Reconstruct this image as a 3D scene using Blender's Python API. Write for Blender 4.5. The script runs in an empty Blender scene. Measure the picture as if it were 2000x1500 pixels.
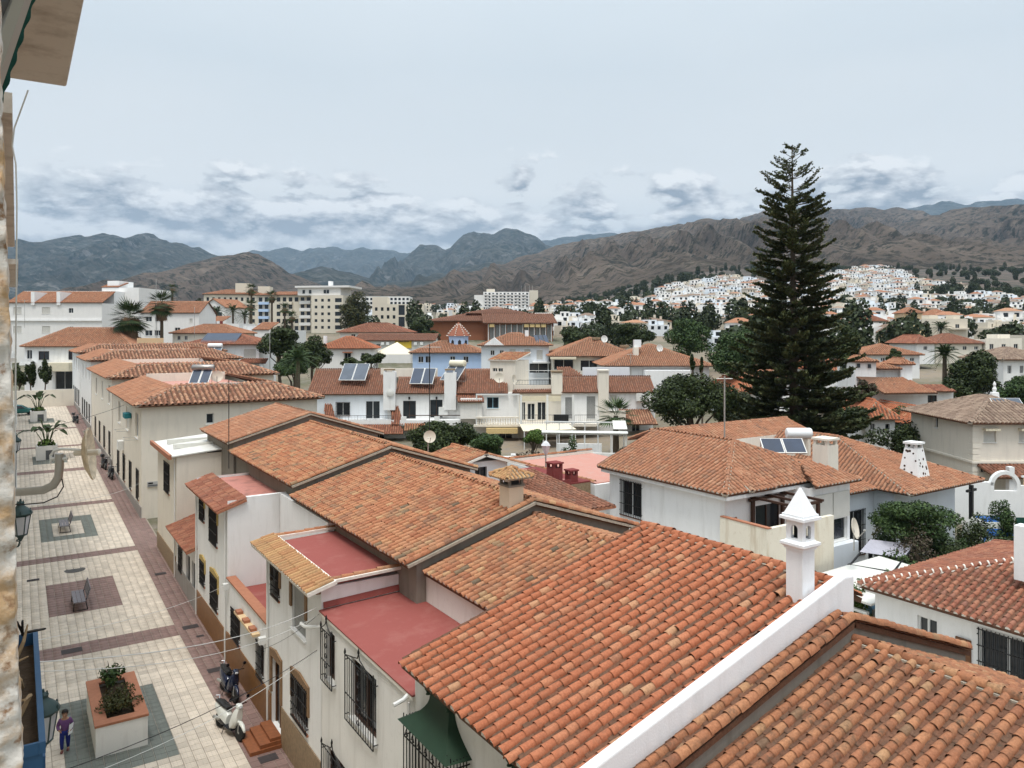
import bpy, bmesh, math, random
import numpy as np
from mathutils import Vector, Matrix, noise as mnoise

random.seed(7)
rng = np.random.default_rng(7)
scene = bpy.context.scene
COL = scene.collection

# ------------------------------------------------------------------ camera
FPX, CU, HV, EYE = 1490.0, 1000.0, 650.0, 13.0       # focal length in pixels of a 2000 px frame, horizon row, eye height
YAW = math.atan((1000 - 32) / FPX)
SA, CA = math.sin(YAW), math.cos(YAW)
cam_data = bpy.data.cameras.new('camera')
cam = bpy.data.objects.new('camera', cam_data)
COL.objects.link(cam)
cam.location = (0, 0, EYE)
cam.rotation_euler = (math.radians(90), 0, -YAW)
cam_data.sensor_fit = 'HORIZONTAL'
cam_data.sensor_width = 36
cam_data.lens = 36 * FPX / 2000
cam_data.shift_y = -0.05
cam_data.clip_start = 0.05
cam_data.clip_end = 60000
scene.camera = cam

# ------------------------------------------------------------------ sky, sun, exposure
SUN_EL, SUN_AZ = math.radians(70), math.radians(225)   # azimuth clockwise from +Y
world = bpy.data.worlds.new('World')
scene.world = world
world.use_nodes = True
wt = world.node_tree
wt.nodes.clear()


def wn(kind, **kw):
    n = wt.nodes.new(kind)
    for k, v in kw.items():
        setattr(n, k, v)
    return n


def wmath(op, a, b=None, clamp=False):
    n = wn('ShaderNodeMath', operation=op, use_clamp=clamp)
    for i, q in enumerate((a, b)):
        if q is None:
            continue
        if isinstance(q, (int, float)):
            n.inputs[i].default_value = q
        else:
            wt.links.new(q, n.inputs[i])
    return n.outputs[0]


def wmix(f, a, b):
    n = wn('ShaderNodeMix', data_type='RGBA')
    for i, q in ((0, f), (6, a), (7, b)):
        if isinstance(q, (int, float)):
            n.inputs[i].default_value = q
        elif isinstance(q, tuple):
            n.inputs[i].default_value = (*q, 1)
        else:
            wt.links.new(q, n.inputs[i])
    return n.outputs[2]


w_out = wn('ShaderNodeOutputWorld')
w_bg = wn('ShaderNodeBackground')
w_sky = wn('ShaderNodeTexSky', sky_type='NISHITA', sun_disc=False)
w_sky.sun_elevation = SUN_EL
w_sky.sun_rotation = SUN_AZ
w_sky.dust_density = 2.0
w_tc = wn('ShaderNodeTexCoord')
w_sep = wn('ShaderNodeSeparateXYZ')
wt.links.new(w_tc.outputs['Generated'], w_sep.inputs[0])
el = wmath('MAXIMUM', w_sep.outputs[2], 0.0)
# cloud deck seen in perspective: direction divided by height
den = wmath('ADD', el, 0.10)
comb = wn('ShaderNodeCombineXYZ')
wt.links.new(wmath('DIVIDE', w_sep.outputs[0], den), comb.inputs[0])
wt.links.new(wmath('DIVIDE', w_sep.outputs[1], den), comb.inputs[1])
n_hi = wn('ShaderNodeTexNoise')
n_hi.inputs['Scale'].default_value = 0.55
n_hi.inputs['Detail'].default_value = 6
wt.links.new(comb.outputs[0], n_hi.inputs['Vector'])


def bank_noise(dz):
    """puffs of the low cloud bank, flattened towards the horizon; dz looks a little higher to find the lit tops"""
    mp = wn('ShaderNodeMapping')
    mp.inputs['Scale'].default_value = (10.0, 10.0, 24.0)
    mp.inputs['Location'].default_value = (1.3, 4.2, 24.0 * dz)
    wt.links.new(w_tc.outputs['Generated'], mp.inputs[0])
    n = wn('ShaderNodeTexNoise')
    n.inputs['Scale'].default_value = 1.0
    n.inputs['Detail'].default_value = 8
    n.inputs['Roughness'].default_value = 0.56
    n.inputs['Distortion'].default_value = 0.15
    wt.links.new(mp.outputs[0], n.inputs['Vector'])
    return n.outputs[0]


nb, nb2 = bank_noise(0), bank_noise(0.016)
# the bank fills the lowest elevations and thins out upwards into single puffs
thr = wmath('ADD', 0.14, wmath('MULTIPLY', wmath('MAXIMUM', wmath('SUBTRACT', el, 0.075), 0.0), 3.3))
edge = wmath('MULTIPLY', wmath('SUBTRACT', nb, thr), 13.0, True)
lit = wmath('ADD', 0.46, wmath('MULTIPLY', wmath('SUBTRACT', nb, nb2), 6.0), True)
bank_col = wmix(lit, (1.9, 2.2, 2.6), (7.0, 7.05, 7.0))
bank_col = wmix(wmath('MULTIPLY', wmath('MULTIPLY', wmath('SUBTRACT', 0.165, el), 11.0, True), 0.45), bank_col, (3.3, 3.6, 4.0))
hi = wmath('MULTIPLY', wmath('SUBTRACT', n_hi.outputs[0], 0.34), 2.6, True)
deck_col = wmix(hi, (4.5, 5.05, 5.4), (5.2, 5.55, 5.75))
glow = wmath('SUBTRACT', 1.0, wmath('MULTIPLY', wmath('ABSOLUTE', wmath('SUBTRACT', el, 0.18)), 7.0), True)
deck_col = wmix(wmath('MULTIPLY', glow, 0.8), deck_col, (6.5, 6.6, 6.55))
cloud = wmix(wmath('MULTIPLY', edge, 0.92), deck_col, bank_col)
col = wmix(0.94, w_sky.outputs[0], cloud)
# overcast sky: the zenith is about three times brighter than the horizon
zen = wmath('ADD', 1.0, wmath('MULTIPLY', wmath('POWER', el, 3.0), 2.6))
vm = wn('ShaderNodeVectorMath', operation='SCALE')
wt.links.new(col, vm.inputs[0])
wt.links.new(zen, vm.inputs['Scale'])
wt.links.new(vm.outputs[0], w_bg.inputs[0])
w_bg.inputs[1].default_value = 0.093
wt.links.new(w_bg.outputs[0], w_out.inputs[0])

sun_data = bpy.data.lights.new('sun', 'SUN')
sun_data.energy = 1.5
sun_data.angle = math.radians(13)
sun_data.color = (1.0, 0.96, 0.90)
sun = bpy.data.objects.new('sun', sun_data)
COL.objects.link(sun)
sdir = Vector((math.sin(SUN_AZ) * math.cos(SUN_EL), math.cos(SUN_AZ) * math.cos(SUN_EL), math.sin(SUN_EL)))
sun.rotation_euler = sdir.to_track_quat('Z', 'Y').to_euler()
sun.location = (0, -20, 60)

vs = scene.view_settings
vs.view_transform = 'Standard'
vs.look = 'None'
vs.exposure = 0.6
vs.gamma = 1.0
vs.use_curve_mapping = False
scene.cycles.use_denoising = True
scene.cycles.max_bounces = 6
scene.cycles.diffuse_bounces = 3
scene.cycles.glossy_bounces = 2
scene.cycles.transmission_bounces = 2
scene.cycles.transparent_max_bounces = 6
scene.cycles.volume_bounces = 0
scene.cycles.caustics_reflective = False
scene.cycles.caustics_refractive = False

# ------------------------------------------------------------------ view geometry: a pixel of the photograph and one known distance give a point


def ray(u, v):
    xc, zc = (u - CU) / FPX, -(v - HV) / FPX
    return Vector((SA + xc * CA, CA - xc * SA, zc))


def at_d(u, v, d):
    return Vector((0, 0, EYE)) + ray(u, v) * d


def at_x(u, v, x):
    r = ray(u, v)
    return Vector((0, 0, EYE)) + r * (x / r.x)


def at_y(u, v, y):
    r = ray(u, v)
    return Vector((0, 0, EYE)) + r * (y / r.y)


def at_z(u, v, z):
    r = ray(u, v)
    return Vector((0, 0, EYE)) + r * ((z - EYE) / r.z)


def pix_of(x, y):
    d = x * SA + y * CA
    return CU + FPX * (x * CA - y * SA) / max(d, 1e-3), d


def smooth(a, b, x):
    t = min(1.0, max(0.0, (x - a) / (b - a)))
    return t * t * (3 - 2 * t)


def lerp_table(tab, x):
    if x <= tab[0][0]:
        return tab[0][1]
    for (x0, y0), (x1, y1) in zip(tab, tab[1:]):
        if x <= x1:
            return y0 + (y1 - y0) * (x - x0) / (x1 - x0)
    return tab[-1][1]


LEFT = [(35, 0), (60, .5), (100, 1.8), (150, 5.2), (230, 10.5), (300, 14), (500, 24), (700, 33), (1500, 60), (12000, 200)]
RIGHT = [(40, 0), (60, 1.0), (100, 3.8), (150, 7.0), (230, 11), (330, 15.5), (500, 31), (700, 58), (900, 84), (1100, 104), (1300, 118), (1800, 150), (12000, 260)]


def ground_z(x, y):
    u, d = pix_of(x, y)
    if d < 36:
        return max(0.0, 0.03 * (y - 36)) if x < 9 else 0.0
    k = smooth(1000, 1450, u)
    a = lerp_table(LEFT, d)
    b = lerp_table(RIGHT, d)
    z = a + (b - a) * k
    # the little street climbs gently by itself
    s = max(0.0, 0.03 * (y - 36))
    ks = 1 - smooth(16, 30, x)
    return z * (1 - ks) + min(s, 4 + 0.02 * d) * ks if d < 140 else z


# ------------------------------------------------------------------ materials
MATS = {}


def new_mat(name):
    m = bpy.data.materials.new(name)
    m.use_nodes = True
    nt = m.node_tree
    nt.nodes.clear()
    out = nt.nodes.new('ShaderNodeOutputMaterial')
    b = nt.nodes.new('ShaderNodeBsdfPrincipled')
    nt.links.new(b.outputs[0], out.inputs[0])
    MATS[name] = m
    return m, nt, b


def N(nt, kind, **kw):
    n = nt.nodes.new(kind)
    for k, v in kw.items():
        setattr(n, k, v)
    return n


def pos(nt, scale=1.0):
    g = N(nt, 'ShaderNodeNewGeometry')
    if scale == 1.0:
        return g.outputs['Position']
    m = N(nt, 'ShaderNodeMapping')
    m.inputs['Scale'].default_value = scale if isinstance(scale, tuple) else (scale,) * 3
    nt.links.new(g.outputs['Position'], m.inputs[0])
    return m.outputs[0]


def tex(nt, vec, scale, detail=4, rough=.55):
    t = N(nt, 'ShaderNodeTexNoise')
    t.inputs['Scale'].default_value = scale
    t.inputs['Detail'].default_value = detail
    t.inputs['Roughness'].default_value = rough
    nt.links.new(vec, t.inputs['Vector'])
    return t.outputs[0]


def mixc(nt, f, a, b, blend='MIX'):
    n = N(nt, 'ShaderNodeMix', data_type='RGBA', blend_type=blend)
    for i, q in ((0, f), (6, a), (7, b)):
        if isinstance(q, (int, float)):
            n.inputs[i].default_value = q
        elif isinstance(q, tuple):
            n.inputs[i].default_value = (*q[:3], 1)
        else:
            nt.links.new(q, n.inputs[i])
    return n.outputs[2]


def ramp(nt, f, stops, interp='LINEAR'):
    r = N(nt, 'ShaderNodeValToRGB')
    r.color_ramp.interpolation = interp
    els = r.color_ramp.elements
    while len(els) < len(stops):
        els.new(0.5)
    for e, (p, c) in zip(els, stops):
        e.position = p
        e.color = (*c, 1) if len(c) == 3 else c
    nt.links.new(f, r.inputs[0])
    return r.outputs[0]


def fmath(nt, op, a, b=None, clamp=False):
    n = N(nt, 'ShaderNodeMath', operation=op, use_clamp=clamp)
    for i, q in enumerate((a, b)):
        if q is None:
            continue
        if isinstance(q, (int, float)):
            n.inputs[i].default_value = q
        else:
            nt.links.new(q, n.inputs[i])
    return n.outputs[0]


def bump(nt, b, h, strength=.3, dist=.02):
    n = N(nt, 'ShaderNodeBump')
    n.inputs['Strength'].default_value = strength
    n.inputs['Distance'].default_value = dist
    nt.links.new(h, n.inputs['Height'])
    nt.links.new(n.outputs[0], b.inputs['Normal'])


def sc3(c, k):
    return tuple(q * k for q in c)


def simple(name, c, rough=.7, metal=0.0, var=.15, scale=3.0, bmp=0.0, bscale=40, spec=.3):
    m, nt, b = new_mat(name)
    f = tex(nt, pos(nt), scale)
    nt.links.new(mixc(nt, f, sc3(c, 1 - var), sc3(c, 1 + var)), b.inputs['Base Color'])
    b.inputs['Roughness'].default_value = rough
    b.inputs['Metallic'].default_value = metal
    b.inputs['Specular IOR Level'].default_value = spec
    if bmp:
        bump(nt, b, tex(nt, pos(nt), bscale, 3), bmp)
    return m


def plaster(name, c, dirt=(.42, .39, .34), amount=.55, streak=True):
    """lime-washed render: broad clouding, rain streaks and grime with a shape of its own, fine trowel relief"""
    m, nt, b = new_mat(name)
    p = pos(nt)
    base = mixc(nt, tex(nt, p, .9, 5), sc3(c, .93), sc3(c, 1.03))
    d1 = ramp(nt, tex(nt, pos(nt, (1.6, 1.6, .22)) if streak else p, 1.7, 7, .62), [(.50, (0, 0, 0)), (.78, (1, 1, 1))])
    d2 = ramp(nt, tex(nt, p, 4.5, 8, .7), [(.56, (0, 0, 0)), (.74, (1, 1, 1))])
    k = fmath(nt, 'MULTIPLY', fmath(nt, 'MAXIMUM', d1, fmath(nt, 'MULTIPLY', d2, .5)), amount)
    nt.links.new(mixc(nt, k, base, dirt), b.inputs['Base Color'])
    b.inputs['Roughness'].default_value = .9
    b.inputs['Specular IOR Level'].default_value = .15
    bump(nt, b, tex(nt, p, 26, 6, .6), .25, .015)
    return m


def tile_mat(name, stops, lichen=(.10, .085, .065), lich_amt=.6, rough=.85, lscale=1.3):
    """fired clay: every piece its own shade, patches of lichen and soot across the roof"""
    m, nt, b = new_mat(name)
    g = N(nt, 'ShaderNodeNewGeometry')
    oi = N(nt, 'ShaderNodeObjectInfo')
    r = fmath(nt, 'FRACT', fmath(nt, 'ADD', g.outputs['Random Per Island'], oi.outputs['Random']))
    c = ramp(nt, r, stops)
    p = pos(nt)
    c = mixc(nt, ramp(nt, tex(nt, p, 24, 6, .7), [(.32, (0, 0, 0)), (.68, (1, 1, 1))]), mixc(nt, .38, c, (.05, .032, .02)), mixc(nt, .07, c, (.70, .52, .36)))
    patch = ramp(nt, tex(nt, p, lscale, 6, .65), [(.47, (0, 0, 0)), (.68, (1, 1, 1))])
    fine = ramp(nt, tex(nt, p, 14, 6, .7), [(.42, (0, 0, 0)), (.62, (1, 1, 1))])
    k = fmath(nt, 'MULTIPLY', fmath(nt, 'MULTIPLY', patch, fmath(nt, 'ADD', fmath(nt, 'MULTIPLY', fine, .8), .2)), lich_amt)
    nt.links.new(mixc(nt, k, c, lichen), b.inputs['Base Color'])
    b.inputs['Roughness'].default_value = rough
    b.inputs['Specular IOR Level'].default_value = .2
    bump(nt, b, tex(nt, p, 60, 4, .6), .35, .006)
    return m


WHITE = plaster('white_plaster', (.83, .825, .81), dirt=(.50, .485, .45), amount=.42)
WHITE2 = plaster('bluish_white_plaster', (.74, .77, .80), amount=.2)
WHITEB = plaster('bright_limewash', (.86, .865, .875), dirt=(.50, .50, .49), amount=.4)
OLDWHITE = plaster('weathered_white_plaster', (.81, .79, .75), dirt=(.46, .43, .385), amount=.5)
CREAM = plaster('cream_plaster', (.78, .72, .62), amount=.3)
OCHRE = plaster('ochre_plaster', (.68, .50, .30), amount=.35)
YELLOW = plaster('yellow_plaster', (.72, .58, .34), amount=.3)
BLUEW = plaster('pale_blue_plaster', (.46, .60, .82), amount=.15)
STAINW = plaster('streaked_cream_plaster', (.76, .70, .58), dirt=(.42, .30, .17), amount=.75)
GREYW = plaster('grey_cement_render', (.25, .225, .19), dirt=(.14, .125, .10), amount=.8)
GREYB = plaster('grey_plinth_render', (.34, .32, .30), dirt=(.2, .18, .16), amount=.6)
BRICKW = plaster('red_brick_cladding', (.33, .135, .075), dirt=(.22, .09, .05), amount=.5)
FARW = plaster('far_white_plaster', (.78, .76, .73), amount=.15)
FARC = plaster('far_cream_plaster', (.70, .63, .52), amount=.2)
MUSTARD = simple('mustard_glazed_skirting', (.21, .098, .030), rough=.42, var=.5, scale=6, bmp=.1)
STONE = simple('brown_stone_skirting', (.27, .195, .12), rough=.6, var=.55, scale=9, bmp=.3, bscale=20)
TERRACE = plaster('red_terrace_paint', (.275, .080, .068), dirt=(.36, .16, .135), amount=.5, streak=False)
TERRACE_OLD = plaster('faded_red_terrace_paint', (.46, .20, .16), dirt=(.08, .06, .05), amount=.75, streak=False)
DARKRED = plaster('dark_red_terrace_paint', (.20, .045, .042), dirt=(.30, .16, .14), amount=.4, streak=False)
PINK = plaster('pink_terrace_floor', (.50, .25, .20), amount=.4, streak=False)
CORRW = simple('white_roofing_sheet', (.66, .65, .60), rough=.5, var=.15)
T_RED = tile_mat('new_red_tile', [(0, (.36, .105, .046)), (.35, (.47, .145, .066)), (.6, (.41, .122, .055)), (.84, (.51, .175, .085)), (.95, (.50, .19, .095)), (.985, (.52, .28, .15)), (1, (.29, .10, .055))], lich_amt=.32, lichen=(.16, .11, .075))
T_MIX = tile_mat('weathered_mixed_tile', [(0, (.34, .115, .055)), (.25, (.46, .185, .088)), (.45, (.50, .24, .125)), (.6, (.40, .14, .066)), (.78, (.50, .245, .12)), (.88, (.27, .115, .066)), (.95, (.52, .30, .15)), (1, (.12, .09, .06))], lich_amt=.7)
T_OLD = tile_mat('old_brown_tile', [(0, (.25, .088, .044)), (.2, (.40, .155, .072)), (.4, (.31, .118, .056)), (.6, (.45, .195, .092)), (.8, (.36, .135, .066)), (.93, (.48, .26, .13)), (1, (.14, .08, .05))], lich_amt=.85, lichen=(.075, .058, .04), lscale=2.6)
T_DARK = tile_mat('dark_red_tile', [(0, (.23, .07, .042)), (.5, (.33, .11, .065)), (.8, (.40, .165, .095)), (1, (.26, .10, .07))], lich_amt=.5)
T_BROWN = tile_mat('flat_brown_tile', [(0, (.19, .075, .048)), (.5, (.27, .10, .06)), (.85, (.33, .14, .085)), (1, (.22, .11, .08))], lich_amt=.5, lichen=(.17, .14, .11))
T_ORANGE = tile_mat('sun_bleached_orange_tile', [(0, (.36, .145, .078)), (.4, (.44, .195, .108)), (.7, (.39, .165, .088)), (.9, (.49, .255, .15)), (1, (.27, .125, .08))], lich_amt=.65)
T_SOOT = tile_mat('soot_streaked_tile', [(0, (.31, .125, .075)), (.3, (.46, .22, .13)), (.6, (.55, .31, .19)), (.85, (.37, .16, .095)), (1, (.20, .11, .075))], lich_amt=.95, lichen=(.05, .04, .032), lscale=3.0)
T_GREYB = tile_mat('grey_brown_tile', [(0, (.22, .15, .115)), (.5, (.31, .22, .165)), (.9, (.38, .28, .21)), (1, (.25, .17, .13))], lich_amt=.5)
T_YELL = tile_mat('yellow_lichen_tile', [(0, (.42, .19, .085)), (.5, (.52, .31, .14)), (1, (.44, .23, .105))], lich_amt=.5)
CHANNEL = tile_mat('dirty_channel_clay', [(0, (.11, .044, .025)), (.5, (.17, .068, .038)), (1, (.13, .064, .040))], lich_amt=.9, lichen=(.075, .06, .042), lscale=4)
MORTAR = simple('lime_mortar', (.40, .35, .28), rough=.95, var=.4, scale=14, bmp=.6, bscale=35)
MORTARW = simple('white_mortar', (.75, .70, .62), rough=.95, var=.15, scale=14)
CONC = plaster('weathered_concrete', (.58, .54, .48), dirt=(.20, .15, .11), amount=.7, streak=False)
IRON = simple('black_wrought_iron', (.014, .014, .015), rough=.5, var=.2)
GREENM = simple('green_painted_sheet', (.016, .042, .022), rough=.55, var=.3)
LAMPGREEN = simple('dark_green_cast_iron', (.022, .045, .042), rough=.45, var=.3)
WOODD = simple('dark_brown_wood', (.055, .026, .016), rough=.6, var=.4, scale=8)
WOODM = simple('brown_carved_frame', (.23, .14, .075), rough=.7, var=.4, scale=9, bmp=.3)
YSTONE = simple('ochre_window_surround', (.46, .33, .12), rough=.8, var=.25, scale=9)
FRAMEW = simple('white_window_frame', (.72, .72, .70), rough=.45, var=.06)
SHUTTER = simple('pale_roller_shutter', (.58, .56, .51), rough=.6, var=.08)
SHUTG = simple('grey_slat_shutter', (.30, .30, .29), rough=.6, var=.15)
METALG = simple('galvanised_steel', (.42, .41, .38), rough=.45, metal=.6, var=.2)
PVC = simple('white_pvc', (.72, .72, .69), rough=.4, var=.1)
TANK = simple('white_enamel_tank', (.80, .81, .81), rough=.28, var=.05)
STEELT = simple('brushed_steel_tank', (.30, .28, .26), rough=.35, metal=.7, var=.15)
CABLEW = simple('white_cable', (.62, .61, .57), rough=.6)
CABLEB = simple('black_cable', (.02, .02, .02), rough=.6)
AWN = simple('cream_awning_cloth', (.68, .61, .46), rough=.85, var=.12)
AWNY = simple('yellow_striped_awning', (.62, .46, .22), rough=.85, var=.2, scale=8)
GREENC = simple('green_shade_cloth', (.012, .06, .042), rough=.85, var=.3)
TEAL = simple('teal_awning_cloth', (.02, .17, .20), rough=.7)
DISHM = simple('cream_dish_enamel', (.66, .60, .50), rough=.45, var=.12)
DISHW = simple('white_dish_enamel', (.72, .71, .67), rough=.45, var=.08)
BLUEP = simple('blue_plastic', (.028, .085, .17), rough=.45, var=.35, scale=10)
BLUET = simple('blue_tarpaulin', (.02, .12, .40), rough=.5, var=.3)
LBLUE = simple('light_blue_cloth', (.25, .45, .60), rough=.8)
SOIL = simple('dry_soil', (.075, .05, .032), rough=1, var=.5, scale=20, bmp=.8, bscale=25)
LAWN = simple('short_lawn', (.045, .062, .022), rough=1, var=.5, scale=4, bmp=.6, bscale=50)
TWIG = simple('dry_stem', (.33, .22, .12), rough=.9, var=.4, scale=10)
BARK = simple('grey_brown_bark', (.10, .075, .052), rough=.95, var=.45, scale=10, bmp=.6, bscale=20)
THATCH = simple('dead_palm_thatch', (.20, .13, .075), rough=.95, var=.5, scale=6)
BRICKO = simple('terracotta_slab', (.36, .15, .085), rough=.8, var=.25, scale=6)
GATEB = simple('grey_metal_door', (.10, .105, .11), rough=.5)
DOORW = simple('brown_timber_door', (.13, .058, .026), rough=.55, var=.4, scale=8)
BLACKP = simple('glossy_black_plastic', (.012, .013, .018), rough=.22, spec=.5)
NAVY = simple('navy_scooter_paint', (.012, .018, .045), rough=.18, spec=.6)
WHITEP = simple('white_scooter_paint', (.70, .71, .66), rough=.22, var=.04, spec=.5)
RUBBER = simple('black_rubber', (.016, .016, .016), rough=.8)
SEATL = simple('black_seat_vinyl', (.018, .017, .017), rough=.45)
CHROME = simple('chrome', (.62, .62, .62), rough=.2, metal=1.0)
SKIN = simple('skin', (.36, .20, .13), rough=.6, var=.06)
HAIR = simple('black_hair', (.012, .009, .008), rough=.6)
PURPLE = simple('purple_knit', (.13, .058, .16), rough=.9, var=.3, scale=30)
JEANB = simple('royal_blue_cloth', (.014, .022, .15), rough=.85, var=.25, scale=25)
SHOE = simple('reddish_shoe', (.17, .06, .055), rough=.6)
PAPER = simple('white_paper', (.80, .80, .80), rough=.8)
RUSTY = simple('rusty_steel', (.60, .49, .35), rough=.85, var=.6, scale=16, bmp=.4)
GREYSLAT = simple('weathered_bench_slat', (.20, .185, .20), rough=.7, var=.3, scale=9)
CARG = simple('green_car_paint', (.02, .13, .12), rough=.2, spec=.6)
YELLS = simple('yellow_sign_board', (.66, .46, .05), rough=.6)


def glass_mat(name, c=(.018, .022, .026)):
    m, nt, b = new_mat(name)
    f = tex(nt, pos(nt), .9, 3)
    nt.links.new(mixc(nt, f, sc3(c, .4), sc3(c, 2.0)), b.inputs['Base Color'])
    b.inputs['Roughness'].default_value = .3 if 'solar' in name else .08
    b.inputs['Specular IOR Level'].default_value = .5
    return m


GLASS = glass_mat('dark_window_glass')
LGLASS = glass_mat('milky_lamp_glass', (.42, .42, .43))
SOLAR = glass_mat('blue_solar_glass', (.016, .026, .05))
SOLARG = glass_mat('grey_solar_glass', (.055, .068, .09))


def leaf_mat(name, c1, c2, c3):
    m, nt, b = new_mat(name)
    g = N(nt, 'ShaderNodeNewGeometry')
    c = ramp(nt, g.outputs['Random Per Island'], [(0, c1), (.6, c2), (1, c3)])
    nt.links.new(mixc(nt, tex(nt, pos(nt), .7, 3), mixc(nt, .35, c, (.012, .016, .006)), c), b.inputs['Base Color'])
    b.inputs['Roughness'].default_value = .6
    b.inputs['Specular IOR Level'].default_value = .25
    return m


L_DARK = leaf_mat('dark_green_leaf', (.018, .028, .008), (.036, .054, .014), (.070, .092, .022))
L_MID = leaf_mat('mid_green_leaf', (.025, .048, .014), (.045, .085, .022), (.085, .13, .035))
L_OLIVE = leaf_mat('olive_leaf', (.035, .040, .012), (.062, .066, .018), (.10, .085, .028))
L_PINE = leaf_mat('araucaria_needle', (.036, .050, .020), (.076, .092, .033), (.14, .145, .058))
L_PALM = leaf_mat('palm_frond', (.022, .045, .014), (.045, .075, .022), (.09, .105, .035))
L_FAR = leaf_mat('far_foliage', (.022, .032, .012), (.036, .050, .017), (.056, .070, .024))
L_BRIGHT = leaf_mat('bright_green_leaf', (.05, .095, .016), (.085, .15, .024), (.13, .19, .035))
L_BROWN = leaf_mat('purplish_brown_leaf', (.06, .04, .028), (.085, .06, .038), (.05, .062, .022))
L_BLUE = leaf_mat('agave_blue_leaf', (.03, .10, .085), (.05, .14, .12), (.08, .17, .14))

# ------------------------------------------------------------------ mesh helpers (all vertices in world space)


class MB:
    def __init__(self, T=None):
        self.v, self.f, self.T = [], [], T

    def add(self, vs, fs):
        o = len(self.v)
        if self.T is not None:
            vs = [self.T @ Vector(q) for q in vs]
        self.v.extend([tuple(q) for q in vs])
        self.f.extend([tuple(i + o for i in f) for f in fs])
        return self

    def box(self, a, b):
        x0, y0, z0 = (min(a[i], b[i]) for i in range(3))
        x1, y1, z1 = (max(a[i], b[i]) for i in range(3))
        return self.add([(x0, y0, z0), (x1, y0, z0), (x1, y1, z0), (x0, y1, z0), (x0, y0, z1), (x1, y0, z1), (x1, y1, z1), (x0, y1, z1)],
                        [(0, 3, 2, 1), (4, 5, 6, 7), (0, 1, 5, 4), (1, 2, 6, 5), (2, 3, 7, 6), (3, 0, 4, 7)])

    def quad(self, *p):
        return self.add(p, [tuple(range(len(p)))])

    def slab(self, poly, th):
        """polygon with a thickness added along its downward normal"""
        P = [Vector(q) for q in poly]
        n = (P[1] - P[0]).cross(P[2] - P[0]).normalized()
        if n.z < 0:
            P.reverse()
            n = -n
        k = len(P)
        Q = [q - n * th for q in P]
        return self.add(P + Q, [tuple(range(k)), tuple(range(2 * k - 1, k - 1, -1))] + [(i, i + k, (i + 1) % k + k, (i + 1) % k) for i in range(k)])

    def prism(self, poly, z0, z1):
        k = len(poly)
        return self.add([(x, y, z0) for x, y in poly] + [(x, y, z1) for x, y in poly],
                        [tuple(range(k - 1, -1, -1)), tuple(range(k, 2 * k))] + [(i, (i + 1) % k, (i + 1) % k + k, i + k) for i in range(k)])

    def tube(self, pts, r, seg=6, cap=True):
        pts = [Vector(q) for q in pts]
        n = len(pts)
        rs = r if isinstance(r, (list, tuple)) else [r] * n
        vs, fs = [], []
        up = None
        for i, q in enumerate(pts):
            t = (pts[min(i + 1, n - 1)] - pts[max(i - 1, 0)])
            t = t.normalized() if t.length > 1e-9 else Vector((0, 0, 1))
            if up is None:
                up = Vector((0, 0, 1)) if abs(t.z) < .9 else Vector((1, 0, 0))
            a = t.cross(up)
            a = a.normalized() if a.length > 1e-6 else Vector((1, 0, 0))
            b = a.cross(t).normalized()
            up = b
            for k in range(seg):
                w = 2 * math.pi * k / seg
                vs.append(q + (a * math.cos(w) + b * math.sin(w)) * rs[i])
        for i in range(n - 1):
            for k in range(seg):
                fs.append((i * seg + k, i * seg + (k + 1) % seg, (i + 1) * seg + (k + 1) % seg, (i + 1) * seg + k))
        if cap:
            fs.append(tuple(range(seg - 1, -1, -1)))
            fs.append(tuple(range((n - 1) * seg, n * seg)))
        return self.add(vs, fs)

    def lathe(self, c, prof, seg=12, axis=(0, 0, 1)):
        ax = Vector(axis).normalized()
        e1 = ax.orthogonal().normalized()
        if abs(ax.z) > .99:
            e1 = Vector((1, 0, 0))
        e2 = ax.cross(e1)
        c = Vector(c)
        vs, fs = [], []
        for r, h in prof:
            for k in range(seg):
                w = 2 * math.pi * k / seg
                vs.append(c + ax * h + (e1 * math.cos(w) + e2 * math.sin(w)) * r)
        n = len(prof)
        for i in range(n - 1):
            for k in range(seg):
                fs.append((i * seg + k, i * seg + (k + 1) % seg, (i + 1) * seg + (k + 1) % seg, (i + 1) * seg + k))
        fs.append(tuple(range(seg - 1, -1, -1)))
        fs.append(tuple(range((n - 1) * seg, n * seg)))
        return self.add(vs, fs)

    def build(self, name, mat, parent=None, smooth=False):
        me = bpy.data.meshes.new(name)
        me.from_pydata(self.v, [], self.f)
        if mat:
            me.materials.append(mat)
        if smooth:
            me.polygons.foreach_set('use_smooth', [True] * len(me.polygons))
            try:
                me.set_sharp_from_angle(angle=math.radians(38))
            except Exception:
                pass
        return link(name, me, parent)


def link(name, me, parent=None):
    o = bpy.data.objects.new(name, me)
    COL.objects.link(o)
    if parent is not None:
        o.parent = parent
        if parent.type == 'EMPTY':
            o.matrix_parent_inverse = Matrix.Translation(-Vector(parent.location))
    return o


def thing(name, label, cat, loc, group=None):
    e = bpy.data.objects.new(name, None)
    COL.objects.link(e)
    e.location = loc
    e.empty_display_size = .3
    return tag(e, label, cat, group)


def tag(o, label=None, cat=None, group=None, kind=None):
    if label:
        o['label'] = label
    if cat:
        o['category'] = cat
    if group:
        o['group'] = group
    if kind:
        o['kind'] = kind
    return o


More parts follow.
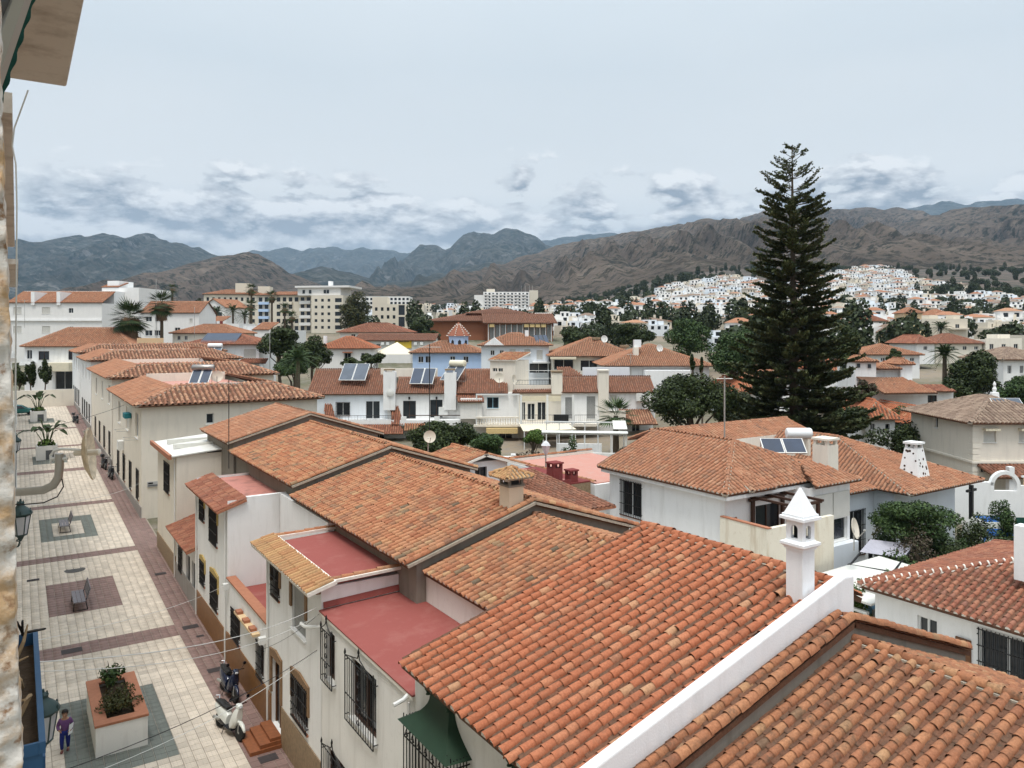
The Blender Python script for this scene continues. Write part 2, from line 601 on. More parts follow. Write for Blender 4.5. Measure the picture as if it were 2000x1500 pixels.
def np_mesh(name, V, Fq, mat, parent=None, smooth=None):
    """V (n,3), Fq (m,k) all faces with k corners"""
    me = bpy.data.meshes.new(name)
    m, k = Fq.shape
    me.vertices.add(len(V))
    me.vertices.foreach_set('co', np.ascontiguousarray(V, dtype=np.float32).ravel())
    me.loops.add(m * k)
    me.loops.foreach_set('vertex_index', np.ascontiguousarray(Fq, dtype=np.int32).ravel())
    me.polygons.add(m)
    me.polygons.foreach_set('loop_start', np.arange(0, m * k, k, dtype=np.int32))
    if smooth is not None:
        me.polygons.foreach_set('use_smooth', np.ascontiguousarray(smooth, dtype=bool))
    if mat:
        me.materials.append(mat)
    me.update(calc_edges=True)
    return link(name, me, parent)


def stamp(name, tv, tf, A, mat, parent=None, smooth=None):
    """copies of a template, one for each 3x4 matrix in A, joined in one mesh"""
    tv = np.asarray(tv, float)
    tf = np.asarray(tf, int)
    A = np.asarray(A, float)
    n, k = len(A), len(tv)
    V = np.einsum('nij,kj->nki', A[:, :, :3], tv) + A[:, None, :, 3]
    Fq = (tf[None] + (np.arange(n) * k)[:, None, None]).reshape(-1, tf.shape[1])
    sm = None if smooth is None else np.tile(np.asarray(smooth, bool), n)
    return np_mesh(name, V.reshape(-1, 3), Fq, mat, parent, sm)


def frame3(o, ex, ey, ez):
    return np.stack([np.asarray(ex, float), np.asarray(ey, float), np.asarray(ez, float), np.asarray(o, float)], axis=1)

# ------------------------------------------------------------------ clay tile roofs


def cap_template(p, e, seg):
    r0, r1, L = .325 * p, .285 * p, e * 1.25
    vs = []
    for r, y, dz in ((r0, 0, .014 * p / .26), (r1, L, 0)):
        for i in range(seg + 1):
            w = math.pi * i / seg
            vs.append((r * math.cos(w), y, r * 1.12 * math.sin(w) + dz))
    k = seg + 1
    fs = [(i, k + i, k + i + 1, i + 1) for i in range(seg)]
    sm = [True] * seg
    return vs, fs, sm


def chan_template(p, e):
    w, L = .30 * p, e * 1.1
    vs = []
    for y, dz in ((0, .05 * p), (L, .0)):
        for x, z in ((-w, .16 * p), (-w * .45, .03 * p), (w * .45, .03 * p), (w, .16 * p)):
            vs.append((x, y, z + dz))
    return vs, [(i, i + 1, 4 + i + 1, 4 + i) for i in range(3)]


def inside(poly, s, t):
    ins = np.zeros(s.shape, bool)
    n = len(poly)
    for i in range(n):
        x0, y0 = poly[i]
        x1, y1 = poly[(i + 1) % n]
        c = ((y0 > t) != (y1 > t)) & (s < (x1 - x0) * (t - y0) / ((y1 - y0) if y1 != y0 else 1e-9) + x0)
        ins ^= c
    return ins


TILE_MESH = {}


class Roof:
    """deck, cap tiles (the nearest as single objects), channels and ridge tiles of one house"""

    def __init__(self, house, mat, p=.265, e=.36, parts=0, chan=False, seg=5, deck=None, th=.10, jit=.008, plug=False):
        self.plug, self.E = plug, []
        self.h, self.mat, self.p, self.e, self.parts, self.chan, self.seg, self.th, self.jit = house, mat, p, e, parts, chan, seg, th, jit
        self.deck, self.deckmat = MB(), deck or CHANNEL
        self.A, self.C, self.R, self.M = [], [], [], MB()

    def plane(self, poly, T=None, lip=.05):
        P = [Vector(q) if T is None else T @ Vector(q) for q in poly]
        ex = (P[1] - P[0]).normalized()
        n = (P[1] - P[0]).cross(P[2] - P[0]).normalized()
        if n.z < 0:
            n = -n
        es = n.cross(ex)
        if es.z < 0:
            es = -es
        exr = es.cross(n)
        p2 = [((q - P[0]).dot(exr), (q - P[0]).dot(es)) for q in P]
        smin, smax = min(q[0] for q in p2), max(q[0] for q in p2)
        tmax = max(q[1] for q in p2)
        self.deck.slab(P, self.th)
        nc = max(1, round((smax - smin) / self.p))
        pw = (smax - smin) / nc
        cols = smin + pw * (np.arange(nc) + .5)
        rows = np.arange(-lip, tmax, self.e)
        S, Tt = np.meshgrid(cols, rows)
        ok = inside(p2, S.ravel(), np.maximum(Tt.ravel() + self.e * .5, .02))
        s, t = S.ravel()[ok], Tt.ravel()[ok]
        self._put(self.A, P[0], exr, es, n, s, t, .012 + .02 * self.p)
        if self.plug:
            k = t < -lip + .01
            self._put(self.E, P[0], exr, es, n, s[k], t[k] + .02, .012 + .02 * self.p)
        if self.chan:
            cs = smin + pw * np.arange(nc + 1)
            S, Tt = np.meshgrid(cs, rows + self.e * .5)
            ok = inside(p2, S.ravel(), np.maximum(Tt.ravel() + self.e * .5, .02))
            self._put(self.C, P[0], exr, es, n, S.ravel()[ok], Tt.ravel()[ok], .006)
        return self

    def _put(self, L, o, ex, es, n, s, t, h):
        o, ex, es, n = (np.array(q) for q in (o, ex, es, n))
        k = len(s)
        if not k:
            return
        a = rng.normal(0, .016, k)
        j = rng.normal(0, self.jit, (k, 2)) * self.p / .26
        slip = rng.random(k) < .018          # a few tiles have slipped or turned
        a = a + slip * rng.normal(0, .12, k)
        j[:, 1] -= slip * rng.random(k) * .07
        ca, sa = np.cos(a)[:, None], np.sin(a)[:, None]
        E1 = ex * ca + es * sa
        E2 = es * ca - ex * sa
        O = o + ex * (s + j[:, 0])[:, None] + es * (t + j[:, 1])[:, None] + n * (h + rng.normal(0, .003, k))[:, None]
        L.append(np.stack([E1, E2, np.repeat(n[None], k, 0), O], axis=2))

    def ridge(self, a, b, T=None, w=1.25, lift=.03, mortar=True, joints=False):
        a, b = (Vector(q) if T is None else T @ Vector(q) for q in (a, b))
        if b.z < a.z:
            a, b = b, a
        d = (b - a)
        L = d.length
        es = d.normalized()
        ex = es.cross(Vector((0, 0, 1))).normalized()
        n = ex.cross(es).normalized()
        k = max(1, round(L / (self.e * 1.05)))
        st = L / k
        for i in range(k):
            o = a + es * (st * i) + n * (lift + random.gauss(0, .006)) + ex * random.gauss(0, .006)
            self.R.append(frame3(o, ex * w, es * (st / self.e), n * w))
            if joints:
                r = self.p * .40 * w
                q = [a + es * (st * i - .02) + ex * (r * math.cos(t)) + n * (lift + .01 + r * 1.15 * math.sin(t)) for t in np.linspace(0, math.pi, 6)]
                self.M.add(q + [p + es * .05 for p in q], [(j, j + 1, j + 7, j + 6) for j in range(5)] + [(0, 1, 4, 5), (1, 2, 3, 4)])
        if mortar:
            self.M.slab([a + ex * self.p * .5 + n * .02, a - ex * self.p * .5 + n * .02, b - ex * self.p * .5 + n * .02, b + ex * self.p * .5 + n * .02], .08)
        return self

    def finish(self, name='roof', mortar=None):
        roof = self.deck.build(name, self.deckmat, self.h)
        A = np.concatenate(self.A + ([np.array(self.R)] if self.R else [])) if (self.A or self.R) else np.zeros((0, 3, 4))
        dist = np.linalg.norm(A[:, :, 3] - np.array([0, 0, EYE]), axis=1)
        o = np.argsort(dist)
        A = A[o]
        near = self.parts
        if near:
            key = (self.p, self.e, self.mat.name)
            if key not in TILE_MESH:
                v, f, sm = cap_template(self.p, self.e, 9)
                me = bpy.data.meshes.new('tile')
                me.from_pydata(v, [], f)
                me.polygons.foreach_set('use_smooth', sm)
                me.materials.append(self.mat)
                TILE_MESH[key] = me
            # only tiles that face the picture are worth single objects
            vis = []
            for i in range(len(A)):
                x, y, z = A[i, :, 3]
                d = x * SA + y * CA
                if d > 1:
                    u, v = CU + FPX * (x * CA - y * SA) / d, HV - FPX * (z - EYE) / d
                    nrm = A[i, :, 2]
                    if -20 < u < 2020 and v < 1520 and nrm.dot(np.array([x, y, z - EYE])) < 0:
                        vis.append(i)
                if len(vis) >= near:
                    break
            for i in vis:
                t = bpy.data.objects.new('tile', TILE_MESH[key])
                COL.objects.link(t)
                t.parent = roof
                m = A[i]
                t.matrix_basis = Matrix([list(m[0]), list(m[1]), list(m[2]), [0, 0, 0, 1]])
            A = np.delete(A, vis, axis=0)
        if len(A):
            v, f, sm = cap_template(self.p, self.e, self.seg)
            tag(stamp('tile_field', v, f, A, self.mat, roof, sm), kind='stuff')
        if self.C:
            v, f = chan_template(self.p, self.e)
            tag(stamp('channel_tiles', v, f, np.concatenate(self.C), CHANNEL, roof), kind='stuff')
        if self.E:            # white mortar stopping the open ends along the eave
            r = .31 * self.p
            v = [(r * math.cos(math.pi * i / 5), 0, r * 1.12 * math.sin(math.pi * i / 5) + .01) for i in range(6)]
            tag(stamp('eave_mortar', v, [(0, 1, 4, 5), (1, 2, 3, 4)], np.concatenate(self.E), MORTARW, roof), kind='stuff')
        if self.M.v:
            self.M.build('ridge_mortar', mortar or MORTAR, roof)
        return roof


def rect_roof(R, T, x0, x1, y0, y1, z, rise, kind='hip', ridges=True):
    w, dp = x1 - x0, y1 - y0
    xm, ym = (x0 + x1) / 2, (y0 + y1) / 2
    a, b, c, d = (x0, y0, z), (x1, y0, z), (x1, y1, z), (x0, y1, z)
    zr = z + rise
    if kind == 'hip':
        if w >= dp:
            r0, r1 = (x0 + dp / 2, ym, zr), (x1 - dp / 2, ym, zr)
            if w - dp < .3:
                r1 = r0 = (xm, ym, zr)
                R.plane([a, b, r0], T).plane([b, c, r0], T).plane([c, d, r0], T).plane([d, a, r0], T)
            else:
                R.plane([a, b, r1, r0], T).plane([b, c, r1], T).plane([c, d, r0, r1], T).plane([d, a, r0], T)
        else:
            r0, r1 = (xm, y0 + w / 2, zr), (xm, y1 - w / 2, zr)
            R.plane([a, b, r0], T).plane([b, c, r1, r0], T).plane([c, d, r1], T).plane([d, a, r0, r1], T)
        if ridges:
            if w >= dp:
                for p, q in ((a, r0), (d, r0), (b, r1), (c, r1)):
                    R.ridge(p, q, T)
            else:
                for p, q in ((a, r0), (b, r0), (c, r1), (d, r1)):
                    R.ridge(p, q, T)
            if r0 != r1:
                R.ridge(r0, r1, T)
    elif kind == 'gable':          # ridge along local x
        r0, r1 = (x0, ym, zr), (x1, ym, zr)
        R.plane([a, b, r1, r0], T).plane([c, d, r0, r1], T)
        if ridges:
            R.ridge(r0, r1, T)
    elif kind == 'gabley':
        r0, r1 = (xm, y0, zr), (xm, y1, zr)
        R.plane([b, c, r1, r0], T).plane([d, a, r0, r1], T)
        if ridges:
            R.ridge(r0, r1, T)
    elif kind == 'shed':           # rises away from the front
        R.plane([a, b, (x1, y1, zr), (x0, y1, zr)], T)
    return R


# ------------------------------------------------------------------ walls with real openings, windows


def wall_panel(mb, O, ex, W, Hh, ops, nin, reveal=.16, z0=0.0):
    """upright wall from O along ex; ops are (x0, x1, z0, z1) holes with reveals going inwards"""
    O, ex, nin = Vector(O), Vector(ex).normalized(), Vector(nin).normalized()
    up = Vector((0, 0, 1))
    ops = [(max(a, .01), min(b, W - .01), max(c, z0 + .01), min(d, Hh - .01)) for a, b, c, d in ops]
    xs = sorted({0.0, W, *[q for o in ops for q in o[:2]]})
    zs = sorted({z0, Hh, *[q for o in ops for q in o[2:]]})
    P = lambda x, z, k=0.0: O + ex * x + up * z + nin * k
    for xa, xb in zip(xs, xs[1:]):
        for za, zb in zip(zs, zs[1:]):
            if xb - xa < 1e-4 or zb - za < 1e-4:
                continue
            xm, zm = (xa + xb) / 2, (za + zb) / 2
            if any(o[0] < xm < o[1] and o[2] < zm < o[3] for o in ops):
                continue
            mb.quad(P(xa, za), P(xb, za), P(xb, zb), P(xa, zb))
    for a, b, c, d in ops:
        r = reveal
        mb.quad(P(a, c), P(a, d), P(a, d, r), P(a, c, r))
        mb.quad(P(b, c, r), P(b, d, r), P(b, d), P(b, c))
        mb.quad(P(a, d), P(b, d), P(b, d, r), P(a, d, r))
        mb.quad(P(a, c, r), P(b, c, r), P(b, c), P(a, c))


def lbox(mb, O, ex, nin, x0, x1, z0, z1, k0, k1):
    """box on a wall: x along the wall, z up, k inwards"""
    O, ex, nin = Vector(O), Vector(ex), Vector(nin)
    up = Vector((0, 0, 1))
    vs = [O + ex * x + up * z + nin * k for z in (z0, z1) for x, k in ((x0, k0), (x1, k0), (x1, k1), (x0, k1))]
    mb.add(vs, [(0, 3, 2, 1), (4, 5, 6, 7), (0, 1, 5, 4), (1, 2, 6, 5), (2, 3, 7, 6), (3, 0, 4, 7)])


def window(h, O, ex, nin, x0, x1, z0, z1, kind='glass', rev=.16, fmat=None, far=False, sill=True):
    O, ex, nin = Vector(O), Vector(ex).normalized(), Vector(nin).normalized()
    W, H = x1 - x0, z1 - z0
    fmat = fmat or FRAMEW
    if kind == 'dark' or far:
        m = {'shutter': SHUTTER, 'grey': SHUTG}.get(kind, GLASS)
        mb = MB()
        lbox(mb, O, ex, nin, x0 - .02, x1 + .02, z0 - .02, z1 + .02, rev, rev + .05)
        w = mb.build('window', m, h)
        if not far:
            mb = MB()
            for k in range(3):
                x = x0 + W * k / 2
                lbox(mb, O, ex, nin, max(x0, x - .03), min(x1, x + .03), z0, z1, rev - .05, rev - .004)
            mb.build('frame', fmat, w)
        return w
    t = min(.06, W * .09)
    mb = MB()
    k0, k1 = rev - .06, rev - .005
    lbox(mb, O, ex, nin, x0 + .002, x0 + t, z0 + .002, z1 - .002, k0, k1)
    lbox(mb, O, ex, nin, x1 - t, x1 - .002, z0 + .002, z1 - .002, k0, k1)
    lbox(mb, O, ex, nin, x0 + t, x1 - t, z1 - t, z1 - .002, k0, k1)
    lbox(mb, O, ex, nin, x0 + t, x1 - t, z0 + .002, z0 + t, k0, k1)
    if W > .5:
        xm = (x0 + x1) / 2
        lbox(mb, O, ex, nin, xm - t * .6, xm + t * .6, z0 + t, z1 - t, k0 + .004, k1)
    w = mb.build('window', fmat, h)
    mb = MB()
    lbox(mb, O, ex, nin, x0 - .01, x1 + .01, z0 - .01, z1 + .01, rev, rev + .03)
    mb.build('pane', GLASS, w)
    if kind in ('shutter', 'halfshutter', 'grey'):
        mb = MB()
        zb = z0 + (.0 if kind != 'halfshutter' else H * .38)
        n = max(4, int((z1 - zb) / .09))
        for i in range(n):
            za = zb + (z1 - zb) * i / n
            lbox(mb, O, ex, nin, x0 + .01, x1 - .01, za + .006, zb + (z1 - zb) * (i + 1) / n, k0 - .03, k0 - .004)
        mb.build('roller_shutter', SHUTG if kind == 'grey' else SHUTTER, w)
    if kind == 'grille':
        mb = MB()
        n = max(3, int(W / .13))
        for i in range(n + 1):
            x = x0 + W * i / n
            lbox(mb, O, ex, nin, x - .011, x + .011, z0 - .04, z1 + .06, -.075, -.05)
        for q in (.0, .33, .66, 1.0):
            lbox(mb, O, ex, nin, x0 - .05, x1 + .05, z0 + H * q - .014, z0 + H * q + .014, -.082, -.044)
        for x in (x0 - .05, x1 + .03):
            for q in (.12, .88):
                lbox(mb, O, ex, nin, x, x + .025, z0 + H * q, z0 + H * q + .025, -.08, .0)
        mb.build('grille', IRON, w)
    if sill and kind != 'door':
        mb = MB()
        lbox(mb, O, ex, nin, x0 - .06, x1 + .06, z0 - .055, z0 - .003, -.06, .03)
        mb.build('sill', BRICKO if kind == 'grille' else FRAMEW, w)
    return w


def railing(h, P, Q, hgt=.9, step=.14, mat=None, name='railing'):
    P, Q = Vector(P), Vector(Q)
    mb = MB()
    up = Vector((0, 0, hgt))
    mb.tube([P + up, Q + up], .025, 5)
    mb.tube([P + up * .1, Q + up * .1], .018, 4)
    n = max(2, int((Q - P).length / step))
    for i in range(n + 1):
        q = P.lerp(Q, i / n)
        mb.tube([q, q + up], .011 if i % 6 else .022, 4, False)
    return mb.build(name, mat or IRON, h)


def dish(h, c, aim, r, mat, pole=None, name='satellite_dish', label=None):
    """shallow bowl, feed arm, pole; h None makes it a thing of its own"""
    c, aim = Vector(c), Vector(aim).normalized()
    e = h
    if h is None:
        e = thing(name, label, 'satellite dish', pole if pole is not None else c)
        p = e
    mb = MB()
    prof = [(r * q, .26 * r * q * q) for q in (.02, .3, .55, .8, 1.0)] + [(r * q, .26 * r * q * q - .02) for q in (1.0, .55, .02)]
    mb.lathe(c - aim * .1 * r, prof, 24, aim)
    b = mb.build('bowl' if h is None else name, mat, e, True)
    arm = MB()
    low = aim.cross(Vector((0, 0, 1)).cross(aim)).normalized()
    low = low if low.z < 0 else -low
    tip = c + aim * r * 1.0 + low * r * .25
    arm.tube([c + low * r * .95 + aim * .1 * r, tip], .03 * r + .006, 6)
    arm.lathe(tip, [(.02 * r, -.02), (.08 * r, 0), (.08 * r, .18 * r), (.03 * r, .2 * r)], 8, -aim)
    arm.build('feed_arm', METALG, e if h is None else b)
    if pole is not None:
        q = MB()
        q.tube([Vector(pole), Vector((pole[0], pole[1], c.z - r * .2)), c - aim * .06], .028, 6)
        q.build('pole', METALG, e if h is None else b)
    return e


def box_part(h, name, a, b, mat, T=None):
    return MB(T).box(a, b).build(name, mat, h)


def rot_frame(o, yaw=0.0):
    """local x to camera right, local y away from the camera, turned by yaw (degrees, counter-clockwise)"""
    return Matrix.Translation(o) @ Matrix.Rotation(-YAW + math.radians(yaw), 4, 'Z')


class Front:
    """a building that faces the viewer: measured in pixels of the photograph at its real distance"""

    def __init__(self, name, label, cat, u0, u1, ve, vb, d, depth=8.0, yaw=0.0, wall=None, group=None, foot=2.0, far=False, plinth=None):
        self.k = d / FPX
        o = at_d(u0, vb, d)
        self.o, self.u0, self.vb, self.far = o, u0, vb, far
        self.T = rot_frame(o, yaw)
        self.W = (u1 - u0) * self.k / math.cos(math.radians(yaw))
        self.kx = self.k / math.cos(math.radians(yaw))
        self.H = (vb - ve) * self.k
        self.D = depth
        mid = self.T @ Vector((self.W / 2, depth / 2, 0))
        self.h = thing(name, label, cat, (mid.x, mid.y, o.z), group)
        self.wallmat = wall or WHITE
        self.ops = {'front': [], 'left': [], 'right': []}
        self.kinds = {'front': [], 'left': [], 'right': []}
        self.foot = foot
        self.mb = MB()

    def P(self, x, y, z):
        return self.T @ Vector((x, y, z))

    def win(self, u0, v0, u1, v1, kind='glass', fmat=None):
        q = ((u0 - self.u0) * self.kx, (u1 - self.u0) * self.kx, (self.vb - v1) * self.k, (self.vb - v0) * self.k)
        self.ops['front'].append(q)
        self.kinds['front'].append((kind, fmat))
        return self

    def grid(self, u0, u1, n, v0, v1, m, w=.55, hh=.55, kind='dark', skip=()):
        du, dv = (u1 - u0) / n, (v1 - v0) / m
        for j in range(m):
            for i in range(n):
                if (i, j) in skip:
                    continue
                a, b = u0 + du * (i + .5 - w / 2), v0 + dv * (j + .5 - hh / 2)
                self.win(a, b, a + du * w, b + dv * hh, kind)
        return self

    def side(self, which, x0, x1, z0, z1, kind='dark'):
        self.ops[which].append((x0, x1, z0, z1))
        self.kinds[which].append((kind, None))
        return self

    def walls(self, rev=.18, top=None):
        W, D, H, T = self.W, self.D, self.H, self.T
        R3 = T.to_3x3()
        ex, ey = R3 @ Vector((1, 0, 0)), R3 @ Vector((0, 1, 0))
        sides = {'front': (self.P(0, 0, 0), ex, W, ey), 'left': (self.P(0, D, 0), -ey, D, ex), 'right': (self.P(W, 0, 0), ey, D, -ex)}
        mb = self.mb
        for s, (O, e, L, nin) in sides.items():
            wall_panel(mb, O, e, L, H, self.ops[s], nin, rev, -self.foot)
        mb.quad(self.P(0, D, -self.foot), self.P(0, D, H), self.P(W, D, H), self.P(W, D, -self.foot))
        mb.quad(self.P(0, 0, H), self.P(W, 0, H), self.P(W, D, H), self.P(0, D, H))
        wall = mb.build('wall', self.wallmat, self.h)
        for s, (O, e, L, nin) in sides.items():
            for q, (kind, fm) in zip(self.ops[s], self.kinds[s]):
                window(self.h, O, e, nin, *q, kind=kind, rev=rev, fmat=fm, far=self.far)
        return wall

    def roof(self, kind='hip', rise=1.5, mat=None, over=.4, p=.27, e=.38, parts=0, ridges=True, seg=3, deck=None, z=None, x0=None, x1=None, y0=None, y1=None, chan=False):
        R = Roof(self.h, mat or T_ORANGE, p, e, parts, chan, seg, deck or CHANNEL)
        rect_roof(R, self.T, (-over if x0 is None else x0), (self.W + over if x1 is None else x1), (-over if y0 is None else y0), (self.D + over if y1 is None else y1), (self.H if z is None else z) + .1, rise, kind, ridges)
        if kind in ('gable', 'gabley'):
            W, D, H = self.W, self.D, self.H
            for q in (0, 1):
                g = MB(self.T)
                if kind == 'gable':
                    g.add([(q * W, 0, H), (q * W, D, H), (q * W, D / 2, H + rise)], [(0, 1, 2)])
                else:
                    g.add([(0, q * D, H), (W, q * D, H), (W / 2, q * D, H + rise)], [(0, 1, 2)])
                g.build('gable_wall', self.wallmat, self.h)
        return R.finish()

    def box(self, name, u0, u1, v0, v1, y0, y1, mat):
        """box given by pixels across and up, metres in depth"""
        return box_part(self.h, name, ((u0 - self.u0) * self.kx, y0, (self.vb - v1) * self.k), ((u1 - self.u0) * self.kx, y1, (self.vb - v0) * self.k), mat, self.T)

    def pt(self, u, v, y=0.0):
        return self.P((u - self.u0) * self.kx, y, (self.vb - v) * self.k)

# ------------------------------------------------------------------ ground sheet to the horizon


def build_ground():
    ds = [-60, -30, -10, 0] + list(np.arange(6, 150, 4.0)) + list(np.geomspace(150, 14000, 60))
    ts = np.linspace(-1.5, 1.5, 121)
    V, Fq = [], []
    for d in ds:
        for t in ts:
            l = t * (max(d, 0) + 90)
            x, y = d * SA + l * CA, d * CA - l * SA
            u, _ = pix_of(x, y)
            z = ground_z(x, y) if d > 1 else 0.0
            if d > 160:
                z += (mnoise.noise(Vector((x * .006, y * .006, 0))) * 3 + mnoise.noise(Vector((x * .02, y * .02, 3))) * 1.0) * smooth(160, 500, d)
            V.append((x, y, z - .07))
    n = len(ts)
    for i in range(len(ds) - 1):
        for j in range(n - 1):
            Fq.append((i * n + j, i * n + j + 1, (i + 1) * n + j + 1, (i + 1) * n + j))
    m, nt, b = new_mat('dry_ground')
    p = pos(nt)
    c = mixc(nt, ramp(nt, tex(nt, p, .05, 8, .6), [(.4, (0, 0, 0)), (.6, (1, 1, 1))]), (.23, .18, .125), (.075, .082, .038))
    c = mixc(nt, ramp(nt, tex(nt, p, .9, 5), [(.45, (0, 0, 0)), (.7, (1, 1, 1))]), c, (.20, .17, .14))
    sxyz = N(nt, 'ShaderNodeSeparateXYZ')
    nt.links.new(p, sxyz.inputs[0])
    c = mixc(nt, fmath(nt, 'MULTIPLY', fmath(nt, 'SUBTRACT', sxyz.outputs[2], 22.0), .05, True), c, mixc(nt, ramp(nt, tex(nt, p, .04, 6, .7), [(.48, (0, 0, 0)), (.56, (1, 1, 1))]), (.10, .072, .054), (.02, .024, .012)))
    nt.links.new(c, b.inputs['Base Color'])
    b.inputs['Roughness'].default_value = 1
    bump(nt, b, tex(nt, p, 2, 6), .5, .2)
    o = np_mesh('ground', np.array(V), np.array(Fq), m, None, np.ones(len(Fq), bool))
    tag(o, 'dry ground rising gently from the streets to the foot of the hills', kind='structure')


build_ground()

# ------------------------------------------------------------------ hills and mountains


def hill_mat(name, bare, bush, rock, bushscale, cover):
    m, nt, b = new_mat(name)
    p = pos(nt)
    g = N(nt, 'ShaderNodeNewGeometry')
    base = mixc(nt, ramp(nt, tex(nt, p, .0045, 9, .66), [(.3, (0, 0, 0)), (.7, (1, 1, 1))]), sc3(bare, .55), sc3(bare, 1.45))
    rk = ramp(nt, tex(nt, p, .011, 8, .7), [(.54, (0, 0, 0)), (.66, (1, 1, 1))])
    base = mixc(nt, fmath(nt, 'MULTIPLY', rk, .8), base, rock)
    bs = ramp(nt, tex(nt, p, bushscale, 5, .75), [(cover, (0, 0, 0)), (cover + .07, (1, 1, 1))])
    big = ramp(nt, tex(nt, p, .0028, 5, .6), [(.36, (.55, .55, .55)), (.62, (1, 1, 1))])
    c = mixc(nt, fmath(nt, 'MULTIPLY', bs, big), base, bush)
    nt.links.new(c, b.inputs['Base Color'])
    b.inputs['Roughness'].default_value = 1
    b.inputs['Specular IOR Level'].default_value = .05
    bump(nt, b, fmath(nt, 'ADD', tex(nt, p, bushscale * .6, 8, .7), tex(nt, p, .006, 8, .7)), 1.0, 30)
    return m


HILL_BROWN = hill_mat('brown_scrub_hillside', (.135, .104, .080), (.018, .021, .011), (.24, .19, .145), .042, .495)
HILL_DARK = hill_mat('green_scrub_mountain', (.066, .066, .056), (.012, .020, .014), (.20, .19, .18), .024, .47)


def mountain(name, label, prof, d, front, back, amp, mat, du=5, ns=46, seed=0, spur=.012, zbase=None, jag=10):
    us = np.arange(prof[0][0], prof[-1][0] + du, du)
    V, Fq = [], []
    ss = np.concatenate([np.linspace(-1, 0, ns), np.linspace(0, 1, 9)[1:]])
    for u in us:
        v = lerp_table(prof, u)
        hc = EYE + d * (HV - v) / FPX
        hc += (mnoise.fractal(Vector((u * .03, seed * 7.1, 0)), 1.0, 2.1, 5)) * jag
        l = (u - CU) / FPX * d
        for s in ss:
            dd = d + (s * front if s < 0 else s * back)
            gx, gy = dd * SA + l * CA, dd * CA - l * SA
            zb = ground_z(gx, gy) - 6 if zbase is None else zbase
            a = abs(s)
            sh = (1 - a) ** 1.12 if s < 0 else (1 - a)
            # spurs and gullies run down the slope
            q = Vector((u * spur + seed * 3.3 + .6 * mnoise.noise(Vector((u * .01, s * 2, seed))), s * 1.15, seed))
            rid = 1 - abs(mnoise.noise(q)) * 2
            rid2 = 1 - abs(mnoise.noise(Vector((u * spur * 3.1, s * 3.2, seed + 9)))) * 2
            rid3 = mnoise.fractal(Vector((gx * .004, gy * .004, seed)), .9, 2.1, 5)
            k = min(1.0, a * 2.2) * min(1.0, (1 - a) * 3) if s < 0 else a * .5
            z = zb + (hc - zb) * sh + amp * 1.25 * k * min(1.0, max(0.0, hc - zb) / 380) * (rid * .70 + rid2 * .34 + rid3 * .36 - .62)
            V.append((gx, gy, z))
    n = len(ss)
    for i in range(len(us) - 1):
        for j in range(n - 1):
            Fq.append((i * n + j, (i + 1) * n + j, (i + 1) * n + j + 1, i * n + j + 1))
    o = np_mesh(name, np.array(V), np.array(Fq), mat, None, np.ones(len(Fq), bool))
    return tag(o, label, kind='structure')


mountain('mountain', 'broad blue-grey mountain behind the left part of the town', [(-420, 560), (-200, 548), (-60, 528), (0, 518), (40, 500), (100, 478), (150, 463), (190, 456), (215, 458), (240, 463), (270, 459), (300, 458), (330, 472), (370, 480), (420, 494), (460, 512), (540, 545), (640, 590)], 5200, 2600, 700, 130, HILL_DARK, seed=1, jag=22, spur=.010)
mountain('mountain', 'dark far ridge whose top disappears in the clouds left of centre', [(380, 520), (450, 500), (500, 488), (560, 487), (620, 485), (700, 484), (760, 488), (830, 500), (900, 540)], 9500, 3500, 700, 210, HILL_DARK, seed=2, jag=40, spur=.014)
mountain('mountain', 'steep double peak in the middle of the skyline', [(700, 585), (740, 545), (790, 505), (820, 480), (850, 478), (868, 486), (880, 480), (905, 458), (925, 450), (945, 452), (965, 458), (985, 448), (1010, 446), (1035, 458), (1060, 472), (1100, 490), (1180, 520), (1300, 570)], 6200, 2600, 700, 190, HILL_DARK, seed=3, jag=26, spur=.014)
mountain('mountain', 'long faint blue ridge behind the brown hill right of the double peak', [(980, 500), (1040, 474), (1090, 466), (1130, 459), (1190, 455), (1260, 462), (1360, 490), (1500, 540)], 9800, 3000, 700, 160, HILL_DARK, seed=4, jag=26)
mountain('mountain', 'blue mountain showing over the brown hills at the far right', [(1480, 470), (1600, 425), (1700, 412), (1760, 411), (1800, 402), (1840, 391), (1865, 396), (1900, 398), (1940, 392), (1965, 388), (2000, 390), (2080, 402), (2250, 430), (2500, 480)], 8200, 2600, 700, 200, HILL_DARK, seed=5, jag=26)
mountain('hill', 'low dark foothill between the left mountain and the double peak', [(430, 590), (520, 552), (570, 532), (610, 526), (650, 521), (690, 536), (740, 552), (800, 548), (860, 535), (920, 520), (980, 512), (1060, 520), (1160, 560), (1260, 600)], 3900, 1700, 1500, 110, HILL_DARK, seed=6, jag=16)
mountain('hill', 'rounded brown hill behind the palm trees on the left', [(230, 600), (290, 562), (330, 541), (370, 522), (400, 507), (430, 499), (460, 497), (490, 494), (505, 496), (530, 508), (560, 530), (610, 552), (680, 580), (760, 605)], 2500, 1000, 900, 60, HILL_BROWN, seed=7, jag=9, spur=.02)
mountain('hill', 'dark crest of the hills behind the araucaria tree', [(1250, 500), (1340, 455), (1420, 437), (1450, 425), (1490, 413), (1540, 405), (1580, 410), (1620, 407), (1660, 408), (1690, 403), (1720, 410), (1755, 408), (1790, 428), (1830, 440), (1900, 470), (2000, 520), (2100, 560)], 3900, 1700, 1400, 150, HILL_BROWN, seed=8, jag=13, spur=.014)
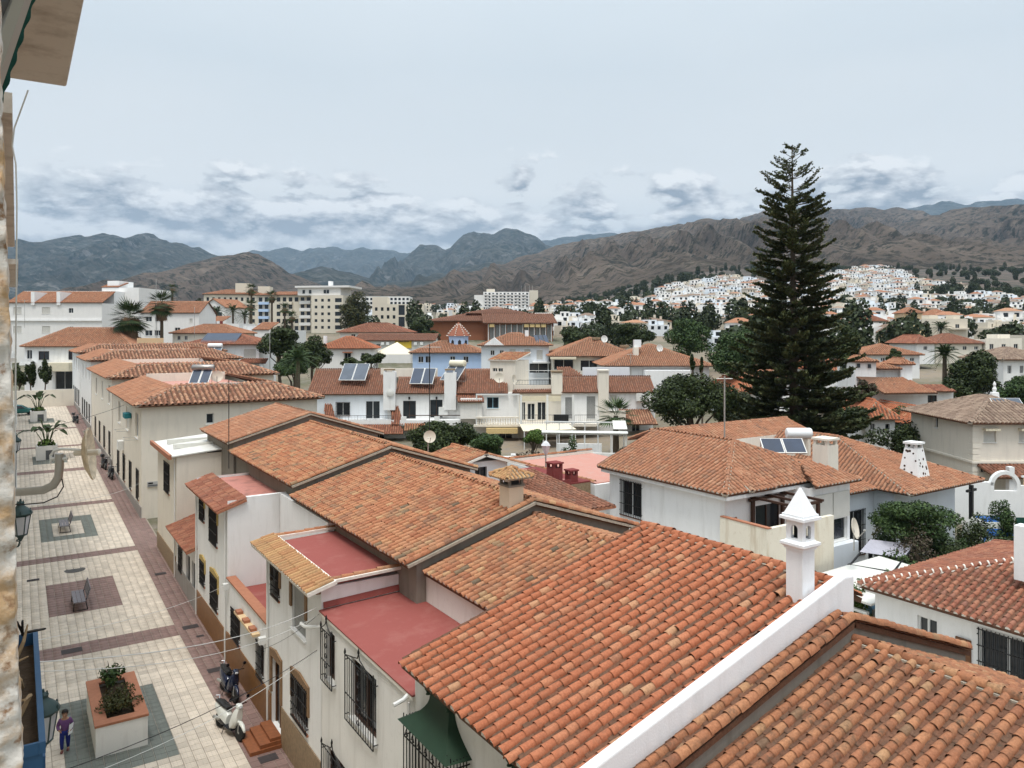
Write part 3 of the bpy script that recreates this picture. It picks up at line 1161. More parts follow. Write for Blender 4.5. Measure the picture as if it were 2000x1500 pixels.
mountain('hill', 'large brown scrub covered hill with ridges right of centre', [(640, 608), (700, 594), (800, 566), (900, 540), (960, 520), (1000, 510), (1060, 490), (1100, 476), (1150, 468), (1200, 459), (1250, 450), (1300, 443), (1340, 435), (1370, 428), (1400, 429), (1430, 434), (1470, 452), (1530, 480), (1600, 520), (1700, 560), (1800, 590)], 3000, 1850, 900, 130, HILL_BROWN, seed=9, jag=10, spur=.015)
mountain('hill', 'pointed brown hill at the right edge above the white town', [(1500, 560), (1600, 510), (1680, 470), (1740, 445), (1790, 428), (1830, 420), (1860, 410), (1885, 404), (1905, 405), (1930, 417), (1970, 430), (2010, 440), (2080, 452), (2180, 470), (2350, 500), (2600, 560)], 2900, 1800, 900, 130, HILL_BROWN, seed=10, jag=10, spur=.015)

# ------------------------------------------------------------------ plaza


def street_z(y):
    return max(0.0, 0.03 * (y - 36))


def pave_mat(name, c, grid=True, var=.16):
    m, nt, b = new_mat(name)
    g = N(nt, 'ShaderNodeNewGeometry')
    oi = N(nt, 'ShaderNodeObjectInfo')
    r = fmath(nt, 'FRACT', fmath(nt, 'ADD', g.outputs['Random Per Island'], oi.outputs['Random']))
    p = pos(nt)
    cc = mixc(nt, r, sc3(c, 1 - var), sc3(c, 1 + var * .6))
    stain = ramp(nt, tex(nt, p, .55, 8, .68), [(.46, (0, 0, 0)), (.70, (1, 1, 1))])
    cc = mixc(nt, fmath(nt, 'MULTIPLY', stain, .34), cc, sc3(c, .45))
    cc = mixc(nt, ramp(nt, tex(nt, p, 6, 6, .7), [(.55, (0, 0, 0)), (.8, (1, 1, 1))]), cc, sc3(c, .55))
    if grid:
        sx = N(nt, 'ShaderNodeSeparateXYZ')
        nt.links.new(p, sx.inputs[0])
        lines = None
        for k in (0, 1):
            f = fmath(nt, 'FRACT', fmath(nt, 'MULTIPLY', sx.outputs[k], 1 / .11))
            t = fmath(nt, 'LESS_THAN', f, .13)
            lines = t if lines is None else fmath(nt, 'MAXIMUM', lines, t)
        worn = ramp(nt, tex(nt, p, .9, 4), [(.36, (0, 0, 0)), (.6, (1, 1, 1))])
        cc = mixc(nt, fmath(nt, 'MULTIPLY', fmath(nt, 'MULTIPLY', lines, worn), .34), cc, sc3(c, .40))
    nt.links.new(cc, b.inputs['Base Color'])
    b.inputs['Roughness'].default_value = .75
    bump(nt, b, tex(nt, p, 60, 4), .2, .004)
    return m


PAVE = pave_mat('beige_paving', (.64, .55, .45))
PAVE_RED = pave_mat('plum_paving', (.24, .152, .132), True, .14)
PAVE_GREEN = pave_mat('grey_green_paving', (.165, .178, .155), True, .1)
JOINT = simple('paving_joint', (.30, .255, .21), rough=1, var=.3)

RECTS_GREEN = [(1.25, 4.15, 25.3, 31.0)]
SQ_RED = [(1.3, 4.1, 40.2, 45.0)]
BANDS = [(35.4, 36.5), (48.9, 50.0), (62.0, 63.1), (75.4, 76.5), (88.5, 89.6), (101.5, 102.6)]


def pave_kind(x, y):
    if x > 6.0:
        return 'r'
    for a, b in BANDS:
        if a < y < b:
            return 'r'
    for x0, x1, y0, y1 in RECTS_GREEN:
        if x0 < x < x1 and y0 < y < y1:
            return 'g'
    for x0, x1, y0, y1 in SQ_RED:
        if x0 < x < x1 and y0 < y < y1:
            return 'r'
    if 1.2 < x < 4.1 and 53.2 < y < 58.8 and not (1.75 < x < 3.55 and 54.3 < y < 57.7):
        return 'g'
    for y0 in (79.5, 107.5):
        if 1.2 < x < 3.8 and y0 < y < y0 + 4.5:
            return 'g'
    return 'b'


def build_plaza():
    ys = np.arange(4, 127, 2.0)
    V = [(x, y, street_z(y) - .012) for y in ys for x in (-.44, 7.3)]
    Fq = [(2 * i, 2 * i + 1, 2 * i + 3, 2 * i + 2) for i in range(len(ys) - 1)]
    pl = np_mesh('plaza', np.array(V), np.array(Fq), JOINT)
    tag(pl, 'paved pedestrian street with pale slabs and plum coloured bands', kind='structure')
    w = .333
    A = {'b': [], 'r': [], 'g': []}
    for i in range(23):
        for j in range(int((125 - 12) / w)):
            x, y = -.43 + w * (i + .5), 12 + w * (j + .5)
            if x > 7.25:
                continue
            z = street_z(y) - .012 + random.gauss(0, .0012)
            sl = .03 if y > 36 else 0
            k = .5 * w - .006
            A[pave_kind(x, y)].append(frame3((x, y, z), (2 * k, 0, 0), (0, 2 * k, 2 * k * sl), (0, 0, 1)))
    tv = [(-.5, -.5, 0), (.5, -.5, 0), (.5, .5, 0), (-.5, .5, 0), (-.48, -.48, .016), (.48, -.48, .016), (.48, .48, .016), (-.48, .48, .016)]
    tf = [(4, 5, 6, 7), (0, 1, 5, 4), (1, 2, 6, 5), (2, 3, 7, 6), (3, 0, 4, 7)]
    for key, mat in (('b', PAVE), ('r', PAVE_RED), ('g', PAVE_GREEN)):
        L = np.array(A[key])
        n_obj = {'b': 210, 'r': 60, 'g': 30}[key]
        d = np.linalg.norm(L[:, :, 3] - np.array([0, 0, EYE]), axis=1)
        L = L[np.argsort(d)]
        me = bpy.data.meshes.new('paving_slab')
        me.from_pydata(tv, [], tf)
        me.materials.append(mat)
        used = []
        for i in range(len(L)):
            x, y, z = L[i, :, 3]
            dd = x * SA + y * CA
            u, v = CU + FPX * (x * CA - y * SA) / dd, HV - FPX * (z - EYE) / dd
            if 40 < u < 560 and v < 1500:
                used.append(i)
                o = bpy.data.objects.new('paving_slab', me)
                COL.objects.link(o)
                o.parent = pl
                m = L[i]
                o.matrix_basis = Matrix([list(m[0]), list(m[1]), list(m[2]), [0, 0, 0, 1]])
            if len(used) >= n_obj:
                break
        tag(stamp('paving_field', tv, tf, np.delete(L, used, axis=0), mat, pl), kind='stuff')


build_plaza()

# ------------------------------------------------------------------ the row of old houses along the right side of the street


def street_wall(h, mb, X, y0, y1, z1, wins, z0=-.5, rev=.16):
    O, ex, nin = (X, y1, 0), (0, -1, 0), (1, 0, 0)
    wall_panel(mb, O, ex, y1 - y0, z1, [(y1 - b, y1 - a, c, d) for a, b, c, d, *_ in wins], nin, rev, z0)
    for a, b, c, d, kind, *r in wins:
        window(h, O, ex, nin, y1 - b, y1 - a, c, d, kind, rev, r[0] if r else None)


def near_wall(h, mb, Y, x0, x1, z1, wins=(), z0=-.5, rev=.16):
    O, ex, nin = (x0, Y, 0), (1, 0, 0), (0, 1, 0)
    wall_panel(mb, O, ex, x1 - x0, z1, [(a - x0, b - x0, c, d) for a, b, c, d, *_ in wins], nin, rev, z0)
    for a, b, c, d, kind, *r in wins:
        window(h, O, ex, nin, a - x0, b - x0, c, d, kind, rev, r[0] if r else None)


RX, RB = 13.2, 17.4      # ridge line, back eave


def main_roof(h, y0, y1, xe, zr, mat, slope=.289, parts=300, e=.34, p=.265, verge=True, gable=GREYW, seg=5, RX=13.2, back=.32, RB=17.4):
    zf, zb = zr - slope * (RX - xe), zr - back * (RB - RX)
    R = Roof(h, mat, p, e, parts, True, seg, plug=True)
    R.plane([(xe, y1, zf), (xe, y0, zf), (RX, y0, zr), (RX, y1, zr)])
    R.plane([(RB, y0, zb), (RB, y1, zb), (RX, y1, zr), (RX, y0, zr)])
    R.ridge((RX, y0, zr), (RX, y1, zr), w=1.15)
    if verge:
        R.ridge((xe, y0 + .05, zf), (RX, y0 + .05, zr), w=1.1, lift=.055)
        R.ridge((RB, y0 + .05, zb), (RX, y0 + .05, zr), w=1.1, lift=.055)
    g = MB()
    x0 = max(xe + .35, 7.02)
    za = zr - slope * (RX - x0) - .1
    zc = zr - back * (RB - .3 - RX) - .1
    poly = [(x0, 3), (RB - .3, 3), (RB - .3, zc), (RX, zr - .1), (x0, za)]
    k = len(poly)
    a, b = y0 + .12, y1 - .05
    g.add([(x, a, z) for x, z in poly] + [(x, b, z) for x, z in poly],
          [tuple(range(k)), tuple(range(2 * k - 1, k - 1, -1))] + [(i, i + k, (i + 1) % k + k, (i + 1) % k) for i in range(k)])
    g.build('gable_wall', gable, h)
    low = MB().box((x0 + .05, a + .02, -.5), (RB - .35, b - .02, 3.0))
    low.build('rear_wall', WHITE, h)
    return R.finish()


def ornate_grille(h, X, y0, y1, z0, z1):
    """wrought iron window guard with a pointed crest, standing off the wall"""
    mb = MB()
    x = X - .12
    n = max(4, int((y1 - y0) / .14))
    for i in range(n + 1):
        y = y0 + (y1 - y0) * i / n
        mb.tube([(x, y, z0), (x, y, z1)], .016 if i in (0, n) else .010, 5)
    for z in (z0, z0 + (z1 - z0) * .42, z1):
        mb.tube([(x, y0, z), (x, y1, z)], .014, 5)
    ym, k = (y0 + y1) / 2, (z1 - z0)
    mb.tube([(x, y0, z1), (x, y0 + (ym - y0) * .5, z1 + .10), (x, ym - .06, z1 + .2), (x, ym, z1 + .36)], .014, 5)
    mb.tube([(x, y1, z1), (x, y1 - (y1 - ym) * .5, z1 + .10), (x, ym + .06, z1 + .2), (x, ym, z1 + .36)], .014, 5)
    for y in (y0, y1, ym):
        mb.lathe((x, y, z1 + (.0 if y != ym else .30)), [(.012, 0), (.03, .04), (.03, .08), (.008, .16)], 6)
    for j in range(5):       # scrolls on the middle bar
        z = z0 + k * (.12 + .19 * j)
        for s in (-1, 1):
            mb.tube([(x - .01, ym, z), (x - .01, ym + s * .07, z + .05), (x - .01, ym + s * .06, z + .11), (x - .01, ym + s * .01, z + .13)], .012, 5)
    for y in (y0, y1):
        for z in (z0 + .12, z1 - .12):
            mb.tube([(x, y, z), (X + .02, y, z)], .014, 5)
    return mb.build('window_guard', IRON, h)


def carved_surround(h, X, y0, y1, z0, z1, mat, ears=.55):
    mb = MB()
    t = .16
    mb.box((X - .05, y0 - t, z1), (X + .02, y1 + t, z1 + .2))
    mb.add([(X - .06, y0 - t, z1 + .2), (X - .06, (y0 + y1) / 2, z1 + .32), (X - .06, y1 + t, z1 + .2), (X, y0 - t, z1 + .2), (X, (y0 + y1) / 2, z1 + .32), (X, y1 + t, z1 + .2)], [(0, 2, 1), (3, 4, 5), (0, 1, 4, 3), (1, 2, 5, 4), (0, 3, 5, 2)])
    for a, b in ((y0 - t, y0), (y1, y1 + t)):
        mb.box((X - .05, a, z1 - (z1 - z0) * ears), (X + .02, b, z1))
    return mb.build('carved_surround', mat, h)


# --- nearest house, only its roof is in view
hF = thing('row_house', 'old house with brown lichen covered roof, lower right corner, nearest to the viewer', 'house', (11, 4, 0), 'old row houses along the paved street')
MB().box((7, -2, -.5), (17, 7.7, 5.2)).build('wall', WHITE, hF)
main_roof(hF, -1.5, 8.2, 6.6, 7.42, T_OLD, parts=300, e=.215, p=.242, verge=False, seg=7, RX=12.75, back=.36)
st = MB()            # raised tile strip against the white party wall
sl, sb, zr, xr = .278, .357, 7.76, 12.75
R = Roof(hF, T_OLD, .235, .215, 0, True, 7)
R.plane([(6.6, 8.68, zr - sl * 6.15), (6.6, 8.2, zr - sl * 6.15), (xr, 8.2, zr), (xr, 8.68, zr)])
R.plane([(16.85, 8.2, zr - sb * 4.1), (16.85, 8.68, zr - sb * 4.1), (xr, 8.68, zr), (xr, 8.2, zr)])
R.ridge((6.6, 8.27, zr - sl * 6.15), (xr, 8.27, zr), lift=.05, mortar=False)
R.ridge((16.85, 8.27, zr - sb * 4.1), (xr, 8.27, zr), lift=.05, mortar=False)
R.finish('verge_roof')
g = MB()
poly = [(6.95, 3), (16.7, 3), (16.7, zr - sb * 3.95 - .1), (xr, zr - .1), (6.95, zr - sl * 5.8 - .1)]
g.add([(x, 8.24, z) for x, z in poly] + [(x, 8.64, z) for x, z in poly], [tuple(range(5)), tuple(range(9, 4, -1))] + [(i, i + 5, (i + 1) % 5 + 5, (i + 1) % 5) for i in range(5)])
g.build('gable_wall', GREYW, hF)

# --- house with the new red roof and white chimney
hE = thing('row_house', 'white house with bright red tile roof and white parapet in the foreground', 'house', (11, 11.5, 0), 'old row houses along the paved street')
mb = MB()
street_wall(hE, mb, 7.0, 8.5, 14.5, 6.05, [(12.5, 14.0, 3.6, 5.2, 'glass'), (9.8, 11.2, 3.6, 5.2, 'glass')])
mb.quad((7, 8.5, 6.05), (7, 14.5, 6.05), (9, 14.5, 6.05), (9, 8.5, 6.05))
mb.build('wall', OLDWHITE, hE)
main_roof(hE, 8.86, 14.25, 6.55, 8.16, T_RED, slope=.284, parts=300, e=.24, p=.264, verge=False, gable=WHITE, seg=7, back=.5, RB=14.0)
# white coping wall on the near side
mb = MB()
zt = lambda x: 8.16 - .284 * abs(RX - x) + .22
poly = [(6.75, 5.2), (13.5, 5.2), (13.5, zt(13.2) - .02), (13.2, zt(13.2)), (12.9, zt(12.9)), (6.75, zt(6.75))]
k = len(poly)
mb.add([(x, 8.70, z) for x, z in poly] + [(x, 8.90, z) for x, z in poly], [tuple(range(k)), tuple(range(2 * k - 1, k - 1, -1))] + [(i, i + k, (i + 1) % k + k, (i + 1) % k) for i in range(k)])
par = mb.build('parapet', WHITEB, hE)
bv = par.modifiers.new('round', 'BEVEL')
bv.width, bv.segments = .05, 3
# chimney: shaft, moulded collars, lantern with arched openings, pyramid cap
cx0, cx1, cy0, cy1 = 12.28, 12.64, 8.97, 9.33
ch = MB().box((cx0, cy0, 7.2), (cx1, cy1, 8.92)).build('chimney', WHITEB, hE)


def sq_ring(mb, grow, z0, z1, g2=None):
    g2 = grow if g2 is None else g2
    a = [(cx0 - grow, cy0 - grow, z0), (cx1 + grow, cy0 - grow, z0), (cx1 + grow, cy1 + grow, z0), (cx0 - grow, cy1 + grow, z0)]
    b = [(cx0 - g2, cy0 - g2, z1), (cx1 + g2, cy0 - g2, z1), (cx1 + g2, cy1 + g2, z1), (cx0 - g2, cy1 + g2, z1)]
    mb.add(a + b, [(3, 2, 1, 0), (4, 5, 6, 7), (0, 1, 5, 4), (1, 2, 6, 5), (2, 3, 7, 6), (3, 0, 4, 7)])


mb = MB()
sq_ring(mb, .03, 8.921, 8.96)
sq_ring(mb, .045, 8.961, 9.0, .08)
sq_ring(mb, .085, 9.001, 9.05)
sq_ring(mb, .04, 9.051, 9.09, .012)
mb.build('collar', WHITEB, ch)


def arch_wall(mb, O, ex, nin, W, H, aw, a0, a1, th):
    """panel with one round-headed opening that goes through"""
    O, ex, nin, up = Vector(O), Vector(ex), Vector(nin), Vector((0, 0, 1))
    n = 8
    arc = [(W / 2 - aw / 2, a0)] + [(W / 2 - aw / 2 * math.cos(math.pi * i / n), a1 - aw / 2 + aw / 2 * math.sin(math.pi * i / n)) for i in range(n + 1)] + [(W / 2 + aw / 2, a0)]
    rim = [(0, a0)] + [(W * i / n if 0 < i < n else (0 if i == 0 else W), H) for i in range(n + 1)] + [(W, a0)]
    P = lambda q, k: O + ex * q[0] + up * q[1] + nin * k
    for k in (0, th):
        for i in range(len(arc) - 1):
            mb.quad(P(rim[i], k), P(arc[i], k), P(arc[i + 1], k), P(rim[i + 1], k))
        mb.quad(P((0, 0), k), P((W, 0), k), P((W, a0), k), P((0, a0), k))
    for i in range(len(arc) - 1):
        mb.quad(P(arc[i], 0), P(arc[i], th), P(arc[i + 1], th), P(arc[i + 1], 0))


mb = MB()
W = cx1 - cx0
arch_wall(mb, (cx0, cy1, 9.091), (0, -1, 0), (1, 0, 0), W, .36, .15, .04, .29, .06)
arch_wall(mb, (cx0, cy0, 9.091), (1, 0, 0), (0, 1, 0), W, .36, .15, .04, .29, .06)
arch_wall(mb, (cx1, cy0, 9.091), (0, 1, 0), (-1, 0, 0), W, .36, .15, .04, .29, .06)
arch_wall(mb, (cx1, cy1, 9.091), (-1, 0, 0), (0, -1, 0), W, .36, .15, .04, .29, .06)
mb.build('lantern', WHITEB, ch)
mb = MB()
sq_ring(mb, .012, 9.452, 9.48, .05)
sq_ring(mb, .09, 9.481, 9.535)
sq_ring(mb, .055, 9.536, 9.58)
sq_ring(mb, .03, 9.581, 10.06, -.165)
mb.build('cap', WHITEB, ch)
MB().box((cx0 + .1, cy0 + .1, 9.095), (cx1 - .1, cy1 - .1, 9.42)).build('flue', IRON, ch)


def green_hood(h, y0, y1, z0):
    """bay grille under a curved green sheet hood with two finials"""
    mb = MB()
    X, out = 7.0, .40
    n = 8
    ym = (y0 + y1) / 2
    half = (y1 - y0) / 2
    rows = []
    for i in range(n + 1):
        t = i / n
        k = 1 - t
        fl = k ** 1.8           # flared skirt: steep on top, wide below
        x = X - .03 - (out + .10) * (.16 + .84 * fl)
        hy = half * (.42 + .68 * fl)
        z = z0 + .66 * (1 - k ** .85)
        rows.append([(X - .005, ym - hy, z), (x, ym - hy * .93, z), (x, ym + hy * .93, z), (X - .005, ym + hy, z)])
    vs = [q for r in rows for q in r]
    fs = [(4 * i + j, 4 * i + j + 1, 4 * i + j + 5, 4 * i + j + 4) for i in range(n) for j in range(3)] + [(4 * n, 4 * n + 1, 4 * n + 2, 4 * n + 3)]
    mb.add(vs, fs)
    hood = mb.build('window_hood', GREENM, h, True)
    f = MB()
    top = z0 + .66
    for y in (ym - half * .42, ym + half * .42):
        f.lathe((X - .14, y, top - .02), [(.05, 0), (.03, .04), (.075, .12), (.075, .18), (.03, .24), (.01, .26)], 8)
    f.build('finial', GREENM, hood, True)
    b = MB()
    x = X - out
    zb = z0 - 1.75
    for i in range(15):
        y = y0 + (y1 - y0) * i / 14
        b.tube([(x, y, zb), (x, y, z0 + .1)], .012, 5)
    for s in (y0, y1):
        for i in range(1, 6):
            b.tube([(x + out * i / 6, s, zb), (x + out * i / 6, s, z0 + .05)], .012, 5)
    for z in (zb, zb + .45, zb + .55, z0 - .35, z0 - .12):
        b.tube([(X, y0, z), (x, y0, z), (x, y1, z), (X, y1, z)], .015, 5)
    for i in range(7):
        y = y0 + (y1 - y0) * (i + .5) / 7
        for zz in (z0 - .24, zb + .5):
            b.tube([(x - .01, y - .07, zz - .05), (x - .01, y, zz + .07), (x - .01, y + .07, zz - .05), (x - .01, y, zz)], .010, 4)
    b.build('bay_grille', IRON, h)
    MB().box((x - .02, y0 - .05, zb - .10), (X, y1 + .05, zb - .02)).build('bay_floor', BRICKO, h)


green_hood(hE, 12.2, 14.2, 5.18)
green_hood(hE, 9.5, 11.1, 5.18)
MB().box((6.95, 11.55, 4.0), (7.0, 11.75, 4.25)).build('meter_box', CREAM, hE)

# --- house with flat red terrace and ornate window guards
hD = thing('row_house', 'white house with plain dark red flat terrace and black iron window guards', 'house', (11, 17, 0), 'old row houses along the paved street')
mb = MB()
wd = [(19.3, 19.95, 3.75, 5.05, 'glass', WOODD), (16.55, 18.15, 3.45, 4.95, 'glass', WOODD), (18.5, 19.9, .55, 1.95, 'glass', WOODD)]
street_wall(hD, mb, 7.0, 14.52, 20.34, 5.38, wd)
mb.quad((7, 14.52, 5.38), (7, 20.34, 5.38), (9.6, 20.34, 5.38), (9.6, 14.52, 5.38))
mb.quad((9.6, 14.52, 3), (9.6, 20.34, 3), (9.6, 20.34, 6.3), (9.6, 14.52, 6.3))
mb.build('wall', OLDWHITE, hD)
for a, b, c, d, *_ in wd:
    ornate_grille(hD, 7.0, a - .1, b + .1, c - .08, d + .02)
mb = MB()
mb.slab([(6.93, 14.50, 5.42), (6.93, 20.36, 5.42), (9.62, 20.36, 5.50), (9.62, 14.50, 5.50)], .035)
mb.build('terrace', TERRACE, hD)
MB().box((6.94, 14.5, 5.30), (6.999, 20.36, 5.384)).build('terrace_edge', MORTARW, hD)
MB().slab([(7.05, 20.30, 5.46), (9.6, 20.30, 5.55), (9.6, 20.34, 5.72), (7.05, 20.34, 5.62)], .02).build('upstand', TERRACE, hD)
MB().tube([(6.95, 14.75, 5.33), (6.80, 14.66, 5.30), (6.55, 14.6, 5.28)], .045, 8).build('spout', PVC, hD)
MB().tube([(6.96, 20.28, 5.0), (6.9, 20.35, 4.97), (6.75, 21.0, 4.80), (6.75, 21.35, 4.78)], .05, 8).build('drain_pipe', PVC, hD)
main_roof(hD, 14.28, 19.05, 9.45, 7.46, T_MIX, parts=300, e=.225, p=.24, verge=False, back=.34)

# --- long house with the fringed terrace block
hC = thing('row_house', 'long white house with yellowish tile fringe on its terrace block and carved window frames', 'house', (11, 25, 0), 'old row houses along the paved street')
mb = MB()
wc = [(24.3, 25.1, 4.5, 5.45, 'grille', WOODD), (21.7, 23.0, 4.1, 5.5, 'grey', WOODD), (21.5, 22.9, 1.5, 2.7, 'grille', WOODD)]
street_wall(hC, mb, 7.0, 20.36, 25.62, 6.0, wc + [(24.15, 25.15, .30, 2.5, 'dark', DOORW)])
near_wall(hC, mb, 20.36, 7.0, 9.3, 6.0)
mb.quad((7, 25.62, -.5), (7, 25.62, 6.0), (9.3, 25.62, 6.0), (9.3, 25.62, -.5))
mb.quad((7, 20.36, 6.0), (9.3, 20.36, 6.0), (9.3, 25.62, 6.0), (7, 25.62, 6.0))
# low terrace part
street_wall(hC, mb, 7.0, 25.62, 31.4, 3.3, [(26.15, 26.9, 1.2, 2.4, 'grille', WOODD), (29.4, 30.6, 1.3, 2.4, 'grille', WOODD)])
mb.quad((7.25, 25.62, 2.85), (7.25, 31.4, 2.85), (7.25, 31.4, 3.3), (7.25, 25.62, 3.3))
mb.build('wall', WHITE, hC)
MB().box((7.26, 25.64, 2.7), (9.3, 31.38, 2.85)).build('low_terrace', TERRACE, hC)
MB().box((9.05, 25.64, 2.6), (9.28, 31.38, 6.42)).build('inner_wall', WHITE, hC)
MB().box((6.94, 25.66, 3.305), (7.3, 31.38, 3.37)).build('parapet_coping', BRICKO, hC)
for a, b, c, d, *_ in (wc[0], wc[1], wc[2], (24.15, 25.15, .3, 2.5)):
    carved_surround(hC, 7.0, a, b, c, d, WOODM)
mb = MB()
mb.slab([(7.3, 20.42, 6.05), (7.3, 25.56, 6.05), (9.3, 25.56, 6.12), (9.3, 20.42, 6.12)], .04)
mb.build('terrace', TERRACE, hC)
R = Roof(hC, T_YELL, .21, .36, 0, False, 7, deck=MORTARW)
R.plane([(6.5, 25.9, 6.02), (6.5, 20.05, 6.02), (7.32, 20.05, 6.24), (7.32, 25.9, 6.24)], lip=.02)
R.finish('tile_fringe')
R = Roof(hC, T_MIX, .25, .36, 0, False, 7, deck=MORTARW)
R.ridge((7.2, 20.3, 6.2), (9.3, 20.3, 6.24), w=.95, lift=0)
R.ridge((7.2, 25.68, 6.2), (9.3, 25.68, 6.24), w=.95, lift=0)
R.finish('edge_tiles', MORTARW)
MB().box((6.88, 20.4, 5.83), (6.998, 25.6, 6.02)).build('cornice', WOODM, hC)
MB().box((6.965, 20.36, -.3), (6.998, 24.05, 1.25)).build('skirting', STONE, hC)
MB().box((6.96, 25.2, -.3), (6.998, 31.35, 1.2)).build('skirting', MUSTARD, hC)
mb = MB()
mb.box((6.75, 26.6, 2.62), (6.998, 29.3, 2.70))
mb.build('ledge', OCHRE, hC)
for y in (26.9, 27.8, 28.8):
    MB().box((6.76, y, 2.702), (6.97, y + .35, 2.80)).build('ledge_brick', BRICKO, hC)
steps = MB()
for i, (w, hh) in enumerate(((1.0, .12), (.68, .24), (.36, .34))):
    steps.box((7.0 - w, 23.95 + i * .05, -.02), (6.99 - .002 * i, 25.35 - i * .05, hh))
steps.build('doorstep', simple('terracotta_step', (.24, .085, .035), rough=.5, var=.4, scale=8), hC)
for y, z in ((25.85, 2.6), (31.1, 2.95)):
    lm = MB().box((6.78, y, z), (7.0, y + .2, z + .22)).build('wall_lamp', PVC, hC)
main_roof(hC, 19.05, 29.65, 8.95, 7.86, T_MIX, parts=300, e=.24, p=.255)
# square cowl chimney with its own little tile roof
mb = MB()
X0, X1, Y0, Y1 = 12.42, 12.94, 19.28, 19.82
mb.box((X0, Y0, 7.0), (X1, Y1, 8.34))
chm = mb.build('chimney', plaster('apricot_plaster', (.72, .58, .43), amount=.3), hC)
mb = MB()
mb.box((X0 - .03, Y0 - .03, 8.341), (X1 + .03, Y1 + .03, 8.40))
for x in (X0, X1 - .08):
    for y in (Y0, Y1 - .08):
        mb.box((x, y, 8.401), (x + .08, y + .08, 8.63))
tag(mb.build('cowl_posts', GREYW, chm), kind='stuff')
MB().box((X0 + .1, Y0 + .1, 8.402), (X1 - .1, Y1 - .1, 8.6)).build('flue', IRON, chm)
R = Roof(hC, T_YELL, .14, .17, 0, False, 5, deck=MORTAR, th=.05)
rect_roof(R, None, X0 - .22, X1 + .22, Y0 - .22, Y1 + .22, 8.63, .24, 'hip')
R.finish('chimney_roof')

# --- house with the white tower block
hB = thing('row_house', 'white tower-like house with ochre window surrounds and faded red terrace on top', 'house', (11, 35, 0), 'old row houses along the paved street')
mb = MB()
wb = [(35.8, 36.7, 4.6, 5.65, 'grille', WOODD), (33.2, 34.6, 4.1, 5.65, 'grille', WOODD), (35.7, 36.6, 1.75, 2.75, 'grille', WOODD), (33.1, 34.4, 1.4, 2.75, 'grille', WOODD)]
street_wall(hB, mb, 7.0, 31.42, 37.55, 6.1, wb)
near_wall(hB, mb, 31.42, 7.0, 9.5, 6.35, [])
mb.quad((7, 37.55, -.5), (7, 37.55, 6.3), (9.5, 37.55, 6.3), (9.5, 37.55, -.5))
mb.quad((7, 31.42, 6.1), (9.5, 31.42, 6.1), (9.5, 37.55, 6.1), (7, 37.55, 6.1))
mb.box((7.75, 31.43, 6.101), (9.5, 31.63, 6.42))
# lower annexe with doors
street_wall(hB, mb, 7.0, 37.55, 42.9, 2.95, [(39.2, 40.2, .15, 2.2, 'dark', GATEB), (41.2, 42.0, .9, 2.1, 'grille', WOODD), (37.9, 38.7, .15, 2.2, 'dark', GATEB)])
mb.build('wall', WHITE, hB)
for a, b, c, d, *_ in wb:
    carved_surround(hB, 7.0, a, b, c, d, YSTONE, .4)
MB().box((7.3, 31.66, 6.11), (9.5, 37.5, 6.2)).build('terrace', TERRACE_OLD, hB)
R = Roof(hB, T_DARK, .2, .3, 0, False, 5, deck=BRICKO)
R.plane([(6.55, 37.8, 5.98), (6.55, 31.3, 5.98), (7.7, 31.3, 6.36), (7.7, 37.8, 6.36)], lip=.02)
R.finish('front_tiles')
R = Roof(hB, T_DARK, .2, .3, 0, False, 5, deck=BRICKO)
R.plane([(6.5, 42.95, 2.92), (6.5, 37.4, 2.92), (9.3, 37.4, 3.85), (9.3, 42.95, 3.85)], lip=.02)
R.finish('annexe_roof')
MB().box((6.96, 31.35, -.3), (6.998, 37.5, 1.15)).build('skirting', MUSTARD, hB)
MB().box((6.96, 37.52, -.3), (6.998, 43.2, 1.05)).build('skirting', GREYB, hB)
main_roof(hB, 29.65, 40.1, 9.0, 8.22, T_MIX, parts=120, e=.24, p=.255, seg=4)

# --- house at the corner with the white sheet roof
hA = thing('row_house', 'cream house ending the old row, with a pale sheet roof on its front block', 'house', (11, 45, 0), 'old row houses along the paved street')
mb = MB()
street_wall(hA, mb, 7.0, 42.92, 49.2, 6.5, [(45.0, 46.6, 4.2, 5.8, 'grille', WOODD)])
near_wall(hA, mb, 42.92, 7.0, 9.9, 6.6)
mb.quad((7, 49.2, -.5), (7, 49.2, 6.5), (9.9, 49.2, 6.5), (9.9, 49.2, -.5))
mb.build('wall', CREAM, hA)
sh = MB()
sh.slab([(6.75, 42.8, 6.58), (6.75, 49.3, 6.58), (10.0, 49.3, 6.86), (10.0, 42.8, 6.86)], .06)
for y in (45.0, 47.1):
    sh.box((7.2, y, 6.66), (9.9, y + .12, 6.90))
sh.build('sheet_roof', CORRW, hA)
MB().box((6.6, 42.75, 6.42), (6.748, 49.35, 6.66)).build('fascia', BRICKO, hA)
MB().box((6.955, 43.0, -.3), (6.998, 49.2, 1.3)).build('skirting', STONE, hA)
main_roof(hA, 40.1, 46.6, 8.9, 8.66, T_ORANGE, parts=0, e=.25, p=.26, seg=4)

for h_, y_, z_ in ((hC, 25.5, 5.9), (hB, 31.6, 6.0), (hB, 37.4, 6.0), (hA, 43.1, 6.4), (hD, 14.7, 5.2)):
    MB().tube([(6.94, y_, z_), (6.94, y_, .02)], .035, 8).build('rain_pipe', PVC, h_, True)

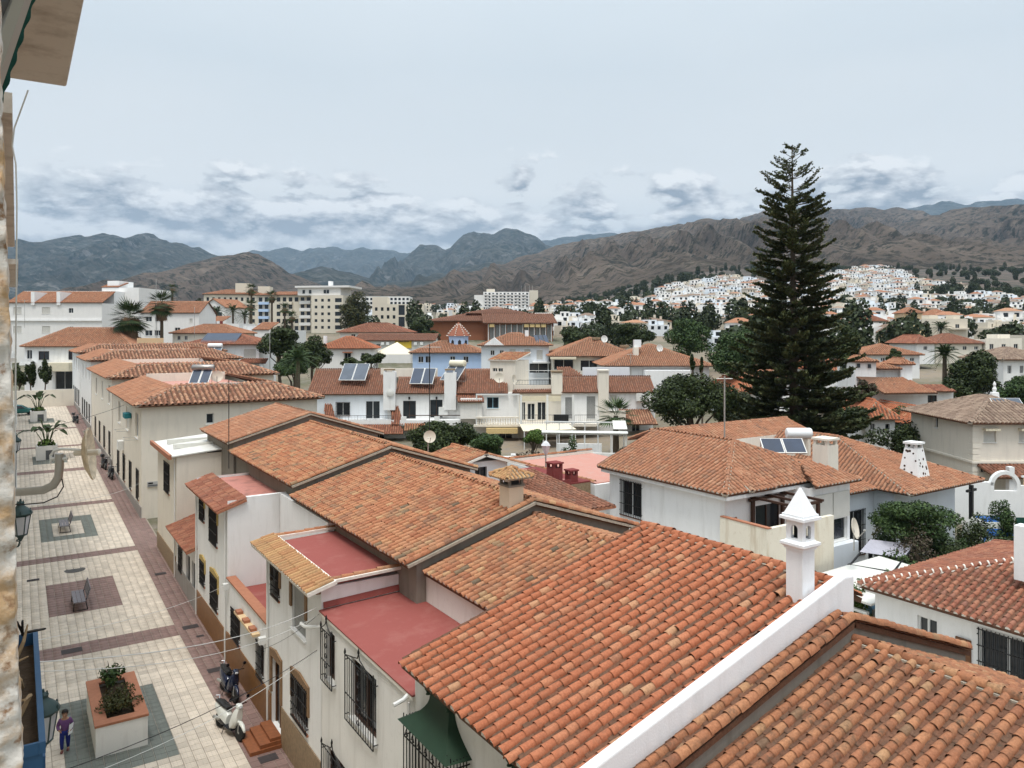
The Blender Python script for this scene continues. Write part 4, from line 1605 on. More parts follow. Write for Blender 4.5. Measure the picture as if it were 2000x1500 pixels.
# ------------------------------------------------------------------ the four stepped houses further up the street
SPEC = [(56.2, 74.2, 8.12, 'with the cream end wall and a steel solar heater', CREAM, T_SOOT),
        (74.9, 96.5, 9.02, 'with dark streaked tiles behind the steel heater', CREAM, T_SOOT),
        (97.3, 114.0, 9.85, 'carrying the white water tank', WHITE, T_SOOT),
        (114.8, 131.0, 10.35, 'at the street\'s top end with an orange roof wall', WHITE, T_SOOT)]
for i, (y0, y1, ze, txt, wm, tm) in enumerate(SPEC):
    h = thing('terraced_house', 'two storey house ' + txt, 'house', (12, (y0 + y1) / 2, street_z(y0)), 'stepped houses further up the street')
    zb = street_z(y0)
    x1 = 19.0 + 2.0 * i
    mb = MB()
    wins = []
    L = y1 - y0
    for k in range(4):
        a = y0 + 1.2 + k * (L - 2.4) / 4
        wins.append((a, a + 1.1, zb + 1.0, zb + 3.0, 'grille', WOODD))
    for k in range(3):
        a = y0 + 1.6 + k * (L - 2) / 3
        wins.append((a, a + 1.5, ze - 2.4, ze - .7, 'shutter' if k % 2 else 'glass'))
    street_wall(h, mb, 7.0, y0, y1, ze - .1, wins, z0=-.5)
    near_wall(h, mb, y0, 7.0, x1, ze - .1, [(11.1, 11.6, ze - 1.45, ze - .75, 'glass')] if i == 0 else [], z0=-.5)
    mb.quad((x1, y0, -.5), (x1, y1, -.5), (x1, y1, ze), (x1, y0, ze))
    mb.quad((7, y1, -.5), (7, y1, ze), (x1, y1, ze), (x1, y1, -.5))
    mb.quad((7.1, y0 + .1, ze - .1), (x1, y0 + .1, ze - .1), (x1, y1, ze - .1), (7.1, y1, ze - .1))
    mb.build('wall', wm, h)
    MB().box((6.95, y0 - .03, zb - 1.0), (6.998, y1, zb + .75)).build('skirting', GREYB, h)
    zr, s = ze + 1.06, 2.96
    a, b = 6.55, y0 - .45
    R = Roof(h, T_ORANGE, .27, .38, 0, False, 3)
    R.plane([(a, y1, ze), (a, b, ze), (a + s, b + s, zr), (a + s, y1, zr)])
    ro = R.finish('street_roof')
    R = Roof(h, tm, .36, .42, 0, True, 5)
    R.plane([(a, b, ze), (x1 + .4, b, ze), (x1 + .4 - s, b + s, zr), (a + s, b + s, zr)])
    R.plane([(x1 + .4, b, ze), (x1 + .4, y1, ze), (x1 + .4 - s, y1, zr), (x1 + .4 - s, b + s, zr)])
    R.ridge((a, b, ze), (a + s, b + s, zr), w=.9)
    R.ridge((a + s, b + s, zr), (x1 + .4 - s, b + s, zr), w=.8)
    R.ridge((x1 + .4, b, ze), (x1 + .4 - s, b + s, zr), w=.9)
    R.finish('roof')
    MB().box((a + s + .05, b + s + .1, ze - .1), (x1 + .3 - s, y1 - .1, ze + .55)).build('roof_terrace', PINK, h)
    # low parapet wall at the back of the terrace
    MB().box((a + s + .1, y1 - .3, ze + .55), (x1 + .2 - s, y1 - .1, zr - (.1 if i else -.2))).build('terrace_wall', CREAM if i else CREAM, h)
    if i == 0:
        ac = MB().box((6.6, 66.0, 3.9), (6.98, 67.0, 4.6)).build('air_conditioner', PVC, h)
        MB().box((6.55, 61.3, zb + 6.2), (6.98, 62.6, zb + 6.55)).build('awning', TEAL, h)
        MB().box((11.0, 55.9 + .2, 6.55), (11.7, 56.19, 6.62)).build('sill', CREAM, h)
        for yy in (58.5, 64.0):
            MB().tube([(6.98, yy, 5.6), (6.3, yy, 5.6), (6.3, yy + 1.6, 5.6), (6.98, yy + 1.6, 5.6)], .02, 4).build('clothes_rack', METALG, h)
    if i == 3:
        MB().box((14.2, 118.2, ze + .5), (17.6, 118.6, zr + .85)).build('roof_wall', OCHRE, h)
# street name plate on the cream end wall
sg = MB().box((7.35, 56.13, 2.65), (8.05, 56.17, 3.0)).build('street_sign', simple('sign_enamel', (.42, .42, .41), rough=.4), None)
MB().box((7.4, 56.12, 2.85), (7.7, 56.129, 2.95)).build('lettering', IRON, sg)
MB().box((7.4, 56.12, 2.71), (8.0, 56.129, 2.79)).build('lettering', GATEB, sg)
tag(sg, 'small pale street name plate on the cream end wall', 'sign')


def heater(label, T, tank_mat, panel_mat, W=1.9, tank_len=1.7, two=True, tank_r=.27, slope_len=1.5, tank_up=True):
    """thermosiphon solar heater: sloping panels, tank above, legs. local x along the tank, y towards the back"""
    o = T @ Vector((0, 0, 0))
    e = thing('solar_heater', label, 'solar heater', o)
    n = 2 if two else 1
    pw = W / n
    for i in range(n):
        mb = MB(T)
        a = -W / 2 + i * pw + .02
        mb.slab([(a, 0, .15), (a + pw - .04, 0, .15), (a + pw - .04, slope_len * .75, .15 + slope_len * .66), (a, slope_len * .75, .15 + slope_len * .66)], .07)
        pn = mb.build('panel_frame', PVC, e)
        m2 = MB(T)
        f = .05
        m2.slab([(a + f, .03, .19), (a + pw - .04 - f, .03, .19), (a + pw - .04 - f, slope_len * .75 - .03, .138 + slope_len * .66), (a + f, slope_len * .75 - .03, .138 + slope_len * .66)], .01)
        m2.build('glass', panel_mat, pn)
    if tank_mat:
        mb = MB(T)
        r = tank_r
        mb.lathe((-tank_len / 2, slope_len * .75 + .12, .2 + slope_len * .66 + r * .6), [(r * .3, -.05), (r * .8, -.02), (r, .05), (r, tank_len - .05), (r * .8, tank_len + .02), (r * .3, tank_len + .05)], 16, (1, 0, 0))
        mb.build('tank', tank_mat, e, True)
    mb = MB(T)
    for x in (-W / 2 + .1, W / 2 - .1):
        mb.tube([(x, slope_len * .75 + .1, -.1), (x, slope_len * .75 + .1, .15 + slope_len * .66)], .025, 5)
        mb.tube([(x, 0, .1), (x, slope_len * .75 + .1, -.05)], .02, 5)
    mb.build('stand', METALG, e)
    return e


P = at_d(387, 752, 62)
heater('solar heater with brushed steel tank on the cream stepped house', rot_frame(P, 4), STEELT, SOLAR, 1.6, 1.75)
P = at_d(288, 712, 105)
heater('solar heater with long white tank on the streaked roofs at left', rot_frame(P, 0), TANK, SOLARG, 2.6, 2.8, tank_r=.45, slope_len=2.2)
dish(None, at_d(424, 735, 64), (-.25, -1, .25), .48, DISHM, at_d(424, 752, 64), label='round dish with painted brown animal beside the steel heater')
dish(None, at_d(308, 680, 108), (.6, -1, .3), .75, DISHW, at_d(308, 700, 108), label='white satellite dish above the long white tank')
dish(None, at_d(394, 708, 85), (.9, -.6, .3), .45, DISHW, at_d(394, 722, 85), label='small tilted white dish on the streaked roofs')

# ------------------------------------------------------------------ the viewer's own building on the left
hO = thing('apartment_building', 'rough plastered facade edge of the viewer\'s own building along the left border', 'building', (-3, 15, 0))
MB().box((-8, 1.0, -.5), (-.45, 62, 16.6)).build('wall', STAINW, hO)
hO2 = thing('apartment_building', 'pale building continuing the left side of the street beyond the facade edge', 'building', (-4, 92, 1))
MB().box((-8, 62.4, -.5), (-.5, 121, 13.5)).build('wall', OLDWHITE, hO2)
eave = MB()
eave.box((-.44, -3, 16.62), (.62, 13.0, 16.95))
eo = eave.build('eave_slab', CONC, hO)
bv = eo.modifiers.new('worn', 'BEVEL')
bv.width, bv.segments = .03, 2
ledge = MB()
ledge.box((-.44, 13.3, 16.2), (-.05, 34, 16.5))
ledge.box((-.44, 34.5, 15.6), (.06, 52, 15.8))
ledge.build('cornice', CONC, hO)
ba = MB()
for z in (5.2, 8.4, 11.6):
    ba.box((-.44, 44, z), (.02, 60, z + .18))
ba.build('balcony_slab', OLDWHITE, hO)
rl = MB()
for z in (5.38, 8.58, 11.78):
    for y in np.arange(44, 60, .5):
        rl.tube([(-.02, y, z), (-.02, y, z + 1.0)], .02, 4, False)
    rl.tube([(-.02, 44, z + 1.0), (-.02, 60, z + 1.0)], .03, 4)
rl.build('balcony_railing', IRON, hO)


def rough_jamb():
    """thick hand-thrown plaster round the window edge, an arm's length away"""
    zs = np.arange(12.45, 13.30, .0035)
    V, Fq = [], []
    nx = 30
    for z in zs:
        v = HV - FPX * (z - EYE) / .61
        edge_u = lerp_table([(150, 0), (300, 6), (500, 14), (700, 21), (900, 27), (1100, 30), (1300, 34), (1500, 44)], v)
        xe = .61 * (SA + (edge_u - CU) / FPX * CA)
        for i in range(nx):
            t = i / (nx - 1)
            if t < .6:
                x = xe - (1 - t / .6) ** 1.6 * .09
                y = .735 + .006 * (1 - t / .6)
            else:
                q = (t - .6) / .4
                x = xe - .012 * q * q
                y = .735 + .22 * q
            q3 = Vector((x * 60, y * 60, z * 60))
            w = mnoise.fractal(q3 * .9, 1.0, 2.0, 4)
            k = max(0, 1 - abs(t - .55) * 1.2)
            x += .0028 * w * k
            y += .006 * mnoise.fractal(q3 * .8 + Vector((9, 0, 0)), 1.0, 2.0, 4)
            V.append((x, y, z))
    for j in range(len(zs) - 1):
        for i in range(nx - 1):
            Fq.append((j * nx + i, j * nx + i + 1, (j + 1) * nx + i + 1, (j + 1) * nx + i))
    m, nt, b = new_mat('flaking_limewash')
    p = pos(nt)
    c = mixc(nt, ramp(nt, tex(nt, p, 24, 6, .6), [(.42, (0, 0, 0)), (.58, (1, 1, 1))]), (.62, .58, .52), (.50, .33, .18))
    c = mixc(nt, ramp(nt, tex(nt, p, 75, 6, .6), [(.56, (0, 0, 0)), (.68, (1, 1, 1))]), c, (.26, .15, .08))
    nt.links.new(c, b.inputs['Base Color'])
    b.inputs['Roughness'].default_value = 1
    bump(nt, b, tex(nt, p, 320, 4), .5, .002)
    np_mesh('window_jamb', np.array(V), np.array(Fq), m, hO, np.ones(len(Fq), bool))


rough_jamb()

# rolled sun blind above the window
hA2 = thing('sun_blind', 'rolled sun blind with grey rail and dark green cloth edge, upper left corner', 'awning', at_d(20, 80, 1.05))
a, b = at_d(52, -60, 1.02), at_d(-40, 215, 1.06)
MB().tube([a, b], .016, 8).build('rail', METALG, hA2)
MB().tube([at_d(18, -60, 1.0), at_d(-70, 190, 1.05)], .012, 8).build('rail', GATEB, hA2)
mb = MB()
n = 40
vs, fs = [], []
for i in range(n + 1):
    t = i / n
    p = at_d(70, -60, 1.03).lerp(at_d(-28, 235, 1.07), t)
    q = at_d(88 + 2.5 * math.sin(t * 46), -60, 1.04).lerp(at_d(-10 + 2.5 * math.sin(t * 46), 245, 1.08), t)
    vs += [p, q, p + Vector((.0, .004, .002)), q + Vector((0, .004, .002))]
for i in range(n):
    k = 4 * i
    fs += [(k, k + 1, k + 5, k + 4), (k + 2, k + 6, k + 7, k + 3), (k + 1, k + 3, k + 7, k + 5)]
mb.add(vs, fs)
mb.build('cloth', simple('dark_green_canvas', (.012, .07, .055), rough=.85, var=.3, scale=60), hA2)

# blue plant trough hanging on the facade
hT = thing('plant_trough', 'weathered blue plastic plant trough with dry stems, lower left corner', 'planter', (-.1, 2.2, 11.9))
y0, y1, x0, x1, zt_ = 1.86, 2.56, -.22, .046, 12.15
mb = MB()
t = .006
mb.box((x1 - t, y0, zt_ - .26), (x1, y1, zt_))
mb.box((x0, y0, zt_ - .26), (x0 + t, y1, zt_))
mb.box((x0 + t, y0, zt_ - .26), (x1 - t, y0 + t, zt_ - .001))
mb.box((x0 + t, y1 - t, zt_ - .26), (x1 - t, y1, zt_ - .001))
mb.box((x0 + t, y0 + t, zt_ - .26), (x1 - t, y1 - t, zt_ - .24))
mb.box((x1 - .007, y0 - .008, zt_ - .02), (x1 + .005, y1 + .008, zt_ + .004))
mb.box((x0, y0 - .008, zt_ - .02), (x1 - .0075, y0 - .001, zt_ + .004))
for i in range(9):
    yy = y0 + .04 + i * .075
    mb.box((x1, yy, zt_ - .24), (x1 + .006, yy + .03, zt_ - .05))
for i in range(4):
    xx = x0 + .03 + i * .06
    mb.box((xx, y0 - .006, zt_ - .24), (xx + .03, y0, zt_ - .05))
mb.build('trough', BLUEP, hT)
MB().box((x0 + t, y0 + t, zt_ - .238), (x1 - t, y1 - t, zt_ - .035)).build('soil', SOIL, hT)
for i in range(16):
    a = Vector((random.uniform(x0 + .03, x1 - .03), random.uniform(y0 + .06, y1 - .06), zt_ - .04))
    q = a + Vector((random.gauss(0, .05), random.gauss(0, .09), random.uniform(.03, .10)))
    q.x = min(q.x, x1 - .02)
    MB().tube([a, a.lerp(q, .5) + Vector((random.gauss(0, .015), random.gauss(0, .02), .01)), q], [.007, .005, .002], 5).build('stem', TWIG, hT)
for p, q in ((at_d(52, 1235, 2.1), at_d(88, 1228, 2.0)), (at_d(46, 1240, 2.1), at_d(33, 1215, 2.0)), (at_d(44, 1240, 2.1), at_d(44, 1213, 2.0))):
    MB().tube([p, q], [.004, .003], 5).build('hook', IRON, hT)


def lantern(label, p, s=1.0, bracket=True):
    """hexagonal wall lantern on an iron scroll bracket; p is the middle of the glass body"""
    e = thing('wall_lantern', label, 'lamp', p)
    p = Vector(p)
    mb = MB()
    mb.lathe(p, [(.15 * s, -.30 * s), (.23 * s, .22 * s), (.22 * s, .222 * s), (.05 * s, .225 * s)], 6)
    mb.build('glass', LGLASS, e)
    fr = MB()
    for k in range(6):
        w = 2 * math.pi * k / 6
        c, q = math.cos(w), math.sin(w)
        fr.tube([p + Vector((.153 * c, .153 * q, -.30)) * s, p + Vector((.235 * c, .235 * q, .225)) * s], .014 * s, 4)
    for r, z in ((.158, -.31), (.24, .215)):
        fr.lathe(p + Vector((0, 0, z * s)), [(r * s, -.02 * s), (r * s * 1.08, 0), (r * s, .02 * s)], 6)
    fr.build('frame', LAMPGREEN, e)
    tp = MB()
    tp.lathe(p, [(.275 * s, .235 * s), (.29 * s, .27 * s), (.25 * s, .34 * s), (.16 * s, .42 * s), (.11 * s, .46 * s), (.085 * s, .50 * s), (.095 * s, .56 * s), (.03 * s, .60 * s), (.02 * s, .66 * s)], 18)
    for k in range(6):
        w = 2 * math.pi * (k + .5) / 6
        tp.lathe(p + Vector((.26 * math.cos(w), .26 * math.sin(w), .27)) * s, [(.03 * s, 0), (.022 * s, .06 * s), (.006 * s, .1 * s)], 5)
        tp.lathe(p + Vector((.075 * math.cos(w), .075 * math.sin(w), .53)) * s, [(.02 * s, 0), (.016 * s, .05 * s), (.004 * s, .08 * s)], 5)
    tp.build('cap', LAMPGREEN, e, True)
    br = MB()
    wx = -.45
    b = p + Vector((0, 0, -.32 * s))
    br.lathe(b, [(.03 * s, -.16 * s), (.06 * s, -.1 * s), (.09 * s, -.03 * s), (.12 * s, 0)], 8)
    br.tube([b + Vector((0, 0, -.12 * s)), b + Vector((-.05, 0, -.30 * s)), b + Vector((-.22, 0, -.34 * s)), Vector((wx, b.y, b.z - .2 * s))], .022 * s, 6)
    br.tube([b + Vector((0, 0, -.12 * s)), b + Vector((-.15, 0, -.13 * s)), Vector((wx, b.y, b.z - .05 * s))], .018 * s, 6)
    br.tube([b + Vector((-.1 + .1 * math.cos(w), 0, -.23 * s + .08 * s * math.sin(w))) for w in np.linspace(0, 6.0, 12)], .012 * s, 5)
    br.build('bracket', LAMPGREEN, e)
    return e


lantern('green iron wall lantern just right of the blue plant trough', at_d(84, 1415, 14.2), 1.0)
lantern('black iron wall lantern higher up the facade, above the near bench', at_d(40, 1022, 19), .92)
lantern('small far wall lantern at the left border, beside the potted plants', at_d(31, 870, 42), .95)

# small satellite dish on a bent pipe, seen on edge
D7 = 7.0
hS = thing('satellite_dish', 'rusty dish seen on edge, held out on a bent grey pipe over the street', 'satellite dish', at_d(60, 955, D7))
RV, FV = Vector((CA, -SA, 0)), Vector((SA, CA, 0))
MB().tube([at_d(-40, 962, D7 + .3), at_d(40, 961, D7 + .1), at_d(85, 957, D7), at_d(104, 948, D7), at_d(114, 932, D7), at_d(116, 912, D7), at_d(116, 886, D7)], .038, 10).build('pipe_mast', METALG, hS, True)
cc = at_d(162, 888, D7)
aim = (RV * .93 + FV * .36 + Vector((0, 0, .10))).normalized()
mb = MB()
r = .24
prof = [(r * q, .30 * r * q * q) for q in (.02, .35, .7, 1.0)] + [(r * q, .30 * r * q * q - .014) for q in (1.0, .6, .02)]
mb.lathe(cc, prof, 28, aim)
mb.build('bowl', RUSTY, hS, True)
mb = MB()
mb.tube([at_d(146, 885, D7), at_d(168, 884, D7), at_d(190, 883, D7)], [.026, .028, .026], 8)
mb.lathe(at_d(188, 883, D7), [(.02, -.02), (.03, 0), (.03, .03), (.012, .04)], 10, RV)
mb.build('feed_arm', DISHM, hS, True)
mb = MB()
mb.tube([at_d(100, 905, D7), at_d(99, 890, D7), at_d(106, 880, D7), at_d(118, 877, D7), at_d(146, 878, D7), at_d(158, 880, D7)], .014, 6)
mb.tube([at_d(100, 896, D7), at_d(132, 896, D7)], .016, 6)
mb.tube([at_d(169, 850, D7), at_d(163, 843, D7), at_d(172, 838, D7)], .008, 5)
mb.build('clamp', PVC, hS)
MB().tube([at_d(121, 935, D7), at_d(124, 950, D7), at_d(112, 970, D7), at_d(85, 982, D7), at_d(40, 986, D7), at_d(-10, 984, D7)], .006, 5).build('cable', CABLEB, hS)


def wire(label, pts, r, mat, sag=0.0, n=14, name='overhead_wire'):
    P = [Vector(q) for q in pts]
    if len(P) == 2:
        P = [P[0].lerp(P[1], i / n) - Vector((0, 0, sag * 4 * (i / n) * (1 - i / n))) for i in range(n + 1)]
    o = MB().tube(P, r, 5).build(name, mat)
    return tag(o, label, 'wire', 'wires over the street')


wire('upper of two white cables crossing the street to the terrace corner', [(-.4, 10, 9.45), (6.93, 20.42, 5.5)], .008, CABLEW, .34)
wire('lower of two white cables crossing the street to the terrace corner', [(-.4, 10.6, 9.15), (6.93, 20.45, 5.25)], .006, CABLEW, .42)
wire('thin pale cable from the facade to the lamp on the tower house', [(-.4, 10.2, 9.5), (6.93, 31.3, 3.1)], .005, CABLEW, .2)
wire('black cable crossing low over the planter to the white house', [(-.4, 13.6, 6.2), (6.93, 20.5, 4.28)], .008, CABLEB, .3)
wire('pale cable just under the black cable over the planter', [(-.4, 13.0, 6.3), (6.93, 20.5, 4.25)], .006, CABLEW, .38)
wire('dark cable hanging between the white houses and the doorway', [(6.95, 20.4, 5.3), (6.75, 26.2, 2.3)], .006, CABLEB, .15)
wire('pair of pale cables slung across the street beyond the first bench', [(-.4, 26, 8.1), (6.93, 56.1, 3.0)], .01, CABLEW, .35)
wire('black cable high across the street by the stepped houses', [(-.4, 44, 8.1), (6.6, 62, 7.75)], .014, CABLEB, .2)
wire('long hanging cord beside the facade edge at the left border', [at_d(55, 176, 3.0), at_d(28, 250, 3.0), at_d(24, 285, 3.0), at_d(31, 320, 3.0), at_d(33, 400, 3.0), at_d(32, 560, 3.0), at_d(30, 760, 3.0), at_d(28, 1000, 3.0)], .003, CABLEW, name='hanging_cord')

# ------------------------------------------------------------------ things on the plaza
hP = thing('stone_planter', 'large white masonry planter with terracotta rim and two shrubs', 'planter', (2.75, 28.2, 0))
mb = MB()
px0, px1, py0, py1, ph = 2.03, 3.48, 26.45, 30.0, .92
mb.box((px0, py0, -.02), (px1, py0 + .22, ph))
mb.box((px0, py1 - .22, -.02), (px1, py1, ph))
mb.box((px0, py0 + .221, -.02), (px0 + .22, py1 - .221, ph))
mb.box((px1 - .22, py0 + .221, -.02), (px1, py1 - .221, ph))
mb.build('trough', OLDWHITE, hP)
mb = MB()
ov, w = .03, .33
mb.box((px0 - ov, py0 - ov, ph + .003), (px1 + ov, py0 + w, ph + .075))
mb.box((px0 - ov, py1 - w, ph + .003), (px1 + ov, py1 + ov, ph + .075))
mb.box((px0 - ov, py0 + w + .004, ph + .003), (px0 + w, py1 - w - .004, ph + .075))
mb.box((px1 - w, py0 + w + .004, ph + .003), (px1 + ov, py1 - w - .004, ph + .075))
mb.build('rim', BRICKO, hP)
MB().box((px0 + .225, py0 + .225, .4), (px1 - .225, py1 - .225, ph - .12)).build('soil', SOIL, hP)


def leaf_cloud(name, blobs, n, size, mat, parent, flat=.0, seed=0, droop=0.0):
    """leaves spread through ellipsoid clumps, denser at their outsides; blobs (x, y, z, rx, ry, rz)"""
    g = np.random.default_rng(seed + 11)
    B = np.array(blobs, float)
    vol = (B[:, 3] * B[:, 4] * B[:, 5]) ** .67
    idx = g.choice(len(B), n, p=vol / vol.sum())
    d = g.normal(size=(n, 3))
    d /= np.linalg.norm(d, axis=1)[:, None]
    rad = .45 + .6 * g.random(n) ** .55
    C = B[idx, :3] + d * rad[:, None] * B[idx, 3:6]
    nrm = d * .7 + g.normal(size=(n, 3)) * .6 + np.array([0, 0, .35])
    nrm /= np.linalg.norm(nrm, axis=1)[:, None]
    t = np.cross(nrm, g.normal(size=(n, 3)))
    t /= np.linalg.norm(t, axis=1)[:, None]
    b = np.cross(nrm, t)
    s = size * (.6 + .8 * g.random(n))
    A = np.stack([t * s[:, None], b * s[:, None], nrm * s[:, None], C], axis=2)
    tv = [(-.5, 0, 0), (0, -.28, .10), (.5, 0, 0), (0, .28, .10)]
    o = stamp(name, tv, [(0, 1, 2, 3)], A, mat, parent)
    return o


def limb(mb, a, b, r0, r1, wob=.1, n=4):
    a, b = Vector(a), Vector(b)
    L = (b - a).length
    pts = [a.lerp(b, i / n) + Vector((random.gauss(0, wob), random.gauss(0, wob), 0)) * L * .15 * math.sin(math.pi * i / n) for i in range(n + 1)]
    mb.tube(pts, [r0 + (r1 - r0) * i / n for i in range(n + 1)], 6)


def shrub(label, c, r, h, n, size, mat, name='shrub', group=None, k=7, cat='shrub', seed=0, stems=5):
    random.seed(seed * 31 + 5)
    e = thing(name, label, cat, c, group)
    c = Vector(c)
    mb = MB()
    for i in range(stems):
        w = random.uniform(0, 6.28)
        limb(mb, c, c + Vector((math.cos(w) * r * .6, math.sin(w) * r * .6, h * random.uniform(.6, .9))), .03 + .012 * h, .008, .4)
    mb.build('stem', BARK, e)
    bl = []
    for i in range(k):
        w, q = random.uniform(0, 6.28), math.sqrt(random.random()) * r * .72
        s = random.uniform(.34, .55)
        bl.append((c.x + math.cos(w) * q, c.y + math.sin(w) * q, c.z + h * random.uniform(.32, .82), r * s, r * s, h * s * .55))
    leaf_cloud('foliage', bl, n, size, mat, e, seed=seed)
    return e


shrub('taller rose-like shrub at the far end of the white masonry planter', (2.75, 29.3, .8), .42, 1.05, 420, .13, L_MID, seed=1)
shrub('low olive brown shrub at the near end of the white masonry planter', (2.75, 27.5, .75), .62, .75, 1500, .085, L_OLIVE, seed=2, k=10)


def bench(label, x, y, z):
    e = thing('bench', label, 'bench', (x, y, z), 'benches on the plaza')
    for i in range(3):
        xx = x - .42 + i * .17
        MB().box((xx, y - .95, z + .43), (xx + .15, y + .95, z + .465)).build('seat_slat', GREYSLAT, e)
    for i in range(3):
        zz, xx = z + .56 + i * .16, x + .12 + i * .045
        MB().slab([(xx, y - .95, zz), (xx + .04, y - .95, zz + .14), (xx + .04, y + .95, zz + .14), (xx, y + .95, zz)], .03).build('back_slat', GREYSLAT, e)
    for yy in (y - .75, y + .75):
        mb = MB()
        mb.tube([(x - .42, yy, z), (x - .38, yy, z + .42), (x + .08, yy, z + .42), (x + .27, yy, z + 1.02)], .025, 6)
        mb.tube([(x + .08, yy, z + .42), (x + .16, yy, z)], .025, 6)
        mb.tube([(x - .42, yy, z + .02), (x + .16, yy, z + .02)], .02, 6)
        mb.build('leg', IRON, e)


bench('slatted bench on the plum coloured paving square', 2.62, 41.2, street_z(41.2))
bench('slatted bench inside the grey-green paving frame further up', 2.68, 55.6, street_z(55.6))


def scooter(label, p, heading, paint, top_box=False, seat=None):
    """step-through scooter: local +x forward"""
    T = Matrix.Translation(p) @ Matrix.Rotation(heading, 4, 'Z') @ Matrix.Rotation(math.radians(-7), 4, 'X')
    e = thing('scooter', label, 'scooter', p, 'scooters parked along the houses')

    def wheel(x):
        r = .255
        m = MB(T)
        m.lathe((x, -.055, r), [(r * .66, 0), (r * .92, .0), (r, .03), (r, .08), (r * .92, .11), (r * .66, .11)], 22, (0, 1, 0))
        w = m.build('wheel', RUBBER, e, True)
        m = MB(T)
        m.lathe((x, -.04, r), [(.03, -.02), (.05, .0), (.05, .08), (.03, .1)], 10, (0, 1, 0))
        for k in range(5):
            a = 2 * math.pi * k / 5
            m.tube([(x, 0, r), (x + r * .68 * math.cos(a), 0, r + r * .68 * math.sin(a))], .018, 5)
        m.lathe((x, -.045, r), [(r * .62, 0), (r * .68, .01), (r * .68, .08), (r * .62, .09)], 22, (0, 1, 0))
        m.build('rim', METALG, w, True)

    wheel(.66)
    wheel(-.62)

    def loft(name, secs, mat, parent=e):
        """secs: (x, z_low, z_high, half_width_low, half_width_high)"""
        m = MB(T)
        vs, k = [], 10
        for x, z0, z1, w0, w1 in secs:
            for i in range(k):
                a = 2 * math.pi * i / k
                c, s = math.cos(a), math.sin(a)
                t = (s + 1) / 2
                ww = w0 + (w1 - w0) * t
                vs.append((x, ww * (abs(c) ** .7) * (1 if c > 0 else -1), z0 + (z1 - z0) * ((abs(s) ** .75 * (1 if s > 0 else -1)) + 1) / 2))
        n = len(secs)
        fs = [(i * k + j, i * k + (j + 1) % k, (i + 1) * k + (j + 1) % k, (i + 1) * k + j) for i in range(n - 1) for j in range(k)]
        fs += [tuple(range(k - 1, -1, -1)), tuple(range((n - 1) * k, n * k))]
        m.add(vs, fs)
        return m.build(name, mat, parent, True)

    loft('rear_body', [(-.98, .56, .70, .06, .05), (-.80, .46, .76, .14, .11), (-.50, .34, .76, .18, .15), (-.22, .28, .72, .18, .14), (-.06, .24, .58, .15, .12)], paint)
    loft('footboard', [(-.16, .22, .32, .15, .16), (.10, .20, .28, .17, .18), (.34, .22, .30, .17, .17)], BLACKP)
    loft('leg_shield', [(.26, .24, .60, .19, .20), (.36, .28, .92, .21, .17), (.45, .40, 1.0, .19, .13), (.53, .52, .96, .12, .08)], paint)
    loft('seat', [(-.92, .75, .83, .09, .08), (-.66, .74, .87, .14, .13), (-.36, .73, .82, .15, .13), (-.12, .70, .80, .12, .10)], seat or SEATL)
    loft('front_mudguard', [(.46, .50, .58, .05, .05), (.62, .50, .60, .075, .06), (.80, .44, .54, .07, .05), (.92, .33, .40, .04, .03)], paint)
    loft('headset', [(.34, .94, 1.06, .08, .07), (.44, .93, 1.08, .12, .10), (.54, .92, 1.04, .09, .07)], paint)
    loft('headlight', [(.53, .93, 1.02, .07, .06), (.57, .95, 1.0, .05, .04)], LGLASS)
    loft('engine', [(-.74, .18, .40, .10, .12), (-.40, .16, .40, .12, .12), (-.20, .2, .34, .09, .09)], BLACKP)
    m = MB(T)
    m.tube([(.58, 0, .60), (.66, 0, .26)], .03, 6)
    m.tube([(.62, .07, .56), (.66, .08, .26)], .018, 6)
    m.tube([(.62, -.07, .56), (.66, -.08, .26)], .018, 6)
    m.build('fork', METALG, e)
    m = MB(T)
    m.tube([(.30, -.34, 1.00), (.40, -.2, 1.04), (.42, 0, 1.02), (.40, .2, 1.04), (.30, .34, 1.00)], .016, 6)
    m.build('handlebar', BLACKP, e)
    for s in (-1, 1):
        m = MB(T)
        m.tube([(.38, s * .22, 1.04), (.40, s * .28, 1.20)], .008, 5)
        m.lathe((.40, s * .30, 1.24), [(.02, -.012), (.06, -.008), (.06, .004), (.02, .008)], 10, (1, 0, 0))
        m.build('mirror', BLACKP, e)
    m = MB(T)
    m.lathe((-.86, -.13, .30), [(.03, 0), (.055, .03), (.055, .38), (.03, .42)], 10, (1, 0, .15))
    m.build('exhaust', METALG, e, True)
    m = MB(T)
    m.tube([(-.80, .0, .80), (-1.0, .10, .88), (-1.06, 0, .88), (-1.0, -.10, .88), (-.80, 0, .80)], .014, 5)
    m.build('rear_rack', CHROME, e)
    m = MB(T)
    m.tube([(-.1, -.2, .01), (-.1, -.12, .26)], .014, 5)
    m.build('side_stand', BLACKP, e)
    if top_box:
        loft('top_box', [(-1.22, .90, 1.12, .14, .12), (-1.12, .87, 1.18, .19, .16), (-.90, .87, 1.18, .19, .16), (-.80, .90, 1.10, .15, .12)], BLACKP)
    return e


